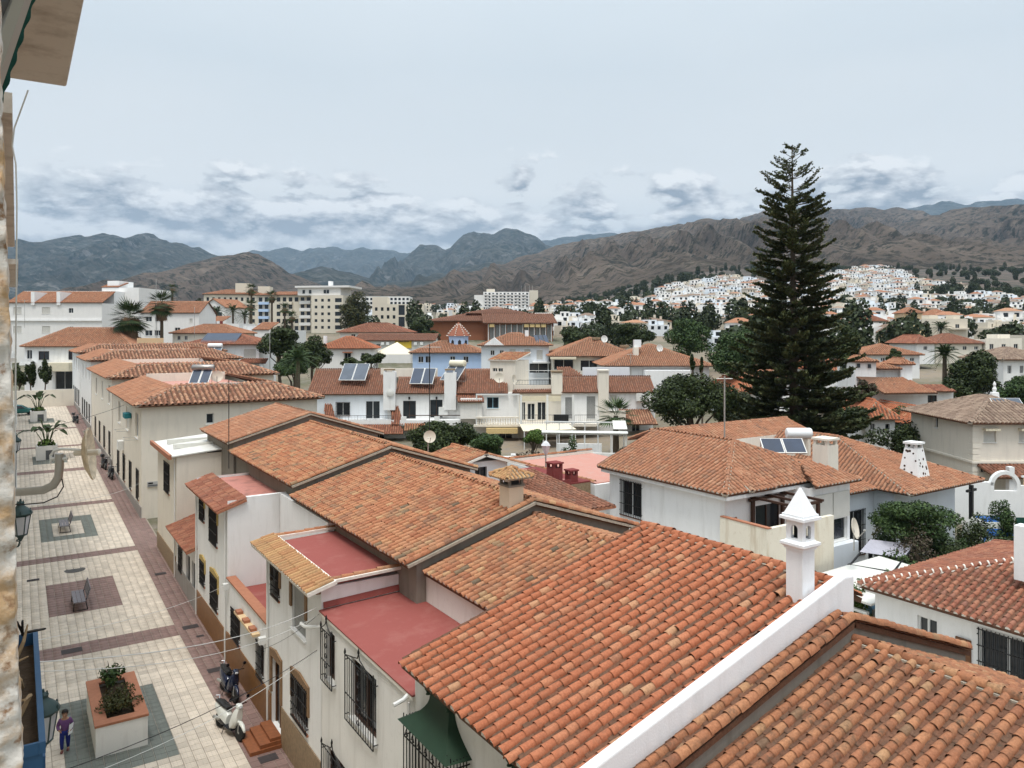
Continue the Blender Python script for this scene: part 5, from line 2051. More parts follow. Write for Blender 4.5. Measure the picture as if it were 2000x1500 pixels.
hd = lambda a, b: math.atan2(b[1] - a[1], b[0] - a[0])
scooter('white scooter with black seat parked at the edge of the pale slabs', (5.78, 25.75, 0), hd((5.58, 26.45), (5.97, 25.0)), WHITEP)
scooter('dark navy scooter with windscreen parked against the mustard skirting', (6.36, 28.45, 0), hd((6.29, 29.39), (6.46, 27.7)), NAVY)
scooter('black scooter with top box parked beyond the hanging dish', (6.35, 75.0, street_z(75)), -1.45, BLACKP, True)
scooter('black scooter parked in front of the one with top box', (6.45, 70.5, street_z(70.5)), -1.5, BLACKP)
scooter('dark scooter standing alone near the end wall', (5.95, 106.0, street_z(106)), -1.3, BLACKP, True)

# covers and gratings let into the paving
for lab, x, y, w, l in (('dark square grating near the white scooter', 6.45, 23.6, .55, .4), ('dark rectangular grating by the mustard skirting, behind the scooters', 6.45, 30.9, .6, .4), ('large dark grating in front of the tower house', 6.45, 36.0, .65, .45), ('small cover beside the large dark grating', 6.6, 34.7, .3, .2), ('grating near the annexe doors', 6.4, 44.0, .55, .4), ('grey cover in the plum band before the stone planter', 1.9, 35.95, .75, .5), ('small grey cover in the pale slabs at left', .72, 46.2, .55, .35)):
    c = MB()
    z = street_z(y)
    c.box((x - w / 2, y - l / 2, z + .002), (x + w / 2, y + l / 2, z + .014))
    for i in range(5):
        c.box((x - w / 2 + .03, y - l / 2 + .03 + i * (l - .06) / 5, z + .0141), (x + w / 2 - .03, y - l / 2 + .03 + i * (l - .06) / 5 + .03, z + .02))
    tag(c.build('drain_cover', simple('cast_iron_' + lab[:9].replace(' ', '_'), (.06, .05, .05), rough=.7, var=.3)), lab, 'cover', 'covers in the paving')
mh = MB().lathe((2.62, 46.9, street_z(46.9) - .003), [(.5, 0), (.5, .012), (.42, .016), (.40, .013), (.02, .013)], 24).build('manhole_cover', simple('cast_iron', (.075, .07, .065), rough=.65, var=.4), None)
tag(mh, 'round iron manhole cover between the two benches', 'cover')

# ------------------------------------------------------------------ child walking in the purple jumper


def child():
    p = Vector((1.27, 27.45, 0))
    e = thing('person', 'small person in purple jumper and blue trousers holding a white sheet, walking', 'person', p)
    H = 1.30
    yaw = math.radians(172)           # walks towards the viewer
    T = Matrix.Translation(p) @ Matrix.Rotation(yaw, 4, 'Z')
    s = H / 1.30
    J = {'pelvis': (0, 0, .62), 'waist': (0, .01, .74), 'chest': (0, .02, .92), 'neck': (0, .025, 1.05), 'head0': (0, .04, 1.11), 'head1': (0, .05, 1.24),
         'hl': (.075, 0, .60), 'kl': (.085, .10, .33), 'al': (.08, .03, .07), 'tl': (.09, .15, .035),
         'hr': (-.075, 0, .60), 'kr': (-.08, .02, .33), 'ar': (-.075, -.09, .08), 'tr': (-.085, .03, .035),
         'sl': (.135, .02, .985), 'el': (.20, .0, .80), 'wl': (.15, .14, .72), 'fl': (.11, .19, .71),
         'sr': (-.135, .02, .985), 'er': (-.20, -.02, .79), 'wr': (-.17, .12, .69), 'fr': (-.13, .17, .68)}
    Rr = {'pelvis': .105, 'waist': .098, 'chest': .115, 'neck': .045, 'head0': .075, 'head1': .092, 'hl': .078, 'kl': .052, 'al': .034, 'tl': .03, 'hr': .078, 'kr': .052, 'ar': .034, 'tr': .03,
          'sl': .055, 'el': .040, 'wl': .028, 'fl': .022, 'sr': .055, 'er': .040, 'wr': .028, 'fr': .022}
    E = [('pelvis', 'waist'), ('waist', 'chest'), ('chest', 'neck'), ('neck', 'head0'), ('head0', 'head1'), ('pelvis', 'hl'), ('hl', 'kl'), ('kl', 'al'), ('al', 'tl'), ('pelvis', 'hr'), ('hr', 'kr'), ('kr', 'ar'), ('ar', 'tr'),
         ('chest', 'sl'), ('sl', 'el'), ('el', 'wl'), ('wl', 'fl'), ('chest', 'sr'), ('sr', 'er'), ('er', 'wr'), ('wr', 'fr')]

    def skin(name, keys, edges, grow, mat, root):
        me = bpy.data.meshes.new(name)
        me.from_pydata([T @ Vector(J[k]) for k in keys], [(keys.index(a), keys.index(b)) for a, b in edges], [])
        me.materials.append(mat)
        o = link(name, me, e)
        sk = o.modifiers.new('skin', 'SKIN')
        for k, d in zip(keys, me.skin_vertices[0].data):
            d.radius = (Rr[k] + grow, Rr[k] * (.85 if k in ('chest', 'waist', 'pelvis') else 1) + grow)
            d.use_root = (k == root)
        sk.use_smooth_shade = True
        ss = o.modifiers.new('round', 'SUBSURF')
        ss.levels = ss.render_levels = 2
        return o

    skin('body', list(J), E, 0, SKIN, 'pelvis')
    up = ['pelvis', 'waist', 'chest', 'sl', 'el', 'wl', 'sr', 'er', 'wr']
    skin('jumper', up, [q for q in E if q[0] in up and q[1] in up], .017, PURPLE, 'chest')
    lo = ['pelvis', 'hl', 'kl', 'al', 'hr', 'kr', 'ar']
    skin('trousers', lo, [q for q in E if q[0] in lo and q[1] in lo], .013, JEANB, 'pelvis')
    for k, a in (('tl', 'al'), ('tr', 'ar')):
        m = MB(T)
        q, b = Vector(J[k]), Vector(J[a])
        m.lathe((b.x, b.y - .04, .035), [(.018, -.01), (.036, .02), (.042, .09), (.042, .16), (.02, .2)], 10, (q.x - b.x, 1, 0))
        m.build('shoe', SHOE, e, True)
    m = MB(T)
    c = Vector((0, .05, 1.22))
    bm = bmesh.new()
    bmesh.ops.create_uvsphere(bm, u_segments=18, v_segments=12, radius=1)
    vs = [T @ (c + Vector((v.co.x * .098, v.co.y * .108 - .012, v.co.z * .092 + .012))) for v in bm.verts if True]
    me = bpy.data.meshes.new('hair')
    me.from_pydata([tuple(q) for q in vs], [], [[v.index for v in f.verts] for f in bm.faces if not (f.calc_center_median().y > .55 and f.calc_center_median().z < .3) and f.calc_center_median().z > -.75])
    me.materials.append(HAIR)
    me.polygons.foreach_set('use_smooth', [True] * len(me.polygons))
    link('hair', me, e)
    bm.free()
    f = MB(T)
    for sx in (-1, 1):
        f.lathe((sx * .032, .137, 1.185), [(.002, -.004), (.010, 0), (.010, .004), (.002, .007)], 8, (0, 1, 0))
        f.lathe((sx * .094, .045, 1.18), [(.008, -.006), (.02, 0), (.008, .008)], 8, (sx, 0, 0))
    f.tube([(0, .135, 1.18), (0, .155, 1.155), (0, .14, 1.145)], [.008, .013, .008], 6)
    f.tube([(-.02, .136, 1.12), (0, .142, 1.118), (.02, .136, 1.12)], .005, 5)
    f.build('face', SKIN, e)
    hnd = MB(T)
    for side, base in ((1, J['fl']), (-1, J['fr'])):
        b = Vector(base)
        for i, (L, o) in enumerate(((.05, -.018), (.056, -.006), (.053, .006), (.042, .018))):
            hnd.tube([b + Vector((0, .005, o)), b + Vector((-side * .02, .02 + L * .4, o - .004)), b + Vector((-side * .035, .01 + L * .6, o - .012))], [.008, .0075, .006], 6)
        hnd.tube([b + Vector((0, -.012, .016)), b + Vector((-side * .012, .008, .034)), b + Vector((-side * .02, .022, .036))], [.009, .008, .006], 6)
    hnd.build('hand', SKIN, e, True)
    sh = MB(T).slab([(-.24, .09, .90), (-.13, .22, .88), (-.10, .20, .56), (-.20, .08, .58)], .004)
    pp = sh.build('paper_sheet', PAPER)
    tag(pp, 'white folded sheet held by the small person in purple', 'paper')


child()


def strelitzia(label, p, h, n, seed):
    random.seed(seed)
    e = thing('potted_plant', label, 'potted plant', p, 'potted banana-like plants on the plaza')
    p = Vector(p)
    b = MB()
    w = .85
    b.box((p.x - w, p.y - w, p.z - .1), (p.x + w, p.y - w + .15, p.z + 1.25))
    b.box((p.x - w, p.y + w - .15, p.z - .1), (p.x + w, p.y + w, p.z + 1.25))
    b.box((p.x - w, p.y - w + .151, p.z - .1), (p.x - w + .15, p.y + w - .151, p.z + 1.25))
    b.box((p.x + w - .15, p.y - w + .151, p.z - .1), (p.x + w, p.y + w - .151, p.z + 1.25))
    b.build('pot', OLDWHITE, e)
    MB().box((p.x - w + .16, p.y - w + .16, p.z + .5), (p.x + w - .16, p.y + w - .16, p.z + 1.12)).build('soil', SOIL, e)
    MB().box((p.x - .1, p.y - w - .02, p.z), (p.x + .55, p.y - w - .002, p.z + .85)).build('hatch', GATEB, e)
    c = p + Vector((0, 0, 1.1))
    for i in range(n):
        a = 2 * math.pi * i / n * 2.4 + random.uniform(-.3, .3)
        tilt = random.uniform(.15, .95)
        L = h * random.uniform(.7, 1.0)
        d = Vector((math.cos(a), math.sin(a), 0))
        q0 = c + d * .12
        q1 = q0 + d * L * .30 * tilt + Vector((0, 0, L * .55))
        q2 = q1 + d * L * .40 * tilt + Vector((0, 0, L * .36 * (1 - tilt * .8)))
        q3 = q2 + d * L * .28 * (tilt + .2) + Vector((0, 0, L * (.12 - .36 * tilt)))
        m = MB()
        m.tube([q0, q0.lerp(q1, .5) + Vector((0, 0, .05)), q1], [.05, .04, .028], 5)
        side = d.cross(Vector((0, 0, 1)))
        wd = .30 * h / 3
        mid = [q1, q1.lerp(q2, .5) + Vector((0, 0, .07)), q2, q2.lerp(q3, .55) + Vector((0, 0, .03)), q3]
        ww = [.05, .8, 1.0, .75, .05]
        vs, fs = [], []
        for k, (q, f) in enumerate(zip(mid, ww)):
            vs += [q - side * wd * f + Vector((0, 0, .16 * wd * f)), q, q + side * wd * f + Vector((0, 0, .16 * wd * f))]
        for k in range(4):
            for j in range(2):
                fs.append((3 * k + j, 3 * k + j + 1, 3 * k + 4 + j, 3 * k + 3 + j))
        m.add(vs, fs)
        m.build('leaf', L_DARK if i % 3 else L_MID, e)
    leaf_cloud('underplanting', [(p.x, p.y, p.z + 1.35, .7, .7, .35)], 160, .3, L_BRIGHT, e, seed=seed)


strelitzia('large-leaved plant in the nearer white pot on the plaza', (2.35, 82.5, street_z(82.5)), 3.0, 13, 3)
strelitzia('large-leaved plant in the farther white pot, beside the green car', (2.25, 110.0, street_z(110)), 3.2, 9, 4)

# wall that closes the street, things behind it
o = MB().box((-14, 125, 1.5), (6.9, 125.3, 5.0)).build('boundary_wall', CREAM)
tag(o, 'low cream wall closing the upper end of the street', 'wall')
for i, (x, y, lab) in enumerate(((7.6, 50.2, 'nearer of two dark bollards in the side lane'), (7.75, 51.8, 'farther of two dark bollards in the side lane'))):
    b = MB().lathe((x, y, street_z(y) - .05), [(.09, 0), (.09, .75), (.11, .78), (.11, .9), (.05, .95)], 12).build('bollard', IRON)
    tag(b, lab, 'bollard', 'bollards in the side lane')


def hatchback(label, T, paint):
    """small car: local +x forward"""
    e = thing('car', label, 'car', T @ Vector((0, 0, 0)))
    m = MB(T)
    secs = [(-1.9, .45, .8, .72, .66), (-1.75, .3, 1.0, .8, .72), (-1.2, .26, 1.38, .82, .60), (-.4, .26, 1.46, .82, .60), (.3, .26, 1.34, .82, .60), (.95, .26, .95, .82, .74), (1.6, .28, .84, .8, .70), (1.9, .4, .66, .70, .6)]
    k = 12
    vs = []
    for x, z0, z1, w0, w1 in secs:
        for i in range(k):
            a = 2 * math.pi * i / k
            c, s = math.cos(a), math.sin(a)
            t = (s + 1) / 2
            ww = w0 + (w1 - w0) * t
            vs.append((x, ww * abs(c) ** .45 * (1 if c > 0 else -1), z0 + (z1 - z0) * (abs(s) ** .6 * (1 if s > 0 else -1) + 1) / 2))
    n = len(secs)
    m.add(vs, [(i * k + j, i * k + (j + 1) % k, (i + 1) * k + (j + 1) % k, (i + 1) * k + j) for i in range(n - 1) for j in range(k)] + [tuple(range(k - 1, -1, -1)), tuple(range((n - 1) * k, n * k))])
    m.build('body', paint, e, True)
    g = MB(T)
    for s in (-1, 1):
        g.add([(-1.2, s * .765, .92), (.55, s * .775, .92), (.12, s * .66, 1.27), (-1.0, s * .66, 1.3)], [(0, 1, 2, 3)])
    g.add([(.82, -.66, .98), (.82, .66, .98), (.34, .52, 1.325), (.34, -.52, 1.325)], [(0, 1, 2, 3)])
    g.build('glass', GLASS, e)
    for x in (-1.2, 1.2):
        for s in (-1, 1):
            w = MB(T)
            w.lathe((x, s * .72 - .09, .30), [(.18, 0), (.29, .01), (.30, .05), (.30, .13), (.29, .17), (.18, .18)], 16, (0, 1, 0))
            w.build('wheel', RUBBER, e, True)
    return e


P = Vector((.3, 116.5, street_z(116.5)))
hatchback('dark green car at the upper left end of the street', Matrix.Translation(P) @ Matrix.Rotation(.15, 4, 'Z'), CARG)

# ------------------------------------------------------------------ villas and gardens behind the old row (right half)
# yards between the old row and the villas
def sheet(name, label, poly, z, mat, kind='structure'):
    o = MB().slab([(x, y, z) for x, y in poly], .05).build(name, mat)
    return tag(o, label, kind=kind)


sheet('lawn', 'lawn of the garden in front of the villas', [(26.5, 17), (48, 17), (48, 30), (26.5, 30)], .02, LAWN)
sheet('lane', 'narrow paved lane behind the old row of houses', [(17.3, -5), (26.3, -5), (26.3, 90), (17.3, 90)], .03, CONC)

hG = thing('villa', 'white villa with orange hip roof and barred side window, right of centre', 'house', (30, 27, 0))
EZ = 5.75
mb = MB()
yN, yF, xL, xR = 23.4, 31.3, 26.55, 34.2
w0, w1 = at_x(1213, 1003, xL), at_x(1253, 947, xL)
street_wall(hG, mb, xL, yN, yF, EZ, [(w1.y, w0.y, w0.z, w1.z + .02, 'grille')])
near_wall(hG, mb, yN, xL, 31.0, EZ, [(28.6, 30.4, 3.1, 5.0, 'dark', WOODD)])
mb.quad((31.0, yN, -.5), (31.0, yN, EZ), (31.0, 22.3, EZ), (31.0, 22.3, -.5))
near_wall(hG, mb, 22.3, 31.0, xR, EZ, [(31.4, 34.0, 2.95, 4.05, 'glass')])
mb.quad((xL, yF, -.5), (xL, yF, EZ), (xR, yF, EZ), (xR, yF, -.5))
mb.quad((xR, 22.3, -.5), (xR, yF, -.5), (xR, yF, EZ), (xR, 22.3, EZ))
mb.quad((xL, yN, EZ), (xR, yN, EZ), (xR, yF, EZ), (xL, yF, EZ))
mb.build('wall', WHITE, hG)
R = Roof(hG, T_ORANGE, .26, .28, 300, True, 5, plug=True)
a, b, c, d = (26.05, 22.95, EZ + .12), (34.6, 22.95, EZ + .12), (34.6, 31.75, EZ + .12), (26.05, 31.75, EZ + .12)
r0, r1 = (30.3, 26.2, 7.52), (30.3, 31.75, 7.52)
R.plane([d, a, r0, r1]).plane([a, b, r0]).plane([b, c, r1, r0])
R.plane([(31.0, 21.9, EZ + .10), (34.6, 21.9, EZ + .10), (33.3, 23.6, EZ + .75), (32.2, 23.6, EZ + .75)])
R.ridge(a, r0, w=1.1).ridge(b, r0, w=1.1).ridge(r0, r1, w=1.1)
# little projecting hip over the terrace
q0, q1, q2 = (27.6, 22.75, EZ + .14), (29.3, 22.75, EZ + .14), (28.45, 24.9, 6.75)
R.plane([q0, q1, q2])
R.ridge(q0, q2, w=.9).ridge(q1, q2, w=.9)
R.finish()
cor = MB()
cor.box((26.2, 23.0, EZ - .16), (26.548, 31.6, EZ + .0))
cor.box((26.55, 23.0, EZ - .16), (34.5, 23.398, EZ - .002))
cor.build('cornice', WHITE, hG)
gw = MB()
gw.add([(xL, yF + .1, EZ), (xR, yF + .1, EZ), (30.3, yF + .1, 7.4)], [(0, 1, 2)])
gw.build('gable_wall', WHITE, hG)
mb = MB()
mb.box((31.35, 22.2, 4.1), (32.68, 22.295, 5.35))
mb.box((32.76, 22.2, 4.1), (34.05, 22.295, 5.35))
mb.build('roller_shutter', SHUTTER, hG)
mb = MB()
mb.box((26.2, 20.8, -.3), (26.4, 23.38, 4.83))
mb.box((26.401, 20.8, -.3), (30.7, 21.0, 4.83))
mb.build('terrace_wall', STAINW, hG)
MB().box((26.18, 20.78, 4.832), (26.42, 23.36, 4.88)).build('terrace_coping', BRICKO, hG)
MB().box((26.41, 21.01, 2.6), (30.7, 23.39, 2.75)).build('terrace_floor', BRICKO, hG)
mb = MB()
for x, y in ((28.2, 21.3), (30.3, 21.3), (28.2, 23.2), (30.3, 23.2)):
    mb.box((x, y, 2.75), (x + .14, y + .14, 5.3))
for y in (21.3, 23.2):
    mb.box((28.0, y + .01, 5.3), (30.6, y + .13, 5.42))
for x in (28.2, 29.2, 30.3):
    mb.box((x + .01, 21.1, 5.42), (x + .13, 23.4, 5.52))
mb.build('pergola', WOODD, hG)
MB().box((31.0, 21.9, -.3), (34.3, 22.28, 2.9)).build('lower_storey', WHITE2, hG)
for x in (27.2, 30.7):
    MB().lathe((x, 23.38, 4.6), [(.02, -.01), (.09, .0), (.11, .03), (.02, .05)], 10, (0, -1, 0)).build('wall_plate', BRICKO, hG)
dish(None, at_d(1668, 1032, 33), (.35, -1, .25), .45, DISHM, tuple(at_d(1668, 1075, 33)), label='cream satellite dish on a dark post at the corner of the orange roofed villa')

# neighbour with the spotted cone chimney
hI = thing('villa', 'low villa with tapered white chimney spotted with dark stones', 'house', (43, 27, 0))
EZ = 4.25
mb = MB()
near_wall(hI, mb, 24.0, 40.9, 47.4, EZ, [(41.6, 42.9, .4, 2.4, 'dark'), (44.2, 45.6, .6, 2.2, 'glass')])
street_wall(hI, mb, 35.2, 25.2, 33, EZ, [(28.2, 29.6, 1.9, 3.3, 'grille')])
near_wall(hI, mb, 25.2, 35.2, 40.9, EZ, [(35.8, 37.0, 1.6, 3.2, 'grille'), (38.3, 40.0, .6, 3.1, 'grille')])
mb.quad((40.9, 24.0, -.5), (40.9, 25.2, -.5), (40.9, 25.2, EZ), (40.9, 24.0, EZ))
mb.box((35.3, 25.4, EZ - .2), (47.3, 33, EZ - .02))
mb.quad((47.4, 24, -.5), (47.4, 33, -.5), (47.4, 33, EZ), (47.4, 24, EZ))
mb.build('wall', WHITE2, hI)
R = Roof(hI, T_ORANGE, .26, .28, 300, True, 4, plug=True)
a, b, c, d = (40.4, 22.7, EZ), (48.2, 22.7, EZ), (48.2, 33.5, EZ), (40.4, 33.5, EZ)
r0, r1 = (43.6, 29.2, 6.4), (43.6, 33.5, 6.4)
R.plane([a, b, r0]).plane([b, c, r1, r0]).plane([d, a, r0, r1])
R.ridge(a, r0, w=1.0).ridge(b, r0, w=1.0).ridge(r0, r1)
R.plane([(34.8, 24.7, EZ + .02), (40.4, 24.7, EZ + .02), (40.4, 28.5, 5.5), (37.8, 28.5, 5.5)])
R.plane([(34.8, 33.4, EZ + .02), (34.8, 24.7, EZ + .02), (37.8, 28.5, 5.5), (37.8, 33.4, 5.5)])
R.ridge((34.8, 24.7, EZ + .02), (37.8, 28.5, 5.5), w=1.1)
R.finish()
mb = MB()
mb.box((35.4, 33.5, EZ - .2), (47, 33.8, 6.1))
mb.build('rear_parapet', CREAM, hI)
cp = at_d(1785, 925, 44.4)
mb = MB()
hb, ht, z0c, z1c = .66, .36, -.5, 1.5
mb.add([(cp.x + i * hb, cp.y + j * hb, cp.z + z0c) for i, j in ((-1, -1), (1, -1), (1, 1), (-1, 1))] + [(cp.x + i * ht, cp.y + j * ht, cp.z + z1c) for i, j in ((-1, -1), (1, -1), (1, 1), (-1, 1))],
       [(3, 2, 1, 0), (4, 5, 6, 7), (0, 1, 5, 4), (1, 2, 6, 5), (2, 3, 7, 6), (3, 0, 4, 7)])
ck = mb.build('chimney', WHITE, hI)
mb = MB()
for x in (-.34, .22):
    for y in (-.34, .22):
        mb.box((cp.x + x, cp.y + y, cp.z + 1.501), (cp.x + x + .12, cp.y + y + .12, cp.z + 1.74))
mb.box((cp.x - .42, cp.y - .42, cp.z + 1.741), (cp.x + .42, cp.y + .42, cp.z + 1.86))
mb.build('chimney_top', WHITE, ck)
random.seed(5)
for i in range(20):
    t = random.uniform(.28, .95)
    k = hb + (ht - hb) * t
    z = cp.z + z0c + (z1c - z0c) * t
    if i % 2:
        c0, n = Vector((cp.x - k - .004, cp.y + random.uniform(-.8, .8) * k, z)), Vector((-1, 0, .15))
    else:
        c0, n = Vector((cp.x + random.uniform(-.8, .8) * k, cp.y - k - .004, z)), Vector((0, -1, .15))
    MB().lathe(c0, [(.02, -.02), (.075 * random.uniform(.7, 1.2), 0), (.02, .02)], 6, n).build('set_stone', WOODD, ck)
P = at_d(1612, 905, 40)
mb = MB().box((P.x - .45, P.y - .45, P.z - 1.2), (P.x + .45, P.y + .45, P.z + 1.0))
c2 = mb.build('chimney', CREAM, hI)
mb = MB()
for x in (-.42, .26):
    for y in (-.42, .26):
        mb.box((P.x + x, P.y + y, P.z + 1.001), (P.x + x + .16, P.y + y + .16, P.z + 1.25))
mb.box((P.x - .5, P.y - .5, P.z + 1.251), (P.x + .5, P.y + .5, P.z + 1.36))
mb.build('chimney_top', CREAM, c2)
heater('solar heater with short white tank between the villa and the big conifer', rot_frame(at_d(1535, 890, 40), 0), None, SOLAR, 2.3, 1.5, slope_len=1.0)
e = thing('water_tank', 'white horizontal water tank on the roof ridge below the big conifer', 'water tank', at_d(1560, 855, 42))
mb = MB()
pc = at_d(1537, 846, 42)
mb.lathe(pc, [(.1, -.06), (.25, -.03), (.29, .04), (.29, 1.26), (.25, 1.33), (.1, 1.36)], 18, RV)
mb.build('tank', TANK, e, True)
mb = MB()
for u in (1545, 1575):
    q = at_d(u, 857, 42)
    mb.box((q.x - .1, q.y - .2, q.z - .9), (q.x + .1, q.y + .2, q.z))
mb.build('stand', CREAM, e)
hH = thing('villa', 'low tiled roof carrying the water tank behind the orange roofed villa', 'house', (37, 38, 0))
R = Roof(hH, T_ORANGE, .27, .38, 0, False, 3)
pa, pb = at_d(1420, 872, 43), at_d(1700, 872, 46)
mb = MB().box((pa.x + .4, 33.9, -.5), (46.5, 37.4, 6.0))
mb.build('wall', CREAM, hH)
rect_roof(R, None, pa.x, 47, 33.6, 37.8, 6.05, .75, 'gable')
R.finish()

# bottom right house with white mortar on the hip
hJ = thing('villa', 'low white house with white mortared hip at the right border', 'house', (31, 12, 0))
EZ = 3.45
mb = MB()
wl = [(14.3, 15.0, 2.2, 2.9, 'glass'), (11.2, 12.9, 1.5, 3.1, 'grille')]
street_wall(hJ, mb, 27.05, 4, 16.6, EZ, wl)
near_wall(hJ, mb, 4, 27.05, 36, EZ)
mb.quad((27.05, 16.6, -.5), (27.05, 16.6, EZ), (36, 16.6, EZ), (36, 16.6, -.5))
mb.build('wall', WHITE, hJ)
MB().box((26.98, 13.15, .1), (27.04, 13.65, 2.6)).build('door', DOORW, hJ)
R = Roof(hJ, T_DARK, .27, .26, 300, True, 5, plug=True)
a, b, c, d = (26.5, 3.6, EZ + .08), (37, 3.6, EZ + .08), (37, 17.0, EZ + .08), (26.5, 17.0, EZ + .08)
r0, r1 = (31.75, 8.9, 5.2), (31.75, 11.8, 5.2)
R.plane([d, a, r0, r1]).plane([c, d, r1]).plane([b, c, r1, r0]).plane([a, b, r0])
R.ridge(d, r1, w=1.0, joints=True).ridge(c, r1).ridge(r0, r1)
R.finish(mortar=MORTARW)
MB().box((26.7, 3.8, EZ - .14), (27.045, 16.8, EZ + .0)).build('cornice', WHITE, hJ)
P = at_d(2000, 1098, 26)
MB().box((P.x - .22, P.y - .22, P.z - .6), (P.x + .26, P.y + .22, P.z + 1.25)).build('chimney', WHITE, hJ)
wh = MB().slab([(27.6, 17.1, 2.55), (33.4, 17.1, 2.6), (33.4, 20.3, 2.7), (27.6, 20.3, 2.65)], .08).build('carport_roof', CORRW)
tag(wh, 'flat white sheet roof between the foreground parapet and the garden', 'roof')
cw = thing('garden_wall', 'white wall with pierced lattice blocks under the sheet roof', 'wall', (28.1, 18.8, 0))
MB().box((28.0, 18.3, -.3), (28.2, 21.2, 1.55)).build('wall', WHITE, cw)
mb = MB()
for i in range(12):
    for j in range(3):
        y, z = 18.3 + i * .24, 1.57 + j * .3
        mb.box((28.06, y, z), (28.14, y + .23, z + .05))
        mb.box((28.06, y, z + .051), (28.14, y + .05, z + .28))
        mb.box((28.065, y + .11, z + .051), (28.135, y + .15, z + .28))
tag(mb.build('lattice_blocks', MORTARW, cw), kind='stuff')
tb = MB().box((27.8, 17.4, 2.0), (27.95, 21.0, 2.1))
tb.box((27.8, 20.85, .2), (27.95, 21.0, 2.0))
tb.box((27.8, 17.4, .2), (27.95, 17.55, 2.0))
tb.box((28.0, 19.0, 2.0), (30.2, 19.15, 2.1))
tb.box((30.05, 19.0, .2), (30.2, 19.15, 2.0))
tag(tb.build('pipe_frame', PVC), 'white pipe frame standing at the garden edge', 'frame')

# garden things: shade cloth frame, table, covered pool
e = thing('pergola', 'dark post pergola with sagging pale shade cloth in the villa garden', 'pergola', (33, 20, 0))
mb = MB()
A_ = [at_d(1660, 1058, 34), at_d(1745, 1085, 33), at_d(1700, 1030, 38), at_d(1785, 1045, 37)]
for q in A_:
    mb.box((q.x - .07, q.y - .07, 0), (q.x + .07, q.y + .07, 2.7))
tag(mb.build('posts', IRON, e), kind='stuff')
mb = MB()
for i, j in ((0, 1), (1, 3), (3, 2), (2, 0)):
    mb.tube([(A_[i].x, A_[i].y, 2.65), (A_[j].x, A_[j].y, 2.65)], .05, 5)
mb.build('beams', IRON, e)
mb = MB()
n = 6
vs = []
for i in range(n + 1):
    for j in range(n + 1):
        s, t = i / n, j / n
        p = (Vector(A_[2]).lerp(A_[3], s)).lerp(Vector(A_[0]).lerp(A_[1], s), t * .55)
        vs.append((p.x, p.y, 2.72 - .35 * math.sin(math.pi * s) * math.sin(math.pi * t)))
mb.add(vs, [(i * 7 + j, i * 7 + j + 1, i * 7 + j + 8, i * 7 + j + 7) for i in range(n) for j in range(n)])
mb.build('shade_cloth', simple('lilac_grey_cloth', (.42, .41, .46), rough=.9), e)
e = thing('garden_table', 'table with light blue cloth under the garden pergola', 'table', at_d(1722, 1095, 34))
q = at_d(1722, 1098, 34)
q.z = 0
mb = MB().box((q.x - .9, q.y - .5, .72), (q.x + .9, q.y + .5, .76))
mb.box((q.x - .92, q.y - .52, .45), (q.x + .92, q.y - .505, .719))
mb.build('tablecloth', LBLUE, e)
mb = MB()
for x in (-.8, .8):
    for y in (-.4, .4):
        mb.box((q.x + x - .03, q.y + y - .03, 0), (q.x + x + .03, q.y + y + .03, .72))
mb.build('leg', IRON, e)
for i, (u, v) in enumerate(((1700, 1108), (1735, 1112), (1760, 1106))):
    c0 = at_d(u, v, 33.4)
    e = thing('garden_chair', ['dark garden chair left of the blue table', 'dark garden chair in front of the blue table', 'dark garden chair right of the blue table'][i], 'chair', (c0.x, c0.y, 0), 'chairs round the garden table')
    MB().box((c0.x - .25, c0.y - .25, .42), (c0.x + .25, c0.y + .25, .47)).build('seat', SHUTTER, e)
    MB().box((c0.x - .25, c0.y - .28, .48), (c0.x + .25, c0.y - .24, 1.0)).build('backrest', SHUTTER, e)
    mb = MB()
    for x in (-.22, .22):
        for y in (-.22, .22):
            mb.box((c0.x + x - .02, c0.y + y - .02, 0), (c0.x + x + .02, c0.y + y + .02, .42))
    mb.build('leg', IRON, e)
pu = at_d(1694, 1085, 33.8)
e = thing('closed_parasol', 'closed light blue parasol beside the garden table', 'parasol', (pu.x, pu.y, 0))
MB().lathe((pu.x, pu.y, .5), [(.05, 0), (.2, .1), (.16, .8), (.06, 1.5), (.02, 1.7)], 10).build('canopy', LBLUE, e, True)
MB().tube([(pu.x, pu.y, 0), (pu.x, pu.y, 2.3)], .025, 6).build('pole', METALG, e)
e = thing('pickup_truck', 'white vehicle partly under a blue tarpaulin behind the garden', 'vehicle', at_d(1950, 1030, 42))
q = at_d(1905, 1035, 43)
T = rot_frame((q.x, q.y, .55), -8)
mb = MB(T)
mb.add([(0, 0, .4), (1.9, 0, .4), (1.9, 1.7, .4), (0, 1.7, .4), (0, 0, 1.1), (1.9, 0, 1.2), (1.9, 1.7, 1.2), (0, 1.7, 1.1), (.5, .15, 1.75), (1.8, .15, 1.8), (1.8, 1.55, 1.8), (.5, 1.55, 1.75)],
       [(0, 1, 5, 4), (1, 2, 6, 5), (2, 3, 7, 6), (3, 0, 4, 7), (4, 5, 9, 8), (5, 6, 10, 9), (6, 7, 11, 10), (7, 4, 8, 11), (8, 9, 10, 11), (3, 2, 1, 0)])
mb.build('cab', WHITEP, e, False)
mb = MB(T)
vs = []
for i in range(13):
    for j in range(7):
        x, y = .35 + i * .30, -.08 + j * .31
        z = (1.15 if x > 1.9 else 1.2 + .62 * smooth(.2, .7, x)) + .06 * mnoise.noise(Vector((x * 3, y * 3, 0))) - (.75 if j in (0, 6) else 0) - (.2 if x > 2.2 else 0)
        vs.append((x, y, z))
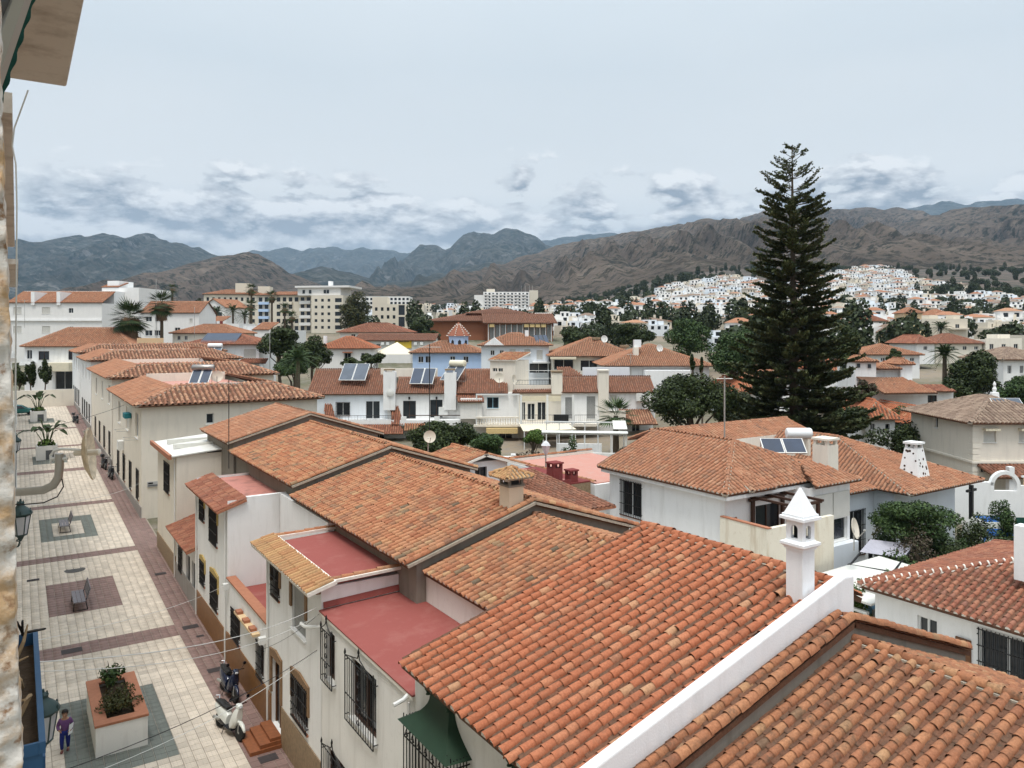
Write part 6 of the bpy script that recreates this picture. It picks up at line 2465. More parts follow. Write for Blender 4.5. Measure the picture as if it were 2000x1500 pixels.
mb.add(vs, [(i * 7 + j, (i + 1) * 7 + j, (i + 1) * 7 + j + 1, i * 7 + j + 1) for i in range(12) for j in range(6)])
mb.build('tarpaulin', BLUET, e, True)
for x in (.5, 3.2):
    MB(T).lathe((x, -.02, .33), [(.2, 0), (.33, .02), (.33, .2), (.2, .22)], 14, (0, 1, 0)).build('wheel', RUBBER, e, True)
MB(T).box((1.95, .05, .45), (4.0, 1.65, .95)).build('load_bed', WHITEP, e)

# cream two storey house with quoins, right border
F = Front('villa', 'cream two storey house with grey-brown hip roof and corner quoins at the right border', 'house', 1900, 2090, 828, 960, 55, 8.5, 0, CREAM)
F.win(1921, 842, 1945, 864, 'shutter').win(1990, 842, 2014, 864, 'shutter').win(1912, 905, 1934, 922, 'dark').win(1972, 907, 1994, 922, 'dark')
F.side('left', 3.5, 4.0, 4.0, 4.8, 'glass')
F.walls()
F.roof('hip', 1.55, T_GREYB, over=.55, p=.3, e=.4, seg=3)
q = MB(F.T)
for i in range(9):
    z = F.H - .5 - i * .42
    L = .55 if i % 2 else .4
    q.box((-.02, -.03, z), (L, -.001, z + .3))
    q.box((-.03, -.02, z), (-.001, L, z + .3))
tag(q.build('quoins', CREAM, F.h), kind='stuff')
bd = MB(F.T).box((-.12, -.14, F.H * .42), (F.W + .1, -.002, F.H * .42 + .16))
bd.box((-.14, -.001, F.H * .42), (-.002, F.D, F.H * .42 + .16))
bd.build('string_course', CREAM, F.h)
for u in (1933, 2002):
    F.box('window_canopy', u - 14, u + 14, 836, 840.5, -.45, -.002, AWN)
R = Roof(F.h, T_BROWN, .28, .38, 0, False, 3)
R.plane([(.3, -2.2, F.H * .40 - .55), (F.W, -2.2, F.H * .40 - .55), (F.W, -.01, F.H * .40), (.3, -.01, F.H * .40)], F.T)
R.finish('porch_roof')
for u in (1941, 1998):
    F.box('porch_pillar', u - 5, u + 5, 903, 960, -2.0, -1.6, WHITE)
MB(F.T).lathe((F.D / 2 + .0, F.D / 2, F.H + 1.7), [(.35, -.2), (.3, .25), (.1, .27), (.16, .5), (.08, .7), (.12, .85), (.03, 1.1)], 10).build('finial', WHITE, F.h)
heater('pair of grey solar panels on the grey-brown roof at the right border', rot_frame(at_d(1978, 806, 57), 0), None, SOLARG, 2.3, 1.6, slope_len=1.3)
gw = thing('garden_wall', 'white terrace wall with pierced balustrade and round arch below the cream house', 'wall', at_d(1950, 950, 50))
Tw = rot_frame(at_d(1860, 950, 50), -4)
ax_ = (1960 - 1860) * 50 / FPX
mb = MB(Tw)
mb.box((0, 0, -4.5), (ax_ - .75, .3, .3))
mb.box((ax_ + .75, 0, -4.5), (8, .3, .1))
mb.box((ax_ - .749, .002, -4.5), (ax_ + .749, .298, -.25))
mb.build('wall', WHITE, gw)
mb = MB(Tw)
prof = [(ax_ + .95 * math.cos(t), .1 + .95 * math.sin(t)) for t in np.linspace(0, math.pi, 13)]
pin = [(ax_ + .72 * math.cos(t), .1 + .72 * math.sin(t)) for t in np.linspace(0, math.pi, 13)]
for i in range(12):
    (x0, z0), (x1, z1), (x2, z2), (x3, z3) = prof[i], prof[i + 1], pin[i + 1], pin[i]
    mb.add([(x0, 0, z0), (x1, 0, z1), (x2, 0, z2), (x3, 0, z3), (x0, .3, z0), (x1, .3, z1), (x2, .3, z2), (x3, .3, z3)], [(0, 1, 2, 3), (7, 6, 5, 4), (0, 4, 5, 1), (2, 6, 7, 3)])
for s in (-1, 1):
    mb.box((ax_ + s * .835 - .12, .001, -4.5), (ax_ + s * .835 + .12, .299, .1))
mb.build('arch', WHITE, gw)
for i in range(6):
    x = ax_ + 1.2 + i * .42
    m = MB(Tw)
    m.box((x, .1, .102), (x + .08, .2, .62))
    m.box((x + .2, .1, .102), (x + .28, .2, .62))
    m.box((x, .101, .38), (x + .4, .199, .44))
    m.build('balustrade_block', OCHRE, gw)
MB(Tw).box((ax_ + 1.1, .05, .622), (8, .25, .72)).build('handrail', WHITE, gw)
gc = MB(Tw)
gc.box((.6, -1.6, -3.1), (2.3, -1.55, -1.5))
gc.box((3.1, -1.6, -3.0), (5.6, -1.55, -1.6))
tag(gc.build('shade_net', GREENC), 'dark green shade netting hung below the white terrace wall', 'netting')
po = thing('wooden_post', 'dark crossed post in front of the white terrace wall', 'post', at_d(1897, 990, 47))
q = at_d(1897, 990, 47)
MB().box((q.x - .1, q.y - .1, -.2), (q.x + .1, q.y + .1, q.z + 1.35)).build('post', IRON, po)
MB().box((q.x - .55, q.y - .06, q.z + .95), (q.x + .55, q.y + .06, q.z + 1.1)).build('crossbar', IRON, po)

# ------------------------------------------------------------------ yards right behind the old row
hM = thing('roof_hut', 'small white roof hut with tile cap and grey door behind the old row', 'hut', (18.2, 32, 0))
mb = MB()
near_wall(hM, mb, 30.8, 17.45, 19.7, 6.95, [(17.95, 18.6, 5.3, 6.7, 'dark', GATEB)], z0=0)
mb.quad((17.45, 33.6, 0), (17.45, 33.6, 6.95), (17.45, 30.8, 6.95), (17.45, 30.8, 0))
mb.quad((19.7, 30.8, 0), (19.7, 33.6, 0), (19.7, 33.6, 6.95), (19.7, 30.8, 6.95))
mb.quad((17.45, 30.8, 6.95), (19.7, 30.8, 6.95), (19.7, 33.6, 6.95), (17.45, 33.6, 6.95))
mb.build('wall', WHITE, hM)
R = Roof(hM, T_MIX, .25, .34, 0, False, 5, deck=MORTARW)
R.plane([(17.15, 33.8, 6.97), (17.15, 30.5, 6.97), (18.4, 30.5, 7.32), (18.4, 33.8, 7.32)])
R.plane([(20.6, 30.5, 6.65), (20.6, 33.8, 6.65), (18.4, 33.8, 7.32), (18.4, 30.5, 7.32)])
R.ridge((18.4, 30.5, 7.32), (18.4, 33.8, 7.32))
R.finish()
hN = thing('annexe', 'low annexe with brown flat-pitched tile roof behind the square chimney', 'house', (20, 30, 0))
MB().box((17.6, 26.9, -.3), (22.6, 30.7, 5.0)).build('wall', WHITE, hN)
R = Roof(hN, T_BROWN, .25, .3, 0, True, 4, deck=BRICKO)
R.plane([(17.5, 26.6, 5.1), (22.9, 26.6, 5.1), (22.9, 33.0, 5.75), (17.5, 33.0, 5.75)])
R.finish()
MB().box((22.6, 26.6, 5.0), (22.95, 33.1, 5.12)).build('verge_board', BRICKO, hN)
hQ = thing('annexe', 'block with dark red painted terrace and small dark red chimneys', 'house', (23.5, 35, 0))
MB().box((20.2, 32.6, -.3), (26.3, 37.8, 4.85)).build('wall', STONE, hQ)
MB().box((20.2, 32.6, 4.851), (26.3, 37.8, 4.93)).build('terrace', DARKRED, hQ)
MB().box((20.2, 32.55, 4.4), (24.9, 32.598, 5.15)).build('terrace_front', DARKRED, hQ)
mb = MB()
for i in range(5):
    mb.box((20.6 + i * 1.1, 33.2, 4.931), (20.85 + i * 1.1, 37.6, 4.97))
tag(mb.build('terrace_seams', TERRACE_OLD, hQ), kind='stuff')
for x, y, s in ((24.0, 32.9, .62), (25.0, 32.7, .5)):
    m = MB().box((x, y, 4.932), (x + s, y + s, 5.75 if s > .55 else 5.3))
    zt2 = 5.75 if s > .55 else 5.3
    for i in (0, 1):
        for j in (0, 1):
            m.box((x + i * (s - .14), y + j * (s - .14), zt2 + .001), (x + i * (s - .14) + .14, y + j * (s - .14) + .14, zt2 + .22))
    m.box((x - .05, y - .05, zt2 + .221), (x + s + .05, y + s + .05, zt2 + .3))
    m.build('chimney', DARKRED, hQ)
hR = thing('annexe', 'block with pale pink terrace beside the orange roofed villa', 'house', (30, 38, 0))
MB().box((26.6, 32.6, -.3), (33.5, 41.5, 4.65)).build('wall', WHITE, hR)
MB().box((26.8, 32.8, 4.651), (33.3, 41.2, 4.70)).build('terrace', PINK, hR)
MB().box((26.6, 41.25, 4.66), (33.5, 41.5, 4.83)).build('parapet', MORTARW, hR)
R = Roof(hR, T_MIX, .25, .36, 0, False, 4)
R.ridge((26.7, 41.4, 4.85), (33.4, 41.4, 4.86), mortar=False)
R.ridge((26.7, 32.7, 4.75), (26.72, 41.4, 4.76), mortar=False)
R.finish('edge_tiles')
e = thing('garden_wall', 'cream street wall with lattice of orange roof tiles behind the yards', 'wall', at_d(970, 905, 50))
Tw = rot_frame(at_d(930, 918, 50), 4)
MB(Tw).box((0, 0, -3.2), (2.3, .25, -.9)).build('wall', CREAM, e)
MB(Tw).box((2.301, -.02, -3.2), (2.6, .3, 1.0)).build('pillar', WHITE, e)
MB(Tw).box((2.601, 0, -3.2), (10.5, .25, .1)).build('wall', STAINW, e)
MB(Tw).box((-.1, -.05, .68), (2.3, .3, .85)).build('coping', WHITE, e)
lt = MB(Tw)
for i in range(9):
    for j in range(6):
        if True:
            lt.box((.02 + i * .25 + (.125 if j % 2 else 0), .06, -.88 + j * .26), (.02 + i * .25 + .15 + (.125 if j % 2 else 0), .2, -.88 + j * .26 + .2))
tag(lt.build('tile_lattice', T_SOOT, e), kind='stuff')
e = thing('street_lamp', 'slim street lamp with white lantern head behind the square chimney', 'lamp', at_d(1066, 945, 46))
q = at_d(1066, 945, 46)
MB().tube([(q.x, q.y, 0), (q.x, q.y, q.z + 1.8)], [.07, .045], 8).build('post', METALG, e)
MB().lathe((q.x, q.y, q.z + 1.8), [(.12, 0), (.28, .5), (.32, .52), (.2, .68), (.05, .8)], 6).build('lantern', LGLASS, e)

# dish on its own pole over the old roofs, aerial masts
dish(None, at_d(839, 853, 36), (-.3, -1, .2), .29, DISHM, tuple(at_d(836, 905, 36)), label='round cream dish on a pole over the old roofs, in front of the dark trees')


def mast(label, u, v0, v1, d, r=.02, yagi=True, name='aerial_mast'):
    a, b = at_d(u, v1, d), at_d(u, v0, d)
    e = thing(name, label, 'aerial', a)
    MB().tube([a, b], r, 5).build('pole', METALG if d > 40 else IRON, e)
    if yagi:
        m = MB()
        c = b - Vector((0, 0, .15))
        m.tube([c - RV * .5, c + RV * .5], r * .6, 4)
        for k in range(6):
            q = c + RV * (-.45 + k * .18)
            m.tube([q - FV * .25 - RV * .1, q + FV * .25 + RV * .1], r * .4, 4)
        m.build('antenna', METALG, e)
    return e


mast('thin dark mast standing by the faded terrace of the tower house', 447, 742, 915, 36, .02)
mast('tall dark mast in front of the townhouses', 839, 672, 845, 37, .022)
mast('tall grey pole with crossarms left of the big conifer', 1415, 735, 855, 48, .05)
mast('slim mast by the left palm trees', 305, 545, 665, 150, .05, False)
mast('slim aerial over the white apartments at left', 48, 585, 640, 150, .04)
mast('slim mast among the mid left roofs', 380, 600, 660, 120, .04, False)
mast('tall thin pole left of the round dark trees', 527, 650, 735, 100, .05, False)
mast('thin mast over the orange hip roofs', 1232, 690, 735, 100, .035)

# ------------------------------------------------------------------ row of townhouses across the middle
dT = 85
K = dT / FPX


def brown_roof(F, u0, u1, v_e, v_r, dep, over=.3, mat=None):
    """shed-like front slope seen from the picture side plus a back slope"""
    R = Roof(F.h, mat or T_BROWN, .25, .34, 0, False, 3)
    x0, x1 = (u0 - F.u0) * F.kx, (u1 - F.u0) * F.kx
    ze = (F.vb - v_e) * F.k
    dz = dT_rise(F, v_e, v_r, dep)
    R.plane([(x0, -over, ze), (x1, -over, ze), (x1, dep, ze + dz), (x0, dep, ze + dz)], F.T)
    R.plane([(x1, dep * 2, ze), (x0, dep * 2, ze), (x0, dep, ze + dz), (x1, dep, ze + dz)], F.T)
    R.ridge((x0, dep, ze + dz), (x1, dep, ze + dz), F.T)
    R.finish()
    for x in (x0 + .25, x1 - .25):
        g = MB(F.T)
        g.add([(x - .1, 0, ze - .6), (x - .1, dep * 2 - .2, ze - .6), (x - .1, dep, ze + dz - .12), (x + .1, 0, ze - .6), (x + .1, dep * 2 - .2, ze - .6), (x + .1, dep, ze + dz - .12)], [(0, 2, 1), (3, 4, 5), (0, 3, 5, 2), (1, 2, 5, 4)])
        g.build('gable_wall', F.wallmat, F.h)


def dT_rise(F, v_e, v_r, dep):
    d0 = F.k * FPX
    # height that puts the ridge on row v_r at distance d0 + dep
    return ((HV - v_r) * (d0 + dep) - (HV - v_e) * d0) / FPX


F = Front('townhouse', 'white townhouse with brown roof and grey solar panels, left end of the middle row', 'house', 606, 757, 770, 872, dT, 9, 1.5, WHITE2, 'townhouses in the middle row')
F.win(656, 786, 683, 812, 'grille').win(714, 784, 741, 818, 'dark').win(770 - 40, 848, 775 - 25, 868, 'dark').win(640, 848, 660, 868, 'glass')
F.walls()
brown_roof(F, 600, 757, 770, 722, 4.2)
F.box('balcony', 668, 772, 818, 826, -1.5, -.01, WHITE)
railing(F.h, F.pt(668, 818, -1.45), F.pt(770, 818, -1.45), .5, .16)
for u in (634, 762):
    R = Roof(F.h, T_DARK, .25, .34, 0, False, 3)
    R.plane([F.pt(u + 6, 826, -1.7), F.pt(u + 30, 826, -1.7), F.pt(u + 14, 790, -.02), F.pt(u, 790, -.02)])
    R.finish('wing_roof')
R = Roof(F.h, T_DARK, .25, .34, 0, False, 3)
R.plane([F.pt(690, 842, -2.6), F.pt(792, 842, -2.6), F.pt(786, 826.5, -1.5), F.pt(682, 826.5, -1.5)])
R.finish('porch_roof')
mb = MB(F.T)
xg = (582 - F.u0) * F.kx
mb.add([(-.3, .0, F.H - 3.2), (-.3, 9, F.H - 3.2), (-.3, 9, F.H), (-.3, 4.2, F.H + 2.4), (-.3, 0, F.H), (0, .0, F.H - 3.2), (0, 9, F.H - 3.2), (0, 9, F.H), (0, 4.2, F.H + 2.4), (0, 0, F.H)],
       [(0, 4, 3, 2, 1), (5, 6, 7, 8, 9), (4, 9, 8, 3), (3, 8, 7, 2), (0, 5, 9, 4)])
mb.build('party_wall', WHITE, F.h)
heater('large grey solar panels propped on the brown roof at the left end of the townhouses', rot_frame(at_d(687, 745, dT + 1), -6), None, SOLARG, 3.1, 2.0, slope_len=2.7)

F = Front('townhouse', 'white townhouse between two square chimneys, with blue solar panels', 'house', 757, 893, 768, 872, dT, 9, 1.5, WHITE, 'townhouses in the middle row')
F.win(787, 783, 812, 818, 'dark', WOODD).win(840, 781, 864, 816, 'dark', WOODD).win(795, 850, 815, 872, 'glass')
F.walls()
brown_roof(F, 772, 893, 768, 738, 3.0)
F.box('chimney', 750, 773, 726, 800, -.6, .6, WHITE)
F.box('chimney', 868, 891, 728, 800, -.6, .6, WHITE)
for u in (751, 869):
    F.box('chimney_cap', u, u + 20, 720.5, 723, -.5, .5, STONE)
    for du in (0, 16):
        F.box('cap_post', u + du, u + du + 3, 723.2, 728, -.4, .4, WHITE)
F.box('rear_parapet', 735, 850, 722, 740, 3.4, 3.7, CREAM)
F.box('balcony', 784, 900, 818, 828, -1.5, -.01, WHITE)
F.box('handrail', 800, 900, 808, 809.5, -1.5, -1.42, WOODD)
for u in (786, 850):
    F.box('balcony_pier', u, u + 10, 811, 818, -1.5, -1.2, WHITE)
F.box('air_conditioner', 857, 875, 795, 812, -.5, -.02, PVC)
R = Roof(F.h, T_MIX, .25, .34, 0, False, 3)
R.plane([F.pt(793, 836, -2.3), F.pt(838, 836, -2.3), F.pt(838, 824, -1.52), F.pt(793, 824, -1.52)])
R.finish('porch_roof')
for u in (797, 850):
    F.box('wall_lantern', u + 1, u + 4, 775, 780, -.3, -.02, IRON)
MB().lathe(F.pt(764, 766, -.7), [(.05, -.05), (.4, 0), (.42, .04), (.1, .1)], 16, FV * -1).build('satellite_dish', DISHW, F.h)
heater('blue solar panels leaning on the second townhouse roof', rot_frame(at_d(822, 752, dT + .5), -8), None, SOLAR, 2.7, 2.0, slope_len=2.5)
heater('cream tank with grey panels on the third townhouse roof', rot_frame(at_d(876, 745, dT + .8), -30), simple('cream_tank', (.72, .66, .50), rough=.4), SOLARG, 2.4, 2.0, tank_r=.4, slope_len=2.3)

F = Front('townhouse', 'cream townhouse with stair tower on its roof and baluster balcony', 'house', 893, 1012, 768, 876, dT, 9, 1.5, WHITE, 'townhouses in the middle row')
F.win(951, 776, 974, 798, 'glass', simple('sky_blue_frame', (.25, .42, .52), rough=.5)).win(975, 846, 1000, 874, 'dark')
F.walls()
brown_roof(F, 893, 992, 768, 722, 4.2)
F.box('side_block', 900, 942, 776, 815, -1.6, -.02, OLDWHITE)
R = Roof(F.h, T_DARK, .25, .34, 0, False, 3)
R.plane([F.pt(896, 782, -1.9), F.pt(946, 782, -1.9), F.pt(942, 770.5, -.02), F.pt(890, 770.5, -.02)])
R.finish('side_roof')
F.box('balcony', 925, 1012, 826, 830, -1.8, -.01, CREAM)
for i in range(16):
    MB().lathe(F.pt(934 + i * 4.8, 826, -1.6), [(.05, 0), (.09, .12), (.05, .3), (.08, .5), (.05, .66)], 6).build('baluster', CREAM, F.h)
F.box('handrail', 930, 1012, 811, 814, -1.75, -1.45, CREAM)
F.box('striped_awning', 950, 1010, 832, 842, -2.3, -1.6, AWNY)
mb = MB(F.T)
for u in (1012 - 2, 930):
    x = (u - F.u0) * F.kx
    mb.box((x, -1.7, F.H - 3.4), (x + .14, -1.56, F.H - .1))
mb.box(((930 - F.u0) * F.kx, -1.71, F.H - .1), ((1014 - F.u0) * F.kx, -1.55, F.H + .05))
mb.build('white_frame', FRAMEW, F.h)
# stair tower
tw = Front('stair_tower', 'cream stair tower with small tiled cap above the townhouse row', 'tower', 957, 1006, 704, 770, dT + 2.5, 4.0, -24, CREAM)
tw.win(962, 719, 971, 725, 'dark').win(973, 719, 982, 725, 'dark')
tw.walls()
R = Roof(tw.h, T_MIX, .3, .4, 0, False, 4, deck=MORTARW)
rect_roof(R, tw.T, -.2, tw.W + .2, -.2, 4.2, tw.H + .05, .8, 'shed')
R.finish()
MB(tw.T).add([(-.02, -.1, tw.H), (-.02, 4.1, tw.H), (-.02, 4.1, tw.H + .9), (.15, -.1, tw.H), (.15, 4.1, tw.H), (.15, 4.1, tw.H + .9)], [(0, 2, 1), (3, 4, 5), (0, 3, 5, 2)]).build('gable_wall', CREAM, tw.h)
tb = thing('roof_terrace', 'cream roof terrace with thin railing right of the stair tower', 'terrace', at_d(1040, 765, dT))
Tt = rot_frame(at_d(1003, 760, dT + .5), 1.5)
m = MB(Tt).box((0, 0, -1.0), (4.2, .2, .45))
m.box((0, .2, -1.0), (4.2, 5, -.5))
m.build('parapet', CREAM, tb)
railing(tb, Tt @ Vector((0, .1, .45)), Tt @ Vector((4.2, .1, .45)), .55, .3)
railing(tb, Tt @ Vector((0, 3.5, .9)), Tt @ Vector((4.6, 3.5, .9)), 1.0, .9, PVC)
for j, (u, v, r) in enumerate(((975, 738, .55), (1003, 742, .6))):
    dish(None, at_d(u, v, dT - .5), (.6 if j else -.5, -1, .2), r, DISHM, tuple(at_d(u, v + 20, dT - .5)), label=['cream dish on the left side of the stair tower foot', 'large grey-cream dish on the terrace corner'][j])

F = Front('townhouse', 'townhouse with deep shaded veranda and rolled blinds in the middle row', 'house', 1012, 1096, 766, 880, dT, 9, 1.5, CREAM, 'townhouses in the middle row')
F.win(1018, 786, 1026, 820, 'dark').win(1050, 786, 1066, 820, 'dark').win(1030, 788, 1045, 820, 'glass')
F.walls()
R = Roof(F.h, T_BROWN, .25, .34, 0, False, 3)
R.plane([F.pt(1000, 767, -.3), F.pt(1082, 766, -.3), F.pt(1070, 757, 1.2), F.pt(1005, 757, 1.2)])
R.finish('front_roof')
F.box('blind', 1017, 1092, 770, 780, -2.4, -2.35, AWN)
F.box('veranda_floor', 1012, 1170, 823, 828, -2.6, -.01, CREAM)
railing(F.h, F.pt(1018, 822.5, -2.5), F.pt(1115, 822.5, -2.5), .95, .18)
for u in (1014, 1064, 1113):
    F.box('veranda_post', u, u + 4, 768, 823, -2.55, -2.35, FRAMEW)
F.box('veranda_sofa', 1080, 1108, 808, 820, -1.6, -.8, RUBBER)
F.box('chimney', 1077, 1098, 728, 770, -.4, .8, CREAM)
F.box('chimney_cap', 1076, 1099, 724, 727, -.5, .9, STONE)
F = Front('townhouse', 'right end townhouse with big white dish and air conditioner on its wall', 'house', 1096, 1276, 766, 880, dT, 9, 1.5, WHITE, 'townhouses in the middle row')
F.win(1146, 774, 1163, 818, 'grey').win(1192, 772, 1206, 792, 'shutter').win(1104, 776, 1120, 818, 'grey')
F.win(1235, 830, 1250, 855, 'dark')
F.walls()
brown_roof(F, 1096, 1281, 766, 736, 2.8)
R = Roof(F.h, T_BROWN, .25, .34, 0, False, 3)
R.plane([F.pt(1096, 746, 2.9), F.pt(1160, 746, 2.9), F.pt(1125, 722, 6), F.pt(1096, 722, 6)])
R.finish('upper_roof')
F.box('chimney', 1168, 1188, 726, 800, -.5, .6, CREAM)
F.box('chimney_cap', 1167, 1189, 722, 725, -.6, .7, CREAM)
F.box('rear_parapet', 1145, 1240, 720, 738, 3.2, 3.5, WHITE2)
F.box('veranda_wall', 1165, 1215, 798, 822, -2.5, -2.3, CREAM)
railing(F.h, F.pt(1118, 822.5, -2.5), F.pt(1160, 822.5, -2.5), .95, .2)
R = Roof(F.h, T_SOOT, .27, .36, 0, False, 3)
R.plane([F.pt(1200, 823, -3), F.pt(1275, 823, -3), F.pt(1268, 800, -.02), F.pt(1208, 800, -.02)])
R.finish('porch_roof')
F.box('air_conditioner', 1242, 1258, 768, 783, -.5, -.02, PVC)
dish(None, F.pt(1264, 773, -.9), (.2, -1, .2), .62, DISHW, tuple(F.pt(1264, 790, -.5)), label='big white dish on the right end townhouse wall')
MB(F.T).box((F.W, -.2, F.H - 3), (F.W + .2, 9, F.H + .3)).build('party_wall', WHITE, F.h)

# white carport frames and awnings in front of the row
e = thing('carport', 'long white metal canopy frame over a courtyard in front of the townhouses', 'carport', at_d(1130, 890, 66))
Tc = rot_frame(at_d(1060, 893, 66), -6)
m = MB(Tc)
Wc = 160 * 66 / FPX
for x in np.linspace(0, Wc, 7):
    m.box((x, 0, -.6), (x + .09, .09, 2.0))
    m.box((x, 4.5, -.6), (x + .09, 4.59, 2.5))
m.box((-.1, -.05, 2.0), (Wc + .15, .15, 2.15))
m.box((-.1, 4.45, 2.5), (Wc + .15, 4.65, 2.6))
m.build('frame', FRAMEW, e)
m = MB(Tc)
m.slab([(-.1, -.2, 2.18), (Wc + .2, -.2, 2.18), (Wc + .2, .3, 2.3), (-.1, .3, 2.3)], .05)
m.slab([(Wc - 1.0, .9, 2.42), (Wc + .2, .9, 2.42), (Wc + .2, 4.7, 2.72), (Wc - 1.0, 4.7, 2.72)], .05)
m.build('canopy', CORRW, e)
MB(Tc).box((1.5, -.4, -1.8), (Wc + .2, -.15, .5)).build('courtyard_wall', OLDWHITE, e)
MB(Tc).box((1.2, 1.5, -1.0), (Wc - 2.0, 1.7, 1.0)).build('inner_wall', WHITE, e)
e = thing('awning', 'cream cloth awning stretched below the shaded veranda', 'awning', at_d(1080, 835, 80))
m = MB()
m.slab([at_d(1022, 842, 78), at_d(1126, 838, 78), at_d(1110, 828, 82), at_d(1015, 829, 82)], .05)
m.build('cloth', AWN, e)
m = MB()
for u in (1024, 1124):
    q = at_d(u, 841, 78)
    m.tube([q, (q.x, q.y, 0)], .05, 5)
m.build('post', FRAMEW, e)

# ------------------------------------------------------------------ trees
def gz_at(p):
    return ground_z(p[0], p[1])


def tree(label, u, v, ru, rv, d, n, leaf, mat, k=16, seed=0, name='tree', group=None, trunk=True, vbase=None, depth=None, cat='tree'):
    """broadleaf tree: crown centre and radii in pixels at distance d"""
    random.seed(seed * 17 + 3)
    q = d / FPX
    c = at_d(u, v, d)
    base = Vector((c.x, c.y, ground_z(c.x, c.y) - .1 if vbase is None else at_d(u, vbase, d).z))
    rx, rz = ru * q, rv * q
    low = name in ('hedge', 'garden_shrub', 'agave') or any(w in label for w in ('shrub', 'bush', 'creeper', 'plant ', 'plant with'))
    if low:                       # foliage that reaches down to the ground
        if name == 'tree':
            name = cat = 'bush'
        top_z = c.z + rz
        g_z = min(base.z, top_z - .5)
        if top_z - g_z < 5:
            c.z, rz = (top_z + g_z) / 2, (top_z - g_z) / 2
    e = thing(name, label, cat, base, group)
    ry = rx if depth is None else depth
    mb = MB()
    tr = max(.12, rx * .09)
    top = c - Vector((0, 0, rz * .2))
    limb(mb, base, top, tr, tr * .6, .1, 6)
    bl = []
    for i in range(k):
        w, el_ = random.uniform(0, 6.283), random.uniform(-.75, 1.0)
        cr = math.sqrt(max(0, 1 - el_ * el_))
        f = random.uniform(.52, .80)
        p = c + RV * (math.cos(w) * cr * rx * f) + FV * (math.sin(w) * cr * ry * f) + Vector((0, 0, el_ * rz * f))
        s = random.uniform(.26, .44)
        bl.append((p.x, p.y, p.z, rx * s, ry * s, rz * s * .85))
        if i < 9:
            limb(mb, base.lerp(top, random.uniform(.45, 1.0)), p, tr * .42, tr * .10, .25, 4)
    bl.append((c.x, c.y, c.z, rx * .5, ry * .5, rz * .5))
    mb.build('trunk', BARK, e)
    leaf_cloud('crown', bl, int(n * 1.9), leaf * .68, mat, e, seed=seed)
    return e


def araucaria(label, u, vtop, vbase, d):
    random.seed(99)
    base, top = at_d(u + 6, vbase, d), at_d(u + 2, vtop, d)
    base.z = ground_z(base.x, base.y)
    e = thing('araucaria_tree', label, 'tree', base)
    H = top.z - base.z
    MB().tube([base, base.lerp(top, .5), top], [.42, .26, .03], 10).build('trunk', BARK, e)
    prof = [(0, .35), (.025, .85), (.06, 1.5), (.09, 1.95), (.13, 2.35), (.19, 2.6), (.33, 2.9), (.45, 3.4), (.53, 3.9), (.65, 4.7), (.75, 5.5), (.87, 6.4), (.95, 6.2), (1, 5.6)]
    t = 0.010
    br = MB()
    A = []
    while t < .985:
        z = top.z - H * t
        R_ = lerp_table(prof, t)
        nb = 6 if t < .08 else (7 if t < .2 else (8 if t < .5 else 10))
        off = random.uniform(0, 6.28)
        for b in range(nb):
            a = off + 2 * math.pi * (b + random.uniform(-.2, .2)) / nb
            L = R_ * random.uniform(.62, 1.14)
            rise = .50 if t < .16 else (.30 if t < .32 else .13 - .08 * t)
            dirv = Vector((math.cos(a), math.sin(a), 0))
            p0 = Vector((base.x + (top.x - base.x) * (1 - t), base.y + (top.y - base.y) * (1 - t), z + random.gauss(0, .20)))
            rise += random.gauss(0, .05)
            pts = []
            for i in range(6):
                s = i / 5
                sag = -.09 * L * math.sin(math.pi * s) * (1 if t > .25 else .2)
                pts.append(p0 + dirv * (L * s) + Vector((0, 0, rise * L * s ** 1.6 + sag)))
            br.tube(pts, [.022 + .05 * t * (1 - i / 5.5) for i in range(6)], 4, False)
            side = dirv.cross(Vector((0, 0, 1)))
            # plumes: side twigs carrying cords of needles, crowded on the outer part of the branch
            s0 = .55 if t < .10 else (.42 if t < .18 else .24)
            npl = max(4, int(L * (1 - s0) * (9.5 if t < .16 else 11.5)))
            for i in range(npl):
                s = s0 + (1.02 - s0) * (i + random.random()) / npl
                k = min(4.999, s * 5)
                j = int(k)
                q = pts[j].lerp(pts[j + 1], k - j)
                for sg in (-1, 1):
                    tl = (.26 + .44 * math.sin(math.pi * min(1, s * .80 + .12))) * min(1.0, .42 + L * .13) * random.uniform(.65, 1.25)
                    dv = (side * sg * .70 + dirv * .70 + Vector((0, 0, .34 + random.gauss(0, .14)))).normalized()
                    for m in range(4):
                        f = (m + .5) / 4
                        o = q + dv * tl * f + Vector((random.gauss(0, .03), random.gauss(0, .03), .05 * f + random.gauss(0, .035)))
                        w = dv.cross(Vector((random.gauss(0, 1), random.gauss(0, 1), random.gauss(0, 1)))).normalized()
                        A.append(frame3(o, dv * tl * .46, w * (.15 if t < .16 else .22), dv.cross(w) * .16))
        t += (.032 if t < .16 else .0215) * random.uniform(.85, 1.15)
    br.build('branches', BARK, e)
    tv = [(-.5, 0, 0), (-.1, -.5, .16), (.62, 0, .05), (-.1, .5, .16)]
    stamp('needles', tv, [(0, 1, 2, 3)], A, L_PINE, e)
    return e


araucaria('towering araucaria conifer with tiered branches right of centre', 1545, 286, 875, 62)

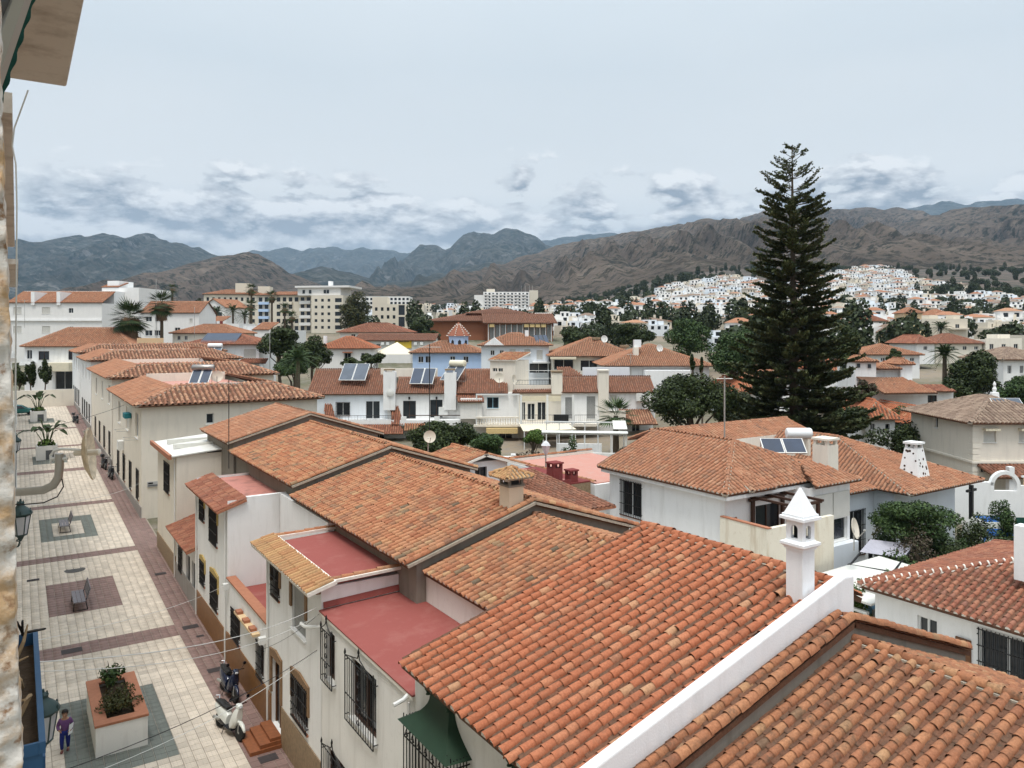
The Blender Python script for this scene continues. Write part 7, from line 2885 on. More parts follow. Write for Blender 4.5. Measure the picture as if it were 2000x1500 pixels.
tree('round dark green tree left of the big conifer', 1352, 782, 84, 66, 64, 9000, .34, L_DARK, 22, 1)
tree('dark leafy tree filling the yard below the townhouses', 868, 862, 74, 50, 62, 7500, .32, L_DARK, 20, 2)
tree('bushy green tree right of the dark yard tree, under the cream balcony', 958, 872, 42, 34, 60, 3200, .30, L_MID, 12, 3)
tree('small bright green tree before the veranda townhouse', 1041, 853, 25, 18, 62, 1700, .26, L_BRIGHT, 10, 4)
tree('dark climbing shrub on the courtyard wall by the carport', 1117, 878, 26, 26, 58, 2000, .26, L_MID, 10, 5)
tree('low purplish brown hedge behind the pierced wall', 1015, 888, 62, 16, 54, 2600, .24, L_BROWN, 14, 6, depth=1.2, name='hedge', cat='hedge')
tree('dark creeper bush right of the carport', 1232, 868, 26, 20, 62, 1300, .26, L_BROWN, 8, 7)
tree('large dark tree between the left houses and the townhouses', 545, 668, 44, 38, 112, 4200, .5, L_DARK, 14, 8)
tree('broad dark green tree in front of the apartment palms', 610, 690, 40, 34, 105, 3800, .46, L_DARK, 14, 9)
tree('feathery green tree at the left shoulder of the townhouses', 575, 712, 40, 30, 98, 3600, .40, L_MID, 14, 10)
tree('dark clipped bushes between the townhouse roofs and the white house', 690, 712, 30, 14, 98, 1400, .4, L_DARK, 8, 41)
tree('bush behind the grey solar panels', 725, 702, 26, 16, 108, 1400, .45, L_DARK, 8, 42)
tree('tall rounded tree beside the pale apartment block', 696, 610, 33, 42, 265, 3800, 1.0, L_OLIVE, 18, 11)
tree('dark tree left of the brick building', 822, 640, 26, 24, 225, 2200, .9, L_DARK, 12, 12)
tree('dark tree behind the blue domed turret', 842, 655, 20, 12, 200, 900, .8, L_DARK, 7, 13)
tree('dense dark tree to the right of the villa with arches', 1908, 740, 54, 56, 92, 6500, .5, L_DARK, 20, 14)
tree('leafy green tree at the right border beside the dense dark tree', 1985, 765, 38, 36, 84, 3600, .42, L_MID, 13, 15)
tree('dark cypress-like tree right of the big conifer', 1655, 690, 28, 62, 84, 4600, .40, L_DARK, 18, 16)
tree('greyish tree in front of the arched villa', 1688, 770, 26, 34, 74, 2200, .36, L_BROWN, 10, 17)
tree('hedge of dark foliage below the arched villa', 1785, 862, 92, 38, 64, 7000, .36, L_DARK, 22, 18, depth=3, name='hedge', cat='hedge')
tree('green shrubbery in front of the arches', 1790, 806, 44, 18, 72, 2200, .34, L_MID, 12, 19)
tree('pale green acacia-like tree behind the orange hip roofs', 1345, 660, 46, 42, 135, 3800, .6, L_MID, 16, 20)
tree('dark tree mass left of the pale green tree', 1240, 655, 42, 28, 150, 3200, .65, L_DARK, 14, 21)
tree('dark trees behind the gable with white pediment', 1130, 660, 44, 26, 165, 3000, .7, L_DARK, 14, 22)
tree('tall dark tree touching the left side of the big conifer', 1430, 690, 44, 60, 92, 5200, .45, L_MID, 18, 23)
tree('low dark tree under the conifer at left', 1440, 800, 46, 44, 70, 4600, .38, L_DARK, 16, 24)
tree('low green tree under the conifer at right', 1650, 820, 44, 34, 70, 3800, .38, L_DARK, 14, 25)
tree('slim dark cypress before the right orange hip roof', 1352, 712, 5.5, 24, 82, 900, .28, L_DARK, 8, 26, name='cypress')
tree('second slim dark cypress before the right orange hip roof', 1371, 714, 4.5, 20, 84, 700, .28, L_DARK, 7, 27, name='cypress')
tree('tangled garden tree with small pale flowers in the villa garden', 1790, 1015, 84, 44, 38, 5200, .20, L_MID, 20, 28, depth=2.0)
tree('greyish bare-looking bush in front of the garden tree', 1810, 1062, 58, 32, 36, 2200, .17, L_BROWN, 14, 29, depth=1.6)
tree('yellow green creeper under the low villa eave', 1755, 985, 60, 16, 40.5, 2200, .18, L_OLIVE, 12, 30, depth=.8)
tree('clipped round bush beside the white terrace wall', 1960, 992, 28, 22, 43, 2200, .18, L_MID, 9, 31)
tree('fine leaved garden palm bush near the blue tarpaulin', 1945, 1052, 30, 22, 38, 1300, .24, L_PALM, 9, 32)
tree('bright leafy plant with yellow flowers by the terrace wall', 1668, 1110, 30, 16, 31, 900, .20, L_BRIGHT, 8, 33)
tree('bright leafy plant left of the white pipe frame', 1728, 1118, 18, 14, 31, 500, .20, L_BRIGHT, 6, 34)
tree('blue-green agave in the villa garden', 1800, 1078, 12, 10, 36, 260, .30, L_BLUE, 4, 35, name='agave', cat='plant')
tree('round leafy tree in front of the tan roofed house at right', 1745, 695, 15, 15, 105, 1300, .4, L_DARK, 8, 36)
for i, (u, v, ru, rv, dd, n_, m_, lab) in enumerate(((1850, 1040, 40, 30, 39, 2000, L_MID, 'green shrub in the middle of the villa garden'), (1880, 1090, 40, 26, 35, 1800, L_DARK, 'dark shrub at the garden edge behind the tiled hip'), (1730, 1050, 26, 20, 39, 900, L_MID, 'leafy shrub behind the garden pergola'), (1900, 1010, 30, 22, 42, 1200, L_DARK, 'dark shrub left of the blue tarpaulin'), (1770, 1092, 34, 18, 34.5, 1100, L_MID, 'low green border right of the garden table'), (1835, 1085, 20, 14, 35.5, 500, L_BRIGHT, 'yellow green plant at the garden edge'), (1985, 1060, 26, 18, 38, 900, L_PALM, 'feathery green bush at the right border under the tarpaulin'))):
    tree(lab, u, v, ru, rv, dd, n_, .2, m_, 10, 80 + i, name='garden_shrub', cat='shrub', depth=1.4)
for i, (u, w) in enumerate(((38, 14), (60, 10), (88, 12))):
    tree(['dark cypress leftmost at the end of the street', 'dark cypress in the middle at the end of the street', 'dark cypress rightmost at the end of the street'][i], u, 738 - 4 * i, w, 32, 112, 1300, .38, L_DARK, 9, 60 + i, name='cypress', group='cypresses at the end of the street')


def palm(label, u, vtop, d, skirt, crown=3.0, n=34, vbase=None, name='fan_palm', fan=True, mat=None, seed=0, trunk_r=.28):
    random.seed(seed + 70)
    c = at_d(u, vtop, d)
    base = Vector((c.x, c.y, ground_z(c.x, c.y) - .2 if vbase is None else at_d(u, vbase, d).z))
    e = thing(name, label, 'palm', base, 'palm trees')
    MB().tube([base, base.lerp(c, .5), c], [trunk_r * 1.25, trunk_r, trunk_r * .8], 10).build('trunk', BARK, e)
    A = []
    for i in range(n):
        a = 2.39996 * i
        elv = 1.25 - (2.3 if skirt > 1.5 else 1.9) * (i / n) + random.gauss(0, .08)
        L = crown * random.uniform(.8, 1.1)
        dv = Vector((math.cos(a) * math.cos(elv), math.sin(a) * math.cos(elv), math.sin(elv)))
        side = dv.cross(Vector((0, 0, 1)))
        side = side.normalized() if side.length > 1e-3 else RV.copy()
        nn = side.cross(dv)
        if fan:
            tip = c + dv * L * .5
            for k in range(11):
                w = (k - 5) * .27
                v_ = (dv * math.cos(w) + side * math.sin(w) + Vector((0, 0, -.22 * (L / crown)))).normalized()
                A.append(frame3(tip + v_ * L * .27, v_ * L * .62, side * .22 * crown / 3, nn * .1))
            A.append(frame3(c + dv * L * .28, dv * L * .5, side * .08, nn * .05))
        else:
            for k in range(14):
                s = (k + 1) / 14
                q = c + dv * L * s - Vector((0, 0, .42 * L * s * s))
                for sg in (-1, 1):
                    v_ = (side * sg + dv * .5 - Vector((0, 0, .35))).normalized()
                    A.append(frame3(q + v_ * .22 * crown / 3, v_ * (.75 - .35 * s) * crown / 3, dv * .13, nn * .05))
    tv = [(-.5, 0, 0), (0, -.5, .2), (.5, 0, 0), (0, .5, .2)]
    stamp('fronds', tv, [(0, 1, 2, 3)], A, mat or L_PALM, e)
    if skirt:
        B = []
        for i in range(int(420 * skirt)):
            a, s = random.uniform(0, 6.283), random.random() ** 1.25
            r = crown * (.36 - .12 * s) * random.uniform(.45, 1.2)
            o = c + Vector((math.cos(a) * r, math.sin(a) * r, -.3 - s * skirt))
            dv = Vector((math.cos(a) * .25, math.sin(a) * .25, -1)).normalized()
            side = Vector((-math.sin(a), math.cos(a), 0))
            B.append(frame3(o, dv * random.uniform(.8, 1.5), side * .22, side.cross(dv) * .2))
        stamp('dead_frond_skirt', tv, [(0, 1, 2, 3)], B, THATCH, e)
    return e


palm('thick fan palm with a wide skirt of dead fronds, left', 254, 622, 128, 4.2, 3.6, 60, seed=1, trunk_r=.5)
palm('slender fan palm with brown crown right of the thick palm', 316, 594, 132, 2.2, 2.8, 40, seed=2, trunk_r=.3)
palm('tall palm before the beige apartments, left one', 491, 566, 215, 1.0, 2.3, 26, seed=3, trunk_r=.3)
palm('tall palm before the beige apartments, right one', 531, 580, 215, 1.0, 2.3, 26, seed=4, trunk_r=.3)
palm('short palm below the tall left palm', 489, 598, 205, .6, 2.4, 24, seed=5)
palm('short palm left of the enclosed balconies', 556, 603, 215, .6, 2.3, 24, seed=6)
palm('low palm near the underpass at the apartments', 570, 620, 210, .6, 2.2, 24, seed=7)
palm('far palm against the brown hill', 337, 565, 300, .5, 2.8, 24, seed=8, trunk_r=.35)
palm('spreading palm left in the group by the white gable', 424, 608, 190, 0, 2.8, 24, fan=False, seed=9, name='date_palm')
palm('spreading palm middle in the group by the white gable', 455, 606, 190, 0, 2.9, 24, fan=False, seed=10, name='date_palm')
palm('spreading palm right in the group by the white gable', 478, 616, 190, 0, 2.6, 24, fan=False, seed=11, name='date_palm')
palm('date palm with orange fruit stalks behind the arched villa', 1845, 690, 96, 0, 2.1, 46, fan=False, seed=12, name='date_palm')
palm('dark date palm in front of the yellow houses', 1838, 640, 200, 0, 3.6, 40, fan=False, seed=13, name='date_palm')
palm('small garden palm in front of the right end townhouse', 1203, 812, 72, 0, 2.2, 30, fan=True, seed=14, mat=L_MID)
palm('feathery palm at the foot of the left trees', 582, 700, 92, 0, 2.6, 30, fan=False, seed=15, mat=L_MID, name='date_palm')

# ------------------------------------------------------------------ houses of the middle distance (left)
F = Front('house', 'white house with brown framed windows and striped awning closing the street', 'house', 48, 250, 678, 792, 122, 9, 4, WHITE)
F.win(74, 686, 94, 703, 'glass', WOODD).win(130, 686, 142, 703, 'glass', WOODD).win(106, 726, 140, 760, 'dark').win(52, 684, 62, 706, 'dark').win(52, 730, 60, 746, 'dark')
F.walls()
F.roof('hip', 3.0, T_ORANGE, over=.5, seg=3)
F.box('awning', 98, 145, 708, 724, -2.4, -.02, AWN)
F.box('balcony', 46, 70, 708, 713, -1.2, -.02, WHITE)
for i in range(6):
    F.box('baluster', 48 + i * 3.6, 50 + i * 3.6, 700, 708, -1.1, -.9, WHITE)
F = Front('apartment_building', 'long white apartment block with three tiled roof sections at left', 'building', 18, 199, 592, 690, 165, 12, 0, FARW)
for u in (34, 90):
    F.win(u - 8, 600, u + 8, 613, 'shutter').win(u - 8, 637, u + 8, 650, 'shutter')
F.win(134, 602, 143, 611, 'dark').win(135, 638, 143, 648, 'dark').win(160, 655, 172, 668, 'dark')
F.walls()
F.roof('shed', 2.6, T_ORANGE, over=.3, seg=3, y1=5)
for u in (62, 112):
    F.box('fire_wall', u, u + 7, 570, 596, -.3, 5.2, WHITE)
F.box('roof_wall', 18, 199, 566, 592, 5.1, 11.5, WHITE)
F.box('string_course', 18, 199, 624, 627, -.3, -.02, WHITE)
F = Front('apartment_building', 'tall plain white block right of the long apartment block', 'building', 199, 274, 562, 668, 175, 14, -4, FARW)
F.win(224, 614, 230, 624, 'dark').win(224, 642, 230, 652, 'dark').win(203, 660, 206, 665, 'dark')
F.side('left', 2, 3, 3, 4.5)
F.walls()
F.box('stair_head', 205, 228, 548, 561.8, 1, 7, WHITE)
F.roof('shed', 1.2, T_ORANGE, over=.2, seg=3, x1=4, y1=4)
F = Front('house', 'white terraced house with two tiled gables behind the thick palm', 'house', 276, 386, 612, 682, 150, 10, 3, FARW)
for u in (290, 308):
    F.win(u - 6, 618, u + 6, 628, 'glass').win(u - 7, 645, u + 7, 656, 'glass')
F.win(368, 622, 374, 630, 'shutter').win(340, 640, 350, 652, 'dark')
F.walls()
F.roof('gable', 2.4, T_ORANGE, over=.3, seg=3)
F = Front('house', 'white house with red-brown gable roof below the beige apartments', 'house', 394, 448, 602, 640, 225, 10, -20, FARW)
F.win(400, 606, 412, 612, 'dark').win(420, 610, 440, 618, 'dark')
F.walls()
F.roof('gabley', 2.6, T_ORANGE, over=.4, seg=3)
F = Front('house', 'house with low orange hip roof behind the dark blue solar panels', 'house', 337, 466, 652, 690, 136, 8, 0, CREAM)
F.win(346, 656, 352, 664, 'glass').win(360, 656, 366, 664, 'glass').win(440, 658, 450, 668, 'dark')
F.walls()
F.roof('hip', 1.6, T_ORANGE, over=.5, seg=3)
F = Front('house', 'white villa with dark blue solar panels and lower porch roof at left', 'house', 366, 506, 674, 732, 112, 8, 0, WHITE)
F.win(372, 680, 382, 690, 'dark').win(424, 690, 450, 700, 'shutter').win(476, 682, 500, 700, 'shutter')
F.walls()
F.roof('hip', 1.5, T_DARK, over=.6, seg=3)
pl = MB(F.T)
x0, x1 = (388 - F.u0) * F.kx, (458 - F.u0) * F.kx
pl.slab([(x0, .2, F.H + .38), (x1, .2, F.H + .38), (x1, 3.2, F.H + 1.75), (x0, 3.2, F.H + 1.75)], .06)
pl.build('solar_panel', SOLAR, F.h)
R = Roof(F.h, T_DARK, .27, .36, 0, False, 3)
R.plane([F.pt(470, 708, -2.2), F.pt(528, 708, -2.2), F.pt(524, 700, -.02), F.pt(474, 700, -.02)])
R.finish('porch_roof')
F.box('porch_pillar', 518, 522, 708, 732, -2.0, -1.8, WHITE)
heater('solar heater with white tank beside the porch of the blue panelled villa', rot_frame(at_d(412, 698, 108), 0), TANK, SOLARG, 2.2, 2.0, tank_r=.32, slope_len=1.9)
for i, (u0, u1, ve, lab) in enumerate(((385, 470, 632, 'white flat-topped wall house with washing line'), (474, 572, 645, 'white house with sloping parapet below the apartments'))):
    F = Front('house', lab, 'house', u0, u1, ve, 668, 165 - i * 10, 8, -6, FARW)
    F.win(u0 + 15, ve + 6, u0 + 24, ve + 14, 'dark')
    F.walls()
    F.roof('shed', 1.6, T_ORANGE, over=.2, seg=3, x0=2, x1=F.W * .55, y1=5)
    F.box('parapet', u0, u0 + 8, ve - 9, ve, 0, 7, WHITE)
wl = MB()
for j, (u, m_) in enumerate(((416, NAVY), (423, PAPER), (429, DARKRED))):
    q = at_d(u, 627, 164)
    tag(MB().slab([q, q + RV * .7, q + RV * .7 + Vector((0, .05, -.8)), q + Vector((0, .05, -.8))], .02).build('laundry', m_), ['blue towel on the white roof wall', 'white towel on the white roof wall', 'red towel on the white roof wall'][j], 'laundry', 'washing on the line')

# apartment blocks
F = Front('apartment_building', 'beige apartment block with enclosed balconies behind the tall palms', 'building', 398, 510, 575, 648, 300, 14, 6, FARC, far=True)
F.grid(400, 508, 10, 577, 648, 5, .45, .5)
F.walls()
F.roof('hip', 2.2, T_ORANGE, over=.6, p=.5, e=.7, seg=3, ridges=False)
F.box('roof_house', 455, 482, 552, 574, 2, 8, FARC)
F.box('roof_house', 498, 521, 558, 574, 2, 8, FARC)
F = Front('apartment_building', 'beige apartment block with blue glazed balcony stacks', 'building', 500, 612, 577, 650, 285, 14, -3, FARC, far=True)
F.grid(503, 610, 9, 578, 648, 5, .62, .6, skip=((2, 0), (2, 1), (2, 2), (2, 3), (2, 4), (6, 1), (6, 2)))
F.walls()
F.roof('hip', 1.6, T_ORANGE, over=.8, p=.5, e=.7, seg=3, ridges=False)
for u in (507, 553):
    for k in range(4):
        F.box('balcony', u, u + 20, 590 + k * 14, 595 + k * 14, -1.3, -.02, BLUEW if u == 507 else FARC)
for k in range(4):
    F.box('balcony', 588, 610, 588 + k * 14, 594 + k * 14, -1.3, -.02, FARW)
F = Front('apartment_building', 'pale six storey block with set-back top floor left of the rounded tree', 'building', 608, 672, 577, 648, 280, 16, -8, FARC, far=True)
F.grid(611, 650, 3, 580, 646, 5, .42, .42).grid(654, 671, 1, 580, 646, 5, .8, .6)
F.walls()
F.box('top_floor', 578, 665, 562, 576.5, 1.0, 12, FARW)
for u in (588, 601, 631, 637):
    F.box('window', u, u + 5, 566, 573, .9, .995, GLASS)
F.box('roof_slab', 574, 684, 558, 561.6, .2, 14, FARW)
F.box('chimney', 634, 640, 548, 557.8, 4, 6, WHITE)
F = Front('apartment_building', 'cream apartment block with dark glazed stair strip right of the rounded tree', 'building', 727, 827, 594, 644, 310, 14, 3, FARC, far=True)
F.grid(729, 775, 4, 596, 642, 3, .45, .45).grid(778, 790, 1, 594, 640, 2, 1.0, .85).grid(792, 826, 2, 600, 640, 3, .25, .3)
F.walls()
F.box('upper_block', 727, 756, 580, 593.8, 0, 10, FARC)
F = Front('apartment_building', 'long far block with ranks of balconies behind the cream apartment block', 'building', 690, 800, 579, 606, 480, 14, 0, FARW, far=True)
F.grid(690, 800, 14, 580, 604, 3, .6, .6)
F.walls()
F = Front('apartment_building', 'tall white slab block with eight rows of balconies in the far middle', 'building', 944, 1034, 570, 613, 640, 16, 0, FARW, far=True)
F.grid(945, 1033, 12, 571, 612, 7, .5, .6)
F.walls()
for k in range(7):
    for i in range(6):
        u = 946 + i * 14.6
        F.box('balcony', u, u + 9, 574.5 + k * 5.86, 576.6 + k * 5.86, -1.2, -.02, FARW)
F.box('end_tower', 1034.2, 1051, 567, 613, 1, 15, FARC)
F.box('end_tower', 926, 943.8, 576, 613, 2, 14, FARW)
F.box('stair_head', 950, 966, 564, 569.8, 3, 9, FARC)
for u in (1018, 1026, 1034, 1040):
    a = F.pt(u, 568, 5)
    F.box('roof_aerial', u, u + .5, 557, 569.8, 5, 5.3, METALG)

# big brick building with wide tiled roofs
F = Front('civic_building', 'large red brick building with wide brown roofs and sunblinds', 'building', 840, 1010, 628, 668, 235, 26, -2, BRICKW)
F.walls()
F.roof('hip', 3.0, T_BROWN, over=1.5, p=.6, e=.8, seg=3)
F.box('upper_storey', 915, 975, 610, 622, 8, 22, BRICKW)
F.box('upper_storey', 975.5, 1018, 614, 624, 9, 21, BRICKW)
R = Roof(F.h, T_BROWN, .6, .8, 0, False, 3)
xa, xb = (905 - F.u0) * F.kx, (1028 - F.u0) * F.kx
rect_roof(R, F.T, xa, xb, 7, 23, (F.vb - 611) * F.k, 1.6, 'hip')
R.finish('upper_roof')
F2 = Front('civic_building', 'right wing of the brick building with tall white framed window bays', 'building', 952, 1080, 632, 668, 228, 22, 4, BRICKW)
for i in range(11):
    F2.win(956 + i * 11.2, 634, 965 + i * 11.2, 664, 'grey')
F2.walls(.4)
F2.roof('shed', 3.2, T_BROWN, over=1.4, p=.6, e=.8, seg=3, y1=12)
for i in range(12):
    F2.box('white_mullion', 953 + i * 11.2, 954.6 + i * 11.2, 633, 668, -.4, -.02, FRAMEW)
for i in (0, 6, 7, 8, 9):
    F2.box('sunblind', 956 + i * 11.2, 965 + i * 11.2, 633, 639, -1.2, -.42, AWNY)

# sign building, blue building with turret, white houses
F = Front('house', 'long white commercial building with yellow sign and air conditioners', 'building', 695, 846, 666, 700, 168, 12, 0, FARW)
for u in (748, 758, 812, 824):
    F.box('air_conditioner', u - 3, u + 3, 668, 674, -.6, -.02, PVC)
F.win(720, 672, 728, 680, 'dark').win(735, 672, 742, 680, 'dark')
F.walls()
F.roof('gable', 1.4, T_BROWN, over=.6, p=.35, e=.45, seg=3)
sgn = F.box('sign_board', 772, 804, 664, 680, -.25, -.02, YELLS)
random.seed(3)
x = 779
while x < 799:
    w = random.uniform(.8, 1.7)
    F.box('sign_letter', x, x + w, 665.8, 668.2, -.3, -.255, WOODM)
    x += w + .5
F = Front('house', 'white upper building with orange hip roof behind the yellow sign', 'building', 664, 796, 650, 674, 195, 12, 0, FARW)
for u in (690, 706, 728, 752, 778):
    F.win(u - 4, 653, u + 4, 660, 'dark')
F.walls()
F.roof('hip', 2.4, T_DARK, over=.8, p=.4, e=.5, seg=3)
F = Front('house', 'white house with red hip roof and white ridge lines left of the cream canopy', 'house', 624, 728, 682, 722, 128, 8, 5, FARW)
F.win(630, 690, 634, 704, 'shutter').win(672, 690, 684, 706, 'grille').win(704, 690, 716, 706, 'dark')
F.walls()
F.roof('hip', 2.0, T_RED, over=.5, seg=3)
F.box('window_canopy', 669, 688, 687, 689, -.8, -.02, BRICKO)
F.box('chimney', 626, 632, 656, 672, 3, 4, WHITE)
cn = thing('canopy', 'cream cloth canopy over a cafe terrace beside the red hip roof', 'canopy', at_d(768, 715, 135))
a, b, c, d, t_ = at_d(733, 692, 133), at_d(806, 692, 133), at_d(803, 686, 142), at_d(738, 686, 142), at_d(776, 668, 138)
MB().add([a, b, c, d, t_], [(0, 1, 4), (1, 2, 4), (2, 3, 4), (3, 0, 4)]).build('cloth', AWN, cn)
m = MB()
for q in (a, b, c, d):
    m.tube([q, (q.x, q.y, ground_z(q.x, q.y) - .5)], .06, 5)
m.build('post', FRAMEW, cn)
F = Front('house', 'pale blue house with octagonal blue turret and orange roof', 'house', 806, 940, 690, 724, 132, 9, 0, BLUEW)
for u in (822, 836, 884, 910):
    F.win(u - 5, 696, u + 5, 708, 'glass' if u != 836 else 'dark')
F.walls()
F.roof('hip', 2.0, T_ORANGE, over=.6, seg=3)
c = F.pt(892, 676, 4.5)
tu = thing('turret', 'octagonal pale blue turret with red tiled cone on the blue house', 'turret', c)
MB().lathe(c - Vector((0, 0, 1)), [(1.8, 0), (1.8, 2.6), (1.9, 2.62), (1.9, 2.75)], 8).build('wall', BLUEW, tu)
m = MB()
m.lathe(c + Vector((0, 0, 1.75)), [(2.1, 0), (1.4, .9), (.25, 2.2), (.05, 2.5)], 8)
m.build('roof', T_DARK, tu)
ball = MB()
for k in range(8):
    w = 2 * math.pi * k / 8
    for i in range(7):
        s = i / 7
        r = 2.1 * (1 - s) + .1
        ball.lathe(c + Vector((r * math.cos(w), r * math.sin(w), 1.78 + 2.3 * s ** .85)), [(.03, -.1), (.12, 0), (.03, .12)], 5)
tag(ball.build('white_knobs', MORTARW, tu), kind='stuff')
for k in range(8):
    w = 2 * math.pi * (k + .5) / 8
    dv = Vector((math.cos(w), math.sin(w), 0))
    m = MB()
    sd = Vector((-dv.y, dv.x, 0))
    p = c + dv * 1.66 + Vector((0, 0, -.1))
    m.add([p - sd * .28, p + sd * .28, p + sd * .28 + Vector((0, 0, .9)), p + Vector((0, 0, 1.2)), p - sd * .28 + Vector((0, 0, .9)), p - sd * .28 + dv * .04, p + sd * .28 + dv * .04, p + sd * .28 + dv * .04 + Vector((0, 0, .9)), p + dv * .04 + Vector((0, 0, 1.2)), p - sd * .28 + dv * .04 + Vector((0, 0, .9))],
          [(5, 6, 7, 8, 9), (0, 1, 6, 5), (1, 2, 7, 6), (2, 3, 8, 7), (3, 4, 9, 8), (4, 0, 5, 9)])
    m.build('window', GLASS, tu)
F = Front('house', 'bluish white house with white pediment and three solar panels on orange roof', 'house', 940, 1072, 676, 735, 118, 9, 0, WHITE2)
for u in (1001, 1030):
    F.win(u - 6, 682, u + 6, 696, 'shutter')
F.win(1048, 684, 1060, 702, 'shutter').win(958, 684, 966, 694, 'glass').win(976, 684, 984, 694, 'glass').win(1034, 710, 1070, 728, 'dark').win(1004, 714, 1018, 722, 'glass')
F.walls()
F.roof('hip', 1.9, T_ORANGE, over=.6, seg=3)
m = MB(F.T)
x0, x1 = (945 - F.u0) * F.kx, (985 - F.u0) * F.kx
m.add([(x0, -.62, F.H + .12), (x1, -.62, F.H + .12), ((x0 + x1) / 2, -.62, F.H + 1.35), (x0, 2.5, F.H + .12), (x1, 2.5, F.H + .12), ((x0 + x1) / 2, 2.5, F.H + 1.35)], [(0, 1, 2), (5, 4, 3), (0, 2, 5, 3), (1, 4, 5, 2)])
m.build('pediment', WHITE, F.h)
for i in range(3):
    u = 1041 + i * 9
    m = MB(F.T)
    xx = (u - F.u0) * F.kx
    m.slab([(xx + .5, .6, F.H + .55), (xx + 1.1, .6, F.H + .55), (xx + .75, 2.6, F.H + 1.7), (xx + .15, 2.6, F.H + 1.7)], .05)
    m.build('solar_panel', SOLAR, F.h)
F.box('balcony', 1040, 1074, 706, 709, -1.2, -.02, WHITE)
F.box('chimney', 1026, 1033, 645, 660, 3, 4, WHITE)

# orange hip roofed blocks
F = Front('house', 'apartment villa with broad orange hip roof and glazed verandas, left one', 'house', 1080, 1240, 697, 745, 112, 13, 0, CREAM)
F.win(1082, 702, 1120, 722, 'glass').win(1134, 704, 1168, 724, 'dark').win(1180, 704, 1230, 712, 'shutter')
F.walls()
F.roof('hip', 2.7, T_ORANGE, over=.7, seg=3)
F.box('veranda_awning', 1074, 1124, 697, 701, -1.6, -.02, AWN)
for j, (u, v) in enumerate(((1172, 672), (1230, 688))):
    q = at_d(u, v, 116)
    F.box('chimney', u - 4, u + 4, v - 8, v + 8, 5, 6, CREAM)
    F.box('chimney_cap', u - 8, u + 8, v - 13, v - 8.2, 4.6, 6.4, STONE)
F = Front('house', 'apartment villa with broad orange hip roof above the round dark tree, right one', 'house', 1186, 1385, 716, 775, 100, 13, 0, WHITE)
F.win(1260, 724, 1275, 740, 'shutter').win(1300, 724, 1318, 740, 'shutter').win(1210, 720, 1225, 727, 'glass')
F.walls()
F.roof('hip', 2.7, T_ORANGE, over=.7, seg=3)
F.box('water_tank', 1246, 1260, 664, 679, 3, 4, TANK)
F.box('chimney', 1244, 1254, 679.2, 705, 2.6, 3.6, CREAM)
F.box('projecting_block', 1255, 1345, 722, 780, -2.0, -.02, WHITE)
for u, v in ((1180, 662), (1288, 680)):
    dish(None, at_d(u, v, 104), (-.2, -1, .2), .5, DISHW, tuple(at_d(u, v + 14, 104)), label='white dish on the left orange hip roof' if u == 1180 else 'white dish on the right orange hip roof')

# arched white villa at right
F = Front('villa', 'white villa with round arched porch and several small orange roofs', 'house', 1702, 1862, 762, 802, 78, 9, 0, WHITE)
F.win(1812, 772, 1830, 794, 'dark', WOODD)
F.walls()
Tv = F.T
m = MB(Tv)
zp = F.H
for i in range(3):
    u = 1712 + i * 28
    x = (u - F.u0) * F.kx
    arch_wall(m, F.pt(u - 2, 802, -2.6), RV, FV, 28 * F.kx, F.H - .15, 20 * F.kx, .1, F.H * .78, .35)
m.build('porch_arcade', WHITE, F.h)
R = Roof(F.h, T_ORANGE, .28, .38, 0, False, 3)
R.plane([F.pt(1700, 764, -3.0), F.pt(1800, 763, -3.0), F.pt(1790, 741, 2.5), F.pt(1694, 738, 2.5)])
R.finish('porch_roof')
F.box('tower', 1692, 1734, 708, 762, 2.5, 7, WHITE)
F.box('tower', 1788, 1812, 714, 762, 3.0, 6.5, WHITE)
F.box('upper_wall', 1734.3, 1787.7, 722, 762, 3.5, 7, WHITE)
for u0, u1, v, y0, y1 in ((1688, 1738, 708, 2.2, 7.3), (1784, 1816, 714, 2.7, 6.8), (1734, 1788, 723, 2.6, 7.4)):
    R = Roof(F.h, T_ORANGE, .28, .38, 0, False, 3)
    rect_roof(R, F.T, (u0 - F.u0) * F.kx, (u1 - F.u0) * F.kx, y0, y1, (F.vb - v) * F.k, .55, 'hip', False)
    R.finish('tower_roof')
for u, v in ((1698, 716), (1720, 717)):
    F.box('window', u - 3, u + 3, v - 4, v + 4, 2.40, 2.495, GLASS)
R = Roof(F.h, T_DARK, .28, .38, 0, False, 3)
R.plane([F.pt(1795, 764, -.6), F.pt(1862, 764, -.6), F.pt(1856, 755, 1.4), F.pt(1798, 755, 1.4)])
R.finish('side_roof')
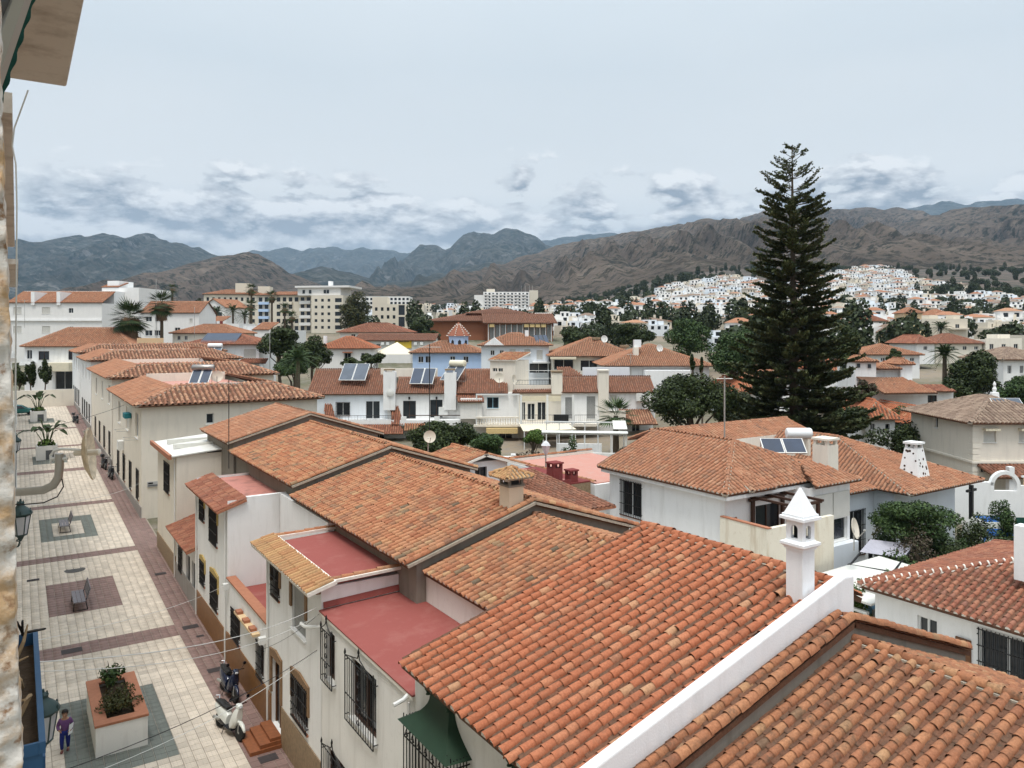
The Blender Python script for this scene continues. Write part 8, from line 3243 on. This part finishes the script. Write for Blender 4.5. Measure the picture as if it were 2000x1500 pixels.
for i, (u0, u1, ve, vb, d, rk, wm, tm, lab) in enumerate((
        (1682, 1790, 694, 712, 112, 'hip', WHITE, T_ORANGE, 'white house with long tan hip roof above the arched villa'),
        (1960, 2060, 704, 745, 100, 'hip', WHITE, T_GREYB, 'white house with dark square window at the right border'),
        (1678, 1740, 642, 668, 185, 'flat', FARW, None, 'bright white flat roofed house right of the conifer'),
        (1740, 1776, 650, 668, 180, 'hip', YELLOW, T_GREYB, 'small yellow house with brown hip roof'),
        (1776, 1806, 646, 665, 190, 'flat', YELLOW, None, 'square yellow house beside the brown hip roof'),
        (1800, 1850, 626, 660, 205, 'flat', FARC, None, 'cream stepped apartment house among the trees at right'),
        (1850, 1890, 626, 655, 205, 'flat', FARC, T_ORANGE, 'cream apartment house with glazed balconies at right'),
        (1826, 1862, 616, 640, 240, 'hip', OCHRE, T_ORANGE, 'orange plastered upper house at right'),
        (1766, 1800, 612, 636, 240, 'hip', OCHRE, T_ORANGE, 'ochre villa with red roof among dark trees'),
        (1828, 1922, 672, 690, 150, 'hip', CREAM, T_BROWN, 'cream wall house with long dark brown roof edge'),
        (1925, 1996, 664, 696, 150, 'flat', CREAM, None, 'large pale beige flat terrace block at the right'),
        (1790, 1828, 672, 690, 140, 'hip', WHITE, T_DARK, 'small white house with low red roof'),
        (1684, 1728, 628, 642, 215, 'hip', FARW, T_DARK, 'white house with red hip roof behind the bright white house'),
        (1500, 1545, 745, 775, 90, 'hip', WHITE, T_ORANGE, 'white house glimpsed through the left branches of the conifer'),
        (1600, 1640, 725, 760, 95, 'hip', WHITE, T_RED, 'white house glimpsed through the right branches of the conifer'),
        (1440, 1480, 770, 800, 88, 'hip', WHITE, T_RED, 'white house with red roof left of the conifer trunk'),
        (1690, 1745, 820, 850, 70, 'hip', WHITE, T_RED, 'low white shed with red roof among the hedges'),
        (1778, 1826, 830, 850, 70, 'hip', WHITE, T_RED, 'second low shed with red roof among the hedges'))):
    F = Front('house', lab, 'house', u0, u1, ve, vb, d, 8, (-6, 4, 0, 8)[i % 4], wm)
    n = max(1, int((u1 - u0) / 22))
    for k in range(n):
        u = u0 + (u1 - u0) * (k + .5) / n
        F.win(u - 4, ve + (vb - ve) * .25, u + 4, ve + (vb - ve) * .62, 'dark' if k % 2 == 0 else 'glass')
    F.walls()
    if rk == 'hip':
        F.roof('hip', 1.5 if d < 150 else 1.9, tm, over=.5, p=.3, e=.42, seg=3)
    else:
        F.box('parapet', u0, u1, ve - 3.5, ve - .05, .0, .25, wm)
        F.box('roof_room', u0 + (u1 - u0) * .55, u0 + (u1 - u0) * .9, ve - 11, ve - .1, 2.5, 6, wm)
        if tm:
            F.box('balcony', u0 + 2, u1 - 2, (ve + vb) / 2, (ve + vb) / 2 + 3, -1.2, -.02, wm)

# ------------------------------------------------------------------ the dense white town on the slopes


def house_mesh(kind, seed):
    r = random.Random(seed)
    wall, glass, roof = MB(), MB(), MB()

    def block(x0, x1, y0, y1, z0, z1, rows, cols, roofkind):
        ops = []
        for j in range(rows):
            for i in range(cols):
                w = (x1 - x0) / cols
                if r.random() < .12:
                    continue
                xx = w * (i + .5)
                hz = (z1 - z0) / rows
                ops.append((xx - w * .24, xx + w * .24, hz * (j + .22), hz * (j + .78)))
        wall_panel(wall, (x0, y0, z0), (1, 0, 0), x1 - x0, z1 - z0, ops, (0, 1, 0), .5)
        for a, b, c, d in ops:
            glass.quad((x0 + a, y0 + .48, z0 + c), (x0 + b, y0 + .48, z0 + c), (x0 + b, y0 + .48, z0 + d), (x0 + a, y0 + .48, z0 + d))
        for p in (((x0, y1), (x0, y0)), ((x1, y0), (x1, y1)), ((x1, y1), (x0, y1))):
            wall.quad((*p[0], z0), (*p[1], z0), (*p[1], z1), (*p[0], z1))
        if roofkind == 0:
            wall.quad((x0, y0, z1 - .3), (x1, y0, z1 - .3), (x1, y1, z1 - .3), (x0, y1, z1 - .3))
        elif roofkind == 1:
            xm, ym, zr = (x0 + x1) / 2, (y0 + y1) / 2, z1 + 1.3
            o = .4
            a, b, c, d = (x0 - o, y0 - o, z1), (x1 + o, y0 - o, z1), (x1 + o, y1 + o, z1), (x0 - o, y1 + o, z1)
            roof.add([a, b, c, d, (xm - 1, ym, zr), (xm + 1, ym, zr)], [(0, 1, 5, 4), (1, 2, 5), (2, 3, 4, 5), (3, 0, 4)])
        else:
            roof.add([(x0 - .3, y0 - .3, z1), (x1 + .3, y0 - .3, z1), (x1 + .3, y1, z1 + 1.4), (x0 - .3, y1, z1 + 1.4)], [(0, 1, 2, 3)])

    W = (9, 12, 8, 15, 10, 13)[kind]
    block(-W / 2, W / 2, -4, 4, -4, 5.6, 3, max(2, int(W / 3)), (0, 1, 0, 0, 0, 0)[kind])
    if kind in (0, 3, 5):
        block(-W / 2 + 1, W * .1, -1.5, 4, 5.3, 8.2, 1, 2, (0, 0, 0, 1, 0, 0)[kind])
        wall.box((W * .22, .5, 5.3), (W * .42, 3, 7.6))
    if kind in (1, 2, 4):
        wall.box((-W / 2 + .3, -5.6, -4), (W / 2 - .3, -4.01, 2.4))
        wall.box((W * .15, 0, 5.6), (W * .22, .8, 8))
    return wall, glass, roof


def merge(parts):
    vs, fs, mi = [], [], []
    for k, p in enumerate(parts):
        o = len(vs)
        vs += p.v
        fs += [tuple(i + o for i in f) for f in p.f]
        mi += [k] * len(p.f)
    return vs, fs, mi


TOWN = []
for kind in range(6):
    for var in range(2):
        vs, fs, mi = merge(house_mesh(kind, kind * 5 + var))
        me = bpy.data.meshes.new('hillside_house')
        me.from_pydata(vs, [], fs)
        wm = (FARW, FARC, FARC, WHITE, FARW, WHITE2)[(kind + var) % 6]
        for m_ in (wm, GLASS, T_ORANGE if var else T_GREYB):
            me.materials.append(m_)
        me.polygons.foreach_set('material_index', mi)
        TOWN.append(me)


def far_tree_mesh(seed, tall):
    r = np.random.default_rng(seed)
    n = 420
    d = r.normal(size=(n, 3))
    d /= np.linalg.norm(d, axis=1)[:, None]
    R_ = np.array([2.0, 2.0, 5.5]) if tall else np.array([3.6, 3.6, 3.0])
    c = d * (.55 + .55 * r.random(n) ** .5)[:, None] * R_ + np.array([0, 0, 5.0 if tall else 3.8])
    nr = d * .8 + r.normal(size=(n, 3)) * .5
    nr /= np.linalg.norm(nr, axis=1)[:, None]
    t = np.cross(nr, r.normal(size=(n, 3)))
    t /= np.linalg.norm(t, axis=1)[:, None]
    b = np.cross(nr, t)
    s = .85
    A = np.stack([t * s, b * s, nr * s, c], axis=2)
    tv = np.array([(-.5, -.3, 0), (.3, -.5, .1), (.5, .3, 0), (-.3, .5, .1)])
    V = np.einsum('nij,kj->nki', A[:, :, :3], tv) + A[:, None, :, 3]
    return V.reshape(-1, 3), np.arange(n * 4).reshape(-1, 4)


FT = [far_tree_mesh(i, i % 3 == 2) for i in range(6)]
FT_ME = []
for V, Fq in FT:
    me = bpy.data.meshes.new('crown')
    trunk = MB().tube([(0, 0, -1.5), (0, 0, 4)], [.35, .2], 5)
    nv = len(V)
    me.from_pydata([tuple(q) for q in V] + trunk.v, [], [tuple(q) for q in Fq] + [tuple(i + nv for i in f) for f in trunk.f])
    me.materials.append(L_FAR)
    me.materials.append(BARK)
    me.polygons.foreach_set('material_index', [0] * len(Fq) + [1] * len(trunk.f))
    FT_ME.append(me)

TOP = [(1040, 606), (1100, 596), (1180, 588), (1250, 578), (1300, 558), (1340, 544), (1400, 538), (1460, 545), (1540, 560), (1590, 545), (1620, 536), (1650, 528), (1680, 520), (1730, 518), (1760, 530), (1790, 550), (1850, 556), (1900, 558), (1960, 566), (2060, 580)]
spots_h, spots_t = [], []
random.seed(21)
d = 158.0
while d < 1180:
    lat = 9.0 + .001 * d
    u0, u1 = (1040, 2080)
    n = int((u1 - u0) / FPX * d / lat)
    for i in range(n):
        u = u0 + (u1 - u0) * (i + random.uniform(.1, .9)) / n
        dd = d + random.uniform(-3.5, 3.5)
        l = (u - CU) / FPX * dd
        x, y = dd * SA + l * CA, dd * CA - l * SA
        z = ground_z(x, y)
        v = HV - FPX * (z - EYE) / dd
        if v < lerp_table(TOP, u) + 8:
            if random.random() < .13:
                spots_t.append((dd, x, y, z))
            continue
        if dd < 250 and u < 1420:
            continue
        if dd < 215 and 1660 < u < 2010:
            if random.random() < .5:
                spots_t.append((dd, x, y, z))
            continue
        green = mnoise.noise(Vector((x * .012, y * .012, 5))) + .35 * mnoise.noise(Vector((x * .05, y * .05, 1)))
        lim = .22 if dd < 420 else .30
        if green > lim or (dd < 450 and random.random() < .13):
            if random.random() < .9:
                spots_t.append((dd, x, y, z))
        elif random.random() < .93:
            spots_h.append((dd, x, y, z))
    d += 8.5 + .006 * d
# scattered houses and trees on the left, behind and between the apartment blocks
d = 330.0
while d < 1000:
    n = int(1060 / FPX * d / 16)
    for i in range(n):
        u = -20 + 1060 * (i + random.random()) / n
        dd = d + random.uniform(-6, 6)
        l = (u - CU) / FPX * dd
        x, y = dd * SA + l * CA, dd * CA - l * SA
        q = mnoise.noise(Vector((x * .01, y * .01, 9)))
        if q > .08 and random.random() < .75:
            spots_t.append((dd, x, y, ground_z(x, y)))
        elif q < .0 and random.random() < .55:
            spots_h.append((dd, x, y, ground_z(x, y)))
    d += 22 + .02 * d
for u0, u1, d0, d1, n in ((560, 1060, 250, 330, 16), (1090, 1440, 165, 250, 8), (1440, 1680, 110, 240, 34), (20, 300, 190, 330, 8)):
    for i in range(n):
        u, dd = random.uniform(u0, u1), random.uniform(d0, d1)
        l = (u - CU) / FPX * dd
        x, y = dd * SA + l * CA, dd * CA - l * SA
        spots_t.append((dd, x, y, ground_z(x, y)))
spots_h.sort()
spots_t.sort()


def place(spots, meshes, n_obj, name, label_fn, cat, group, stuffname, stufflabel, smin, smax, turn):
    rest = {}
    for i, (dd, x, y, z) in enumerate(spots):
        k = random.randrange(len(meshes))
        s = random.uniform(smin, smax)
        a = -YAW + random.gauss(0, turn)
        if i < n_obj:
            o = bpy.data.objects.new(name, meshes[k])
            COL.objects.link(o)
            o.location = (x, y, z)
            o.rotation_euler = (0, 0, a)
            o.scale = (s, s, s * random.uniform(.9, 1.15))
            tag(o, label_fn(k, x, y), cat, group)
        else:
            rest.setdefault(k, []).append((x, y, z, a, s))
    # the remainder joined by kind into one object
    if rest:
        VV, FF, MI, base = [], [], [], 0
        mats = []
        for k, L in rest.items():
            me = meshes[k]
            co = np.zeros(len(me.vertices) * 3)
            me.vertices.foreach_get('co', co)
            co = co.reshape(-1, 3)
            polys = [tuple(p.vertices) for p in me.polygons]
            idx = []
            for m_ in me.materials:
                if m_ not in mats:
                    mats.append(m_)
                idx.append(mats.index(m_))
            mi = [idx[p.material_index] for p in me.polygons]
            for x, y, z, a, s in L:
                c_, s_ = math.cos(a), math.sin(a)
                R2 = np.array([[c_, -s_, 0], [s_, c_, 0], [0, 0, 1]]) * s
                VV.append(co @ R2.T + np.array([x, y, z]))
                FF += [tuple(i + base for i in p) for p in polys]
                MI += mi
                base += len(co)
        me = bpy.data.meshes.new(stuffname)
        me.from_pydata(np.concatenate(VV).tolist(), [], FF)
        for m_ in mats:
            me.materials.append(m_)
        me.polygons.foreach_set('material_index', MI)
        o = bpy.data.objects.new(stuffname, me)
        COL.objects.link(o)
        tag(o, stufflabel, kind='stuff')


def zone(x, y):
    u, dd = pix_of(x, y)
    where = lerp_zone(u)
    return ('low down ' if dd < 215 else 'lower slope ' if dd < 255 else 'mid slope ' if dd < 310 else 'upper slope ' if dd < 380 else 'far up ') + where


def lerp_zone(u):
    for lim, txt in ((300, 'far left'), (560, 'behind the left palms'), (800, 'behind the pale apartments'), (1045, 'beside the tall slab block'), (1180, 'right of the brick building'), (1300, 'above the left orange hip roof'), (1400, 'above the right orange hip roof'), (1500, 'just left of the big conifer'), (1600, 'behind the big conifer'), (1690, 'just right of the big conifer'), (1780, 'above the arched villa'), (1870, 'above the dense dark tree'), (1950, 'above the cream quoined house')):
        if u < lim:
            return txt
    return 'at the right border'


HKIND = ['flat white house with roof room', 'hip roofed house with terrace', 'narrow flat topped house', 'wide white house with roof room', 'flat house with wide terrace', 'broad flat white house']


def hl(k, x, y):
    return HKIND[k // 2] + ' ' + zone(x, y)


def tl(k, x, y):
    return ('slim dark tree ' if k % 3 == 2 else 'rounded dark tree ' if k < 3 else 'loose dark tree ') + zone(x, y)


place(spots_h, TOWN, 300, 'hillside_house', hl, 'house', 'houses of the hillside town', 'far_town', 'distant white houses packed on the upper slopes', .58, .92, .28)
place(spots_t, FT_ME, 260, 'town_tree', tl, 'tree', 'trees scattered between the far houses', 'far_trees', 'distant trees scattered through the upper town', .55, 1.15, 3)
print('houses', len(spots_h), 'trees', len(spots_t))

# ------------------------------------------------------------------ haze: the air between here and the mountains
m = bpy.data.materials.new('pale_haze')
m.use_nodes = True
nt = m.node_tree
nt.nodes.clear()
out = nt.nodes.new('ShaderNodeOutputMaterial')
pv = nt.nodes.new('ShaderNodeVolumePrincipled')
pv.inputs['Color'].default_value = (.53, .75, 1.0, 1)
pv.inputs['Density'].default_value = HAZE = 5.2e-5
pv.inputs['Anisotropy'].default_value = 0.0
nt.links.new(pv.outputs[0], out.inputs['Volume'])
hz = MB().box((-9500, -1500, -1.1), (13200, 11800, 1480)).build('haze', m)
tag(hz, kind='stuff')
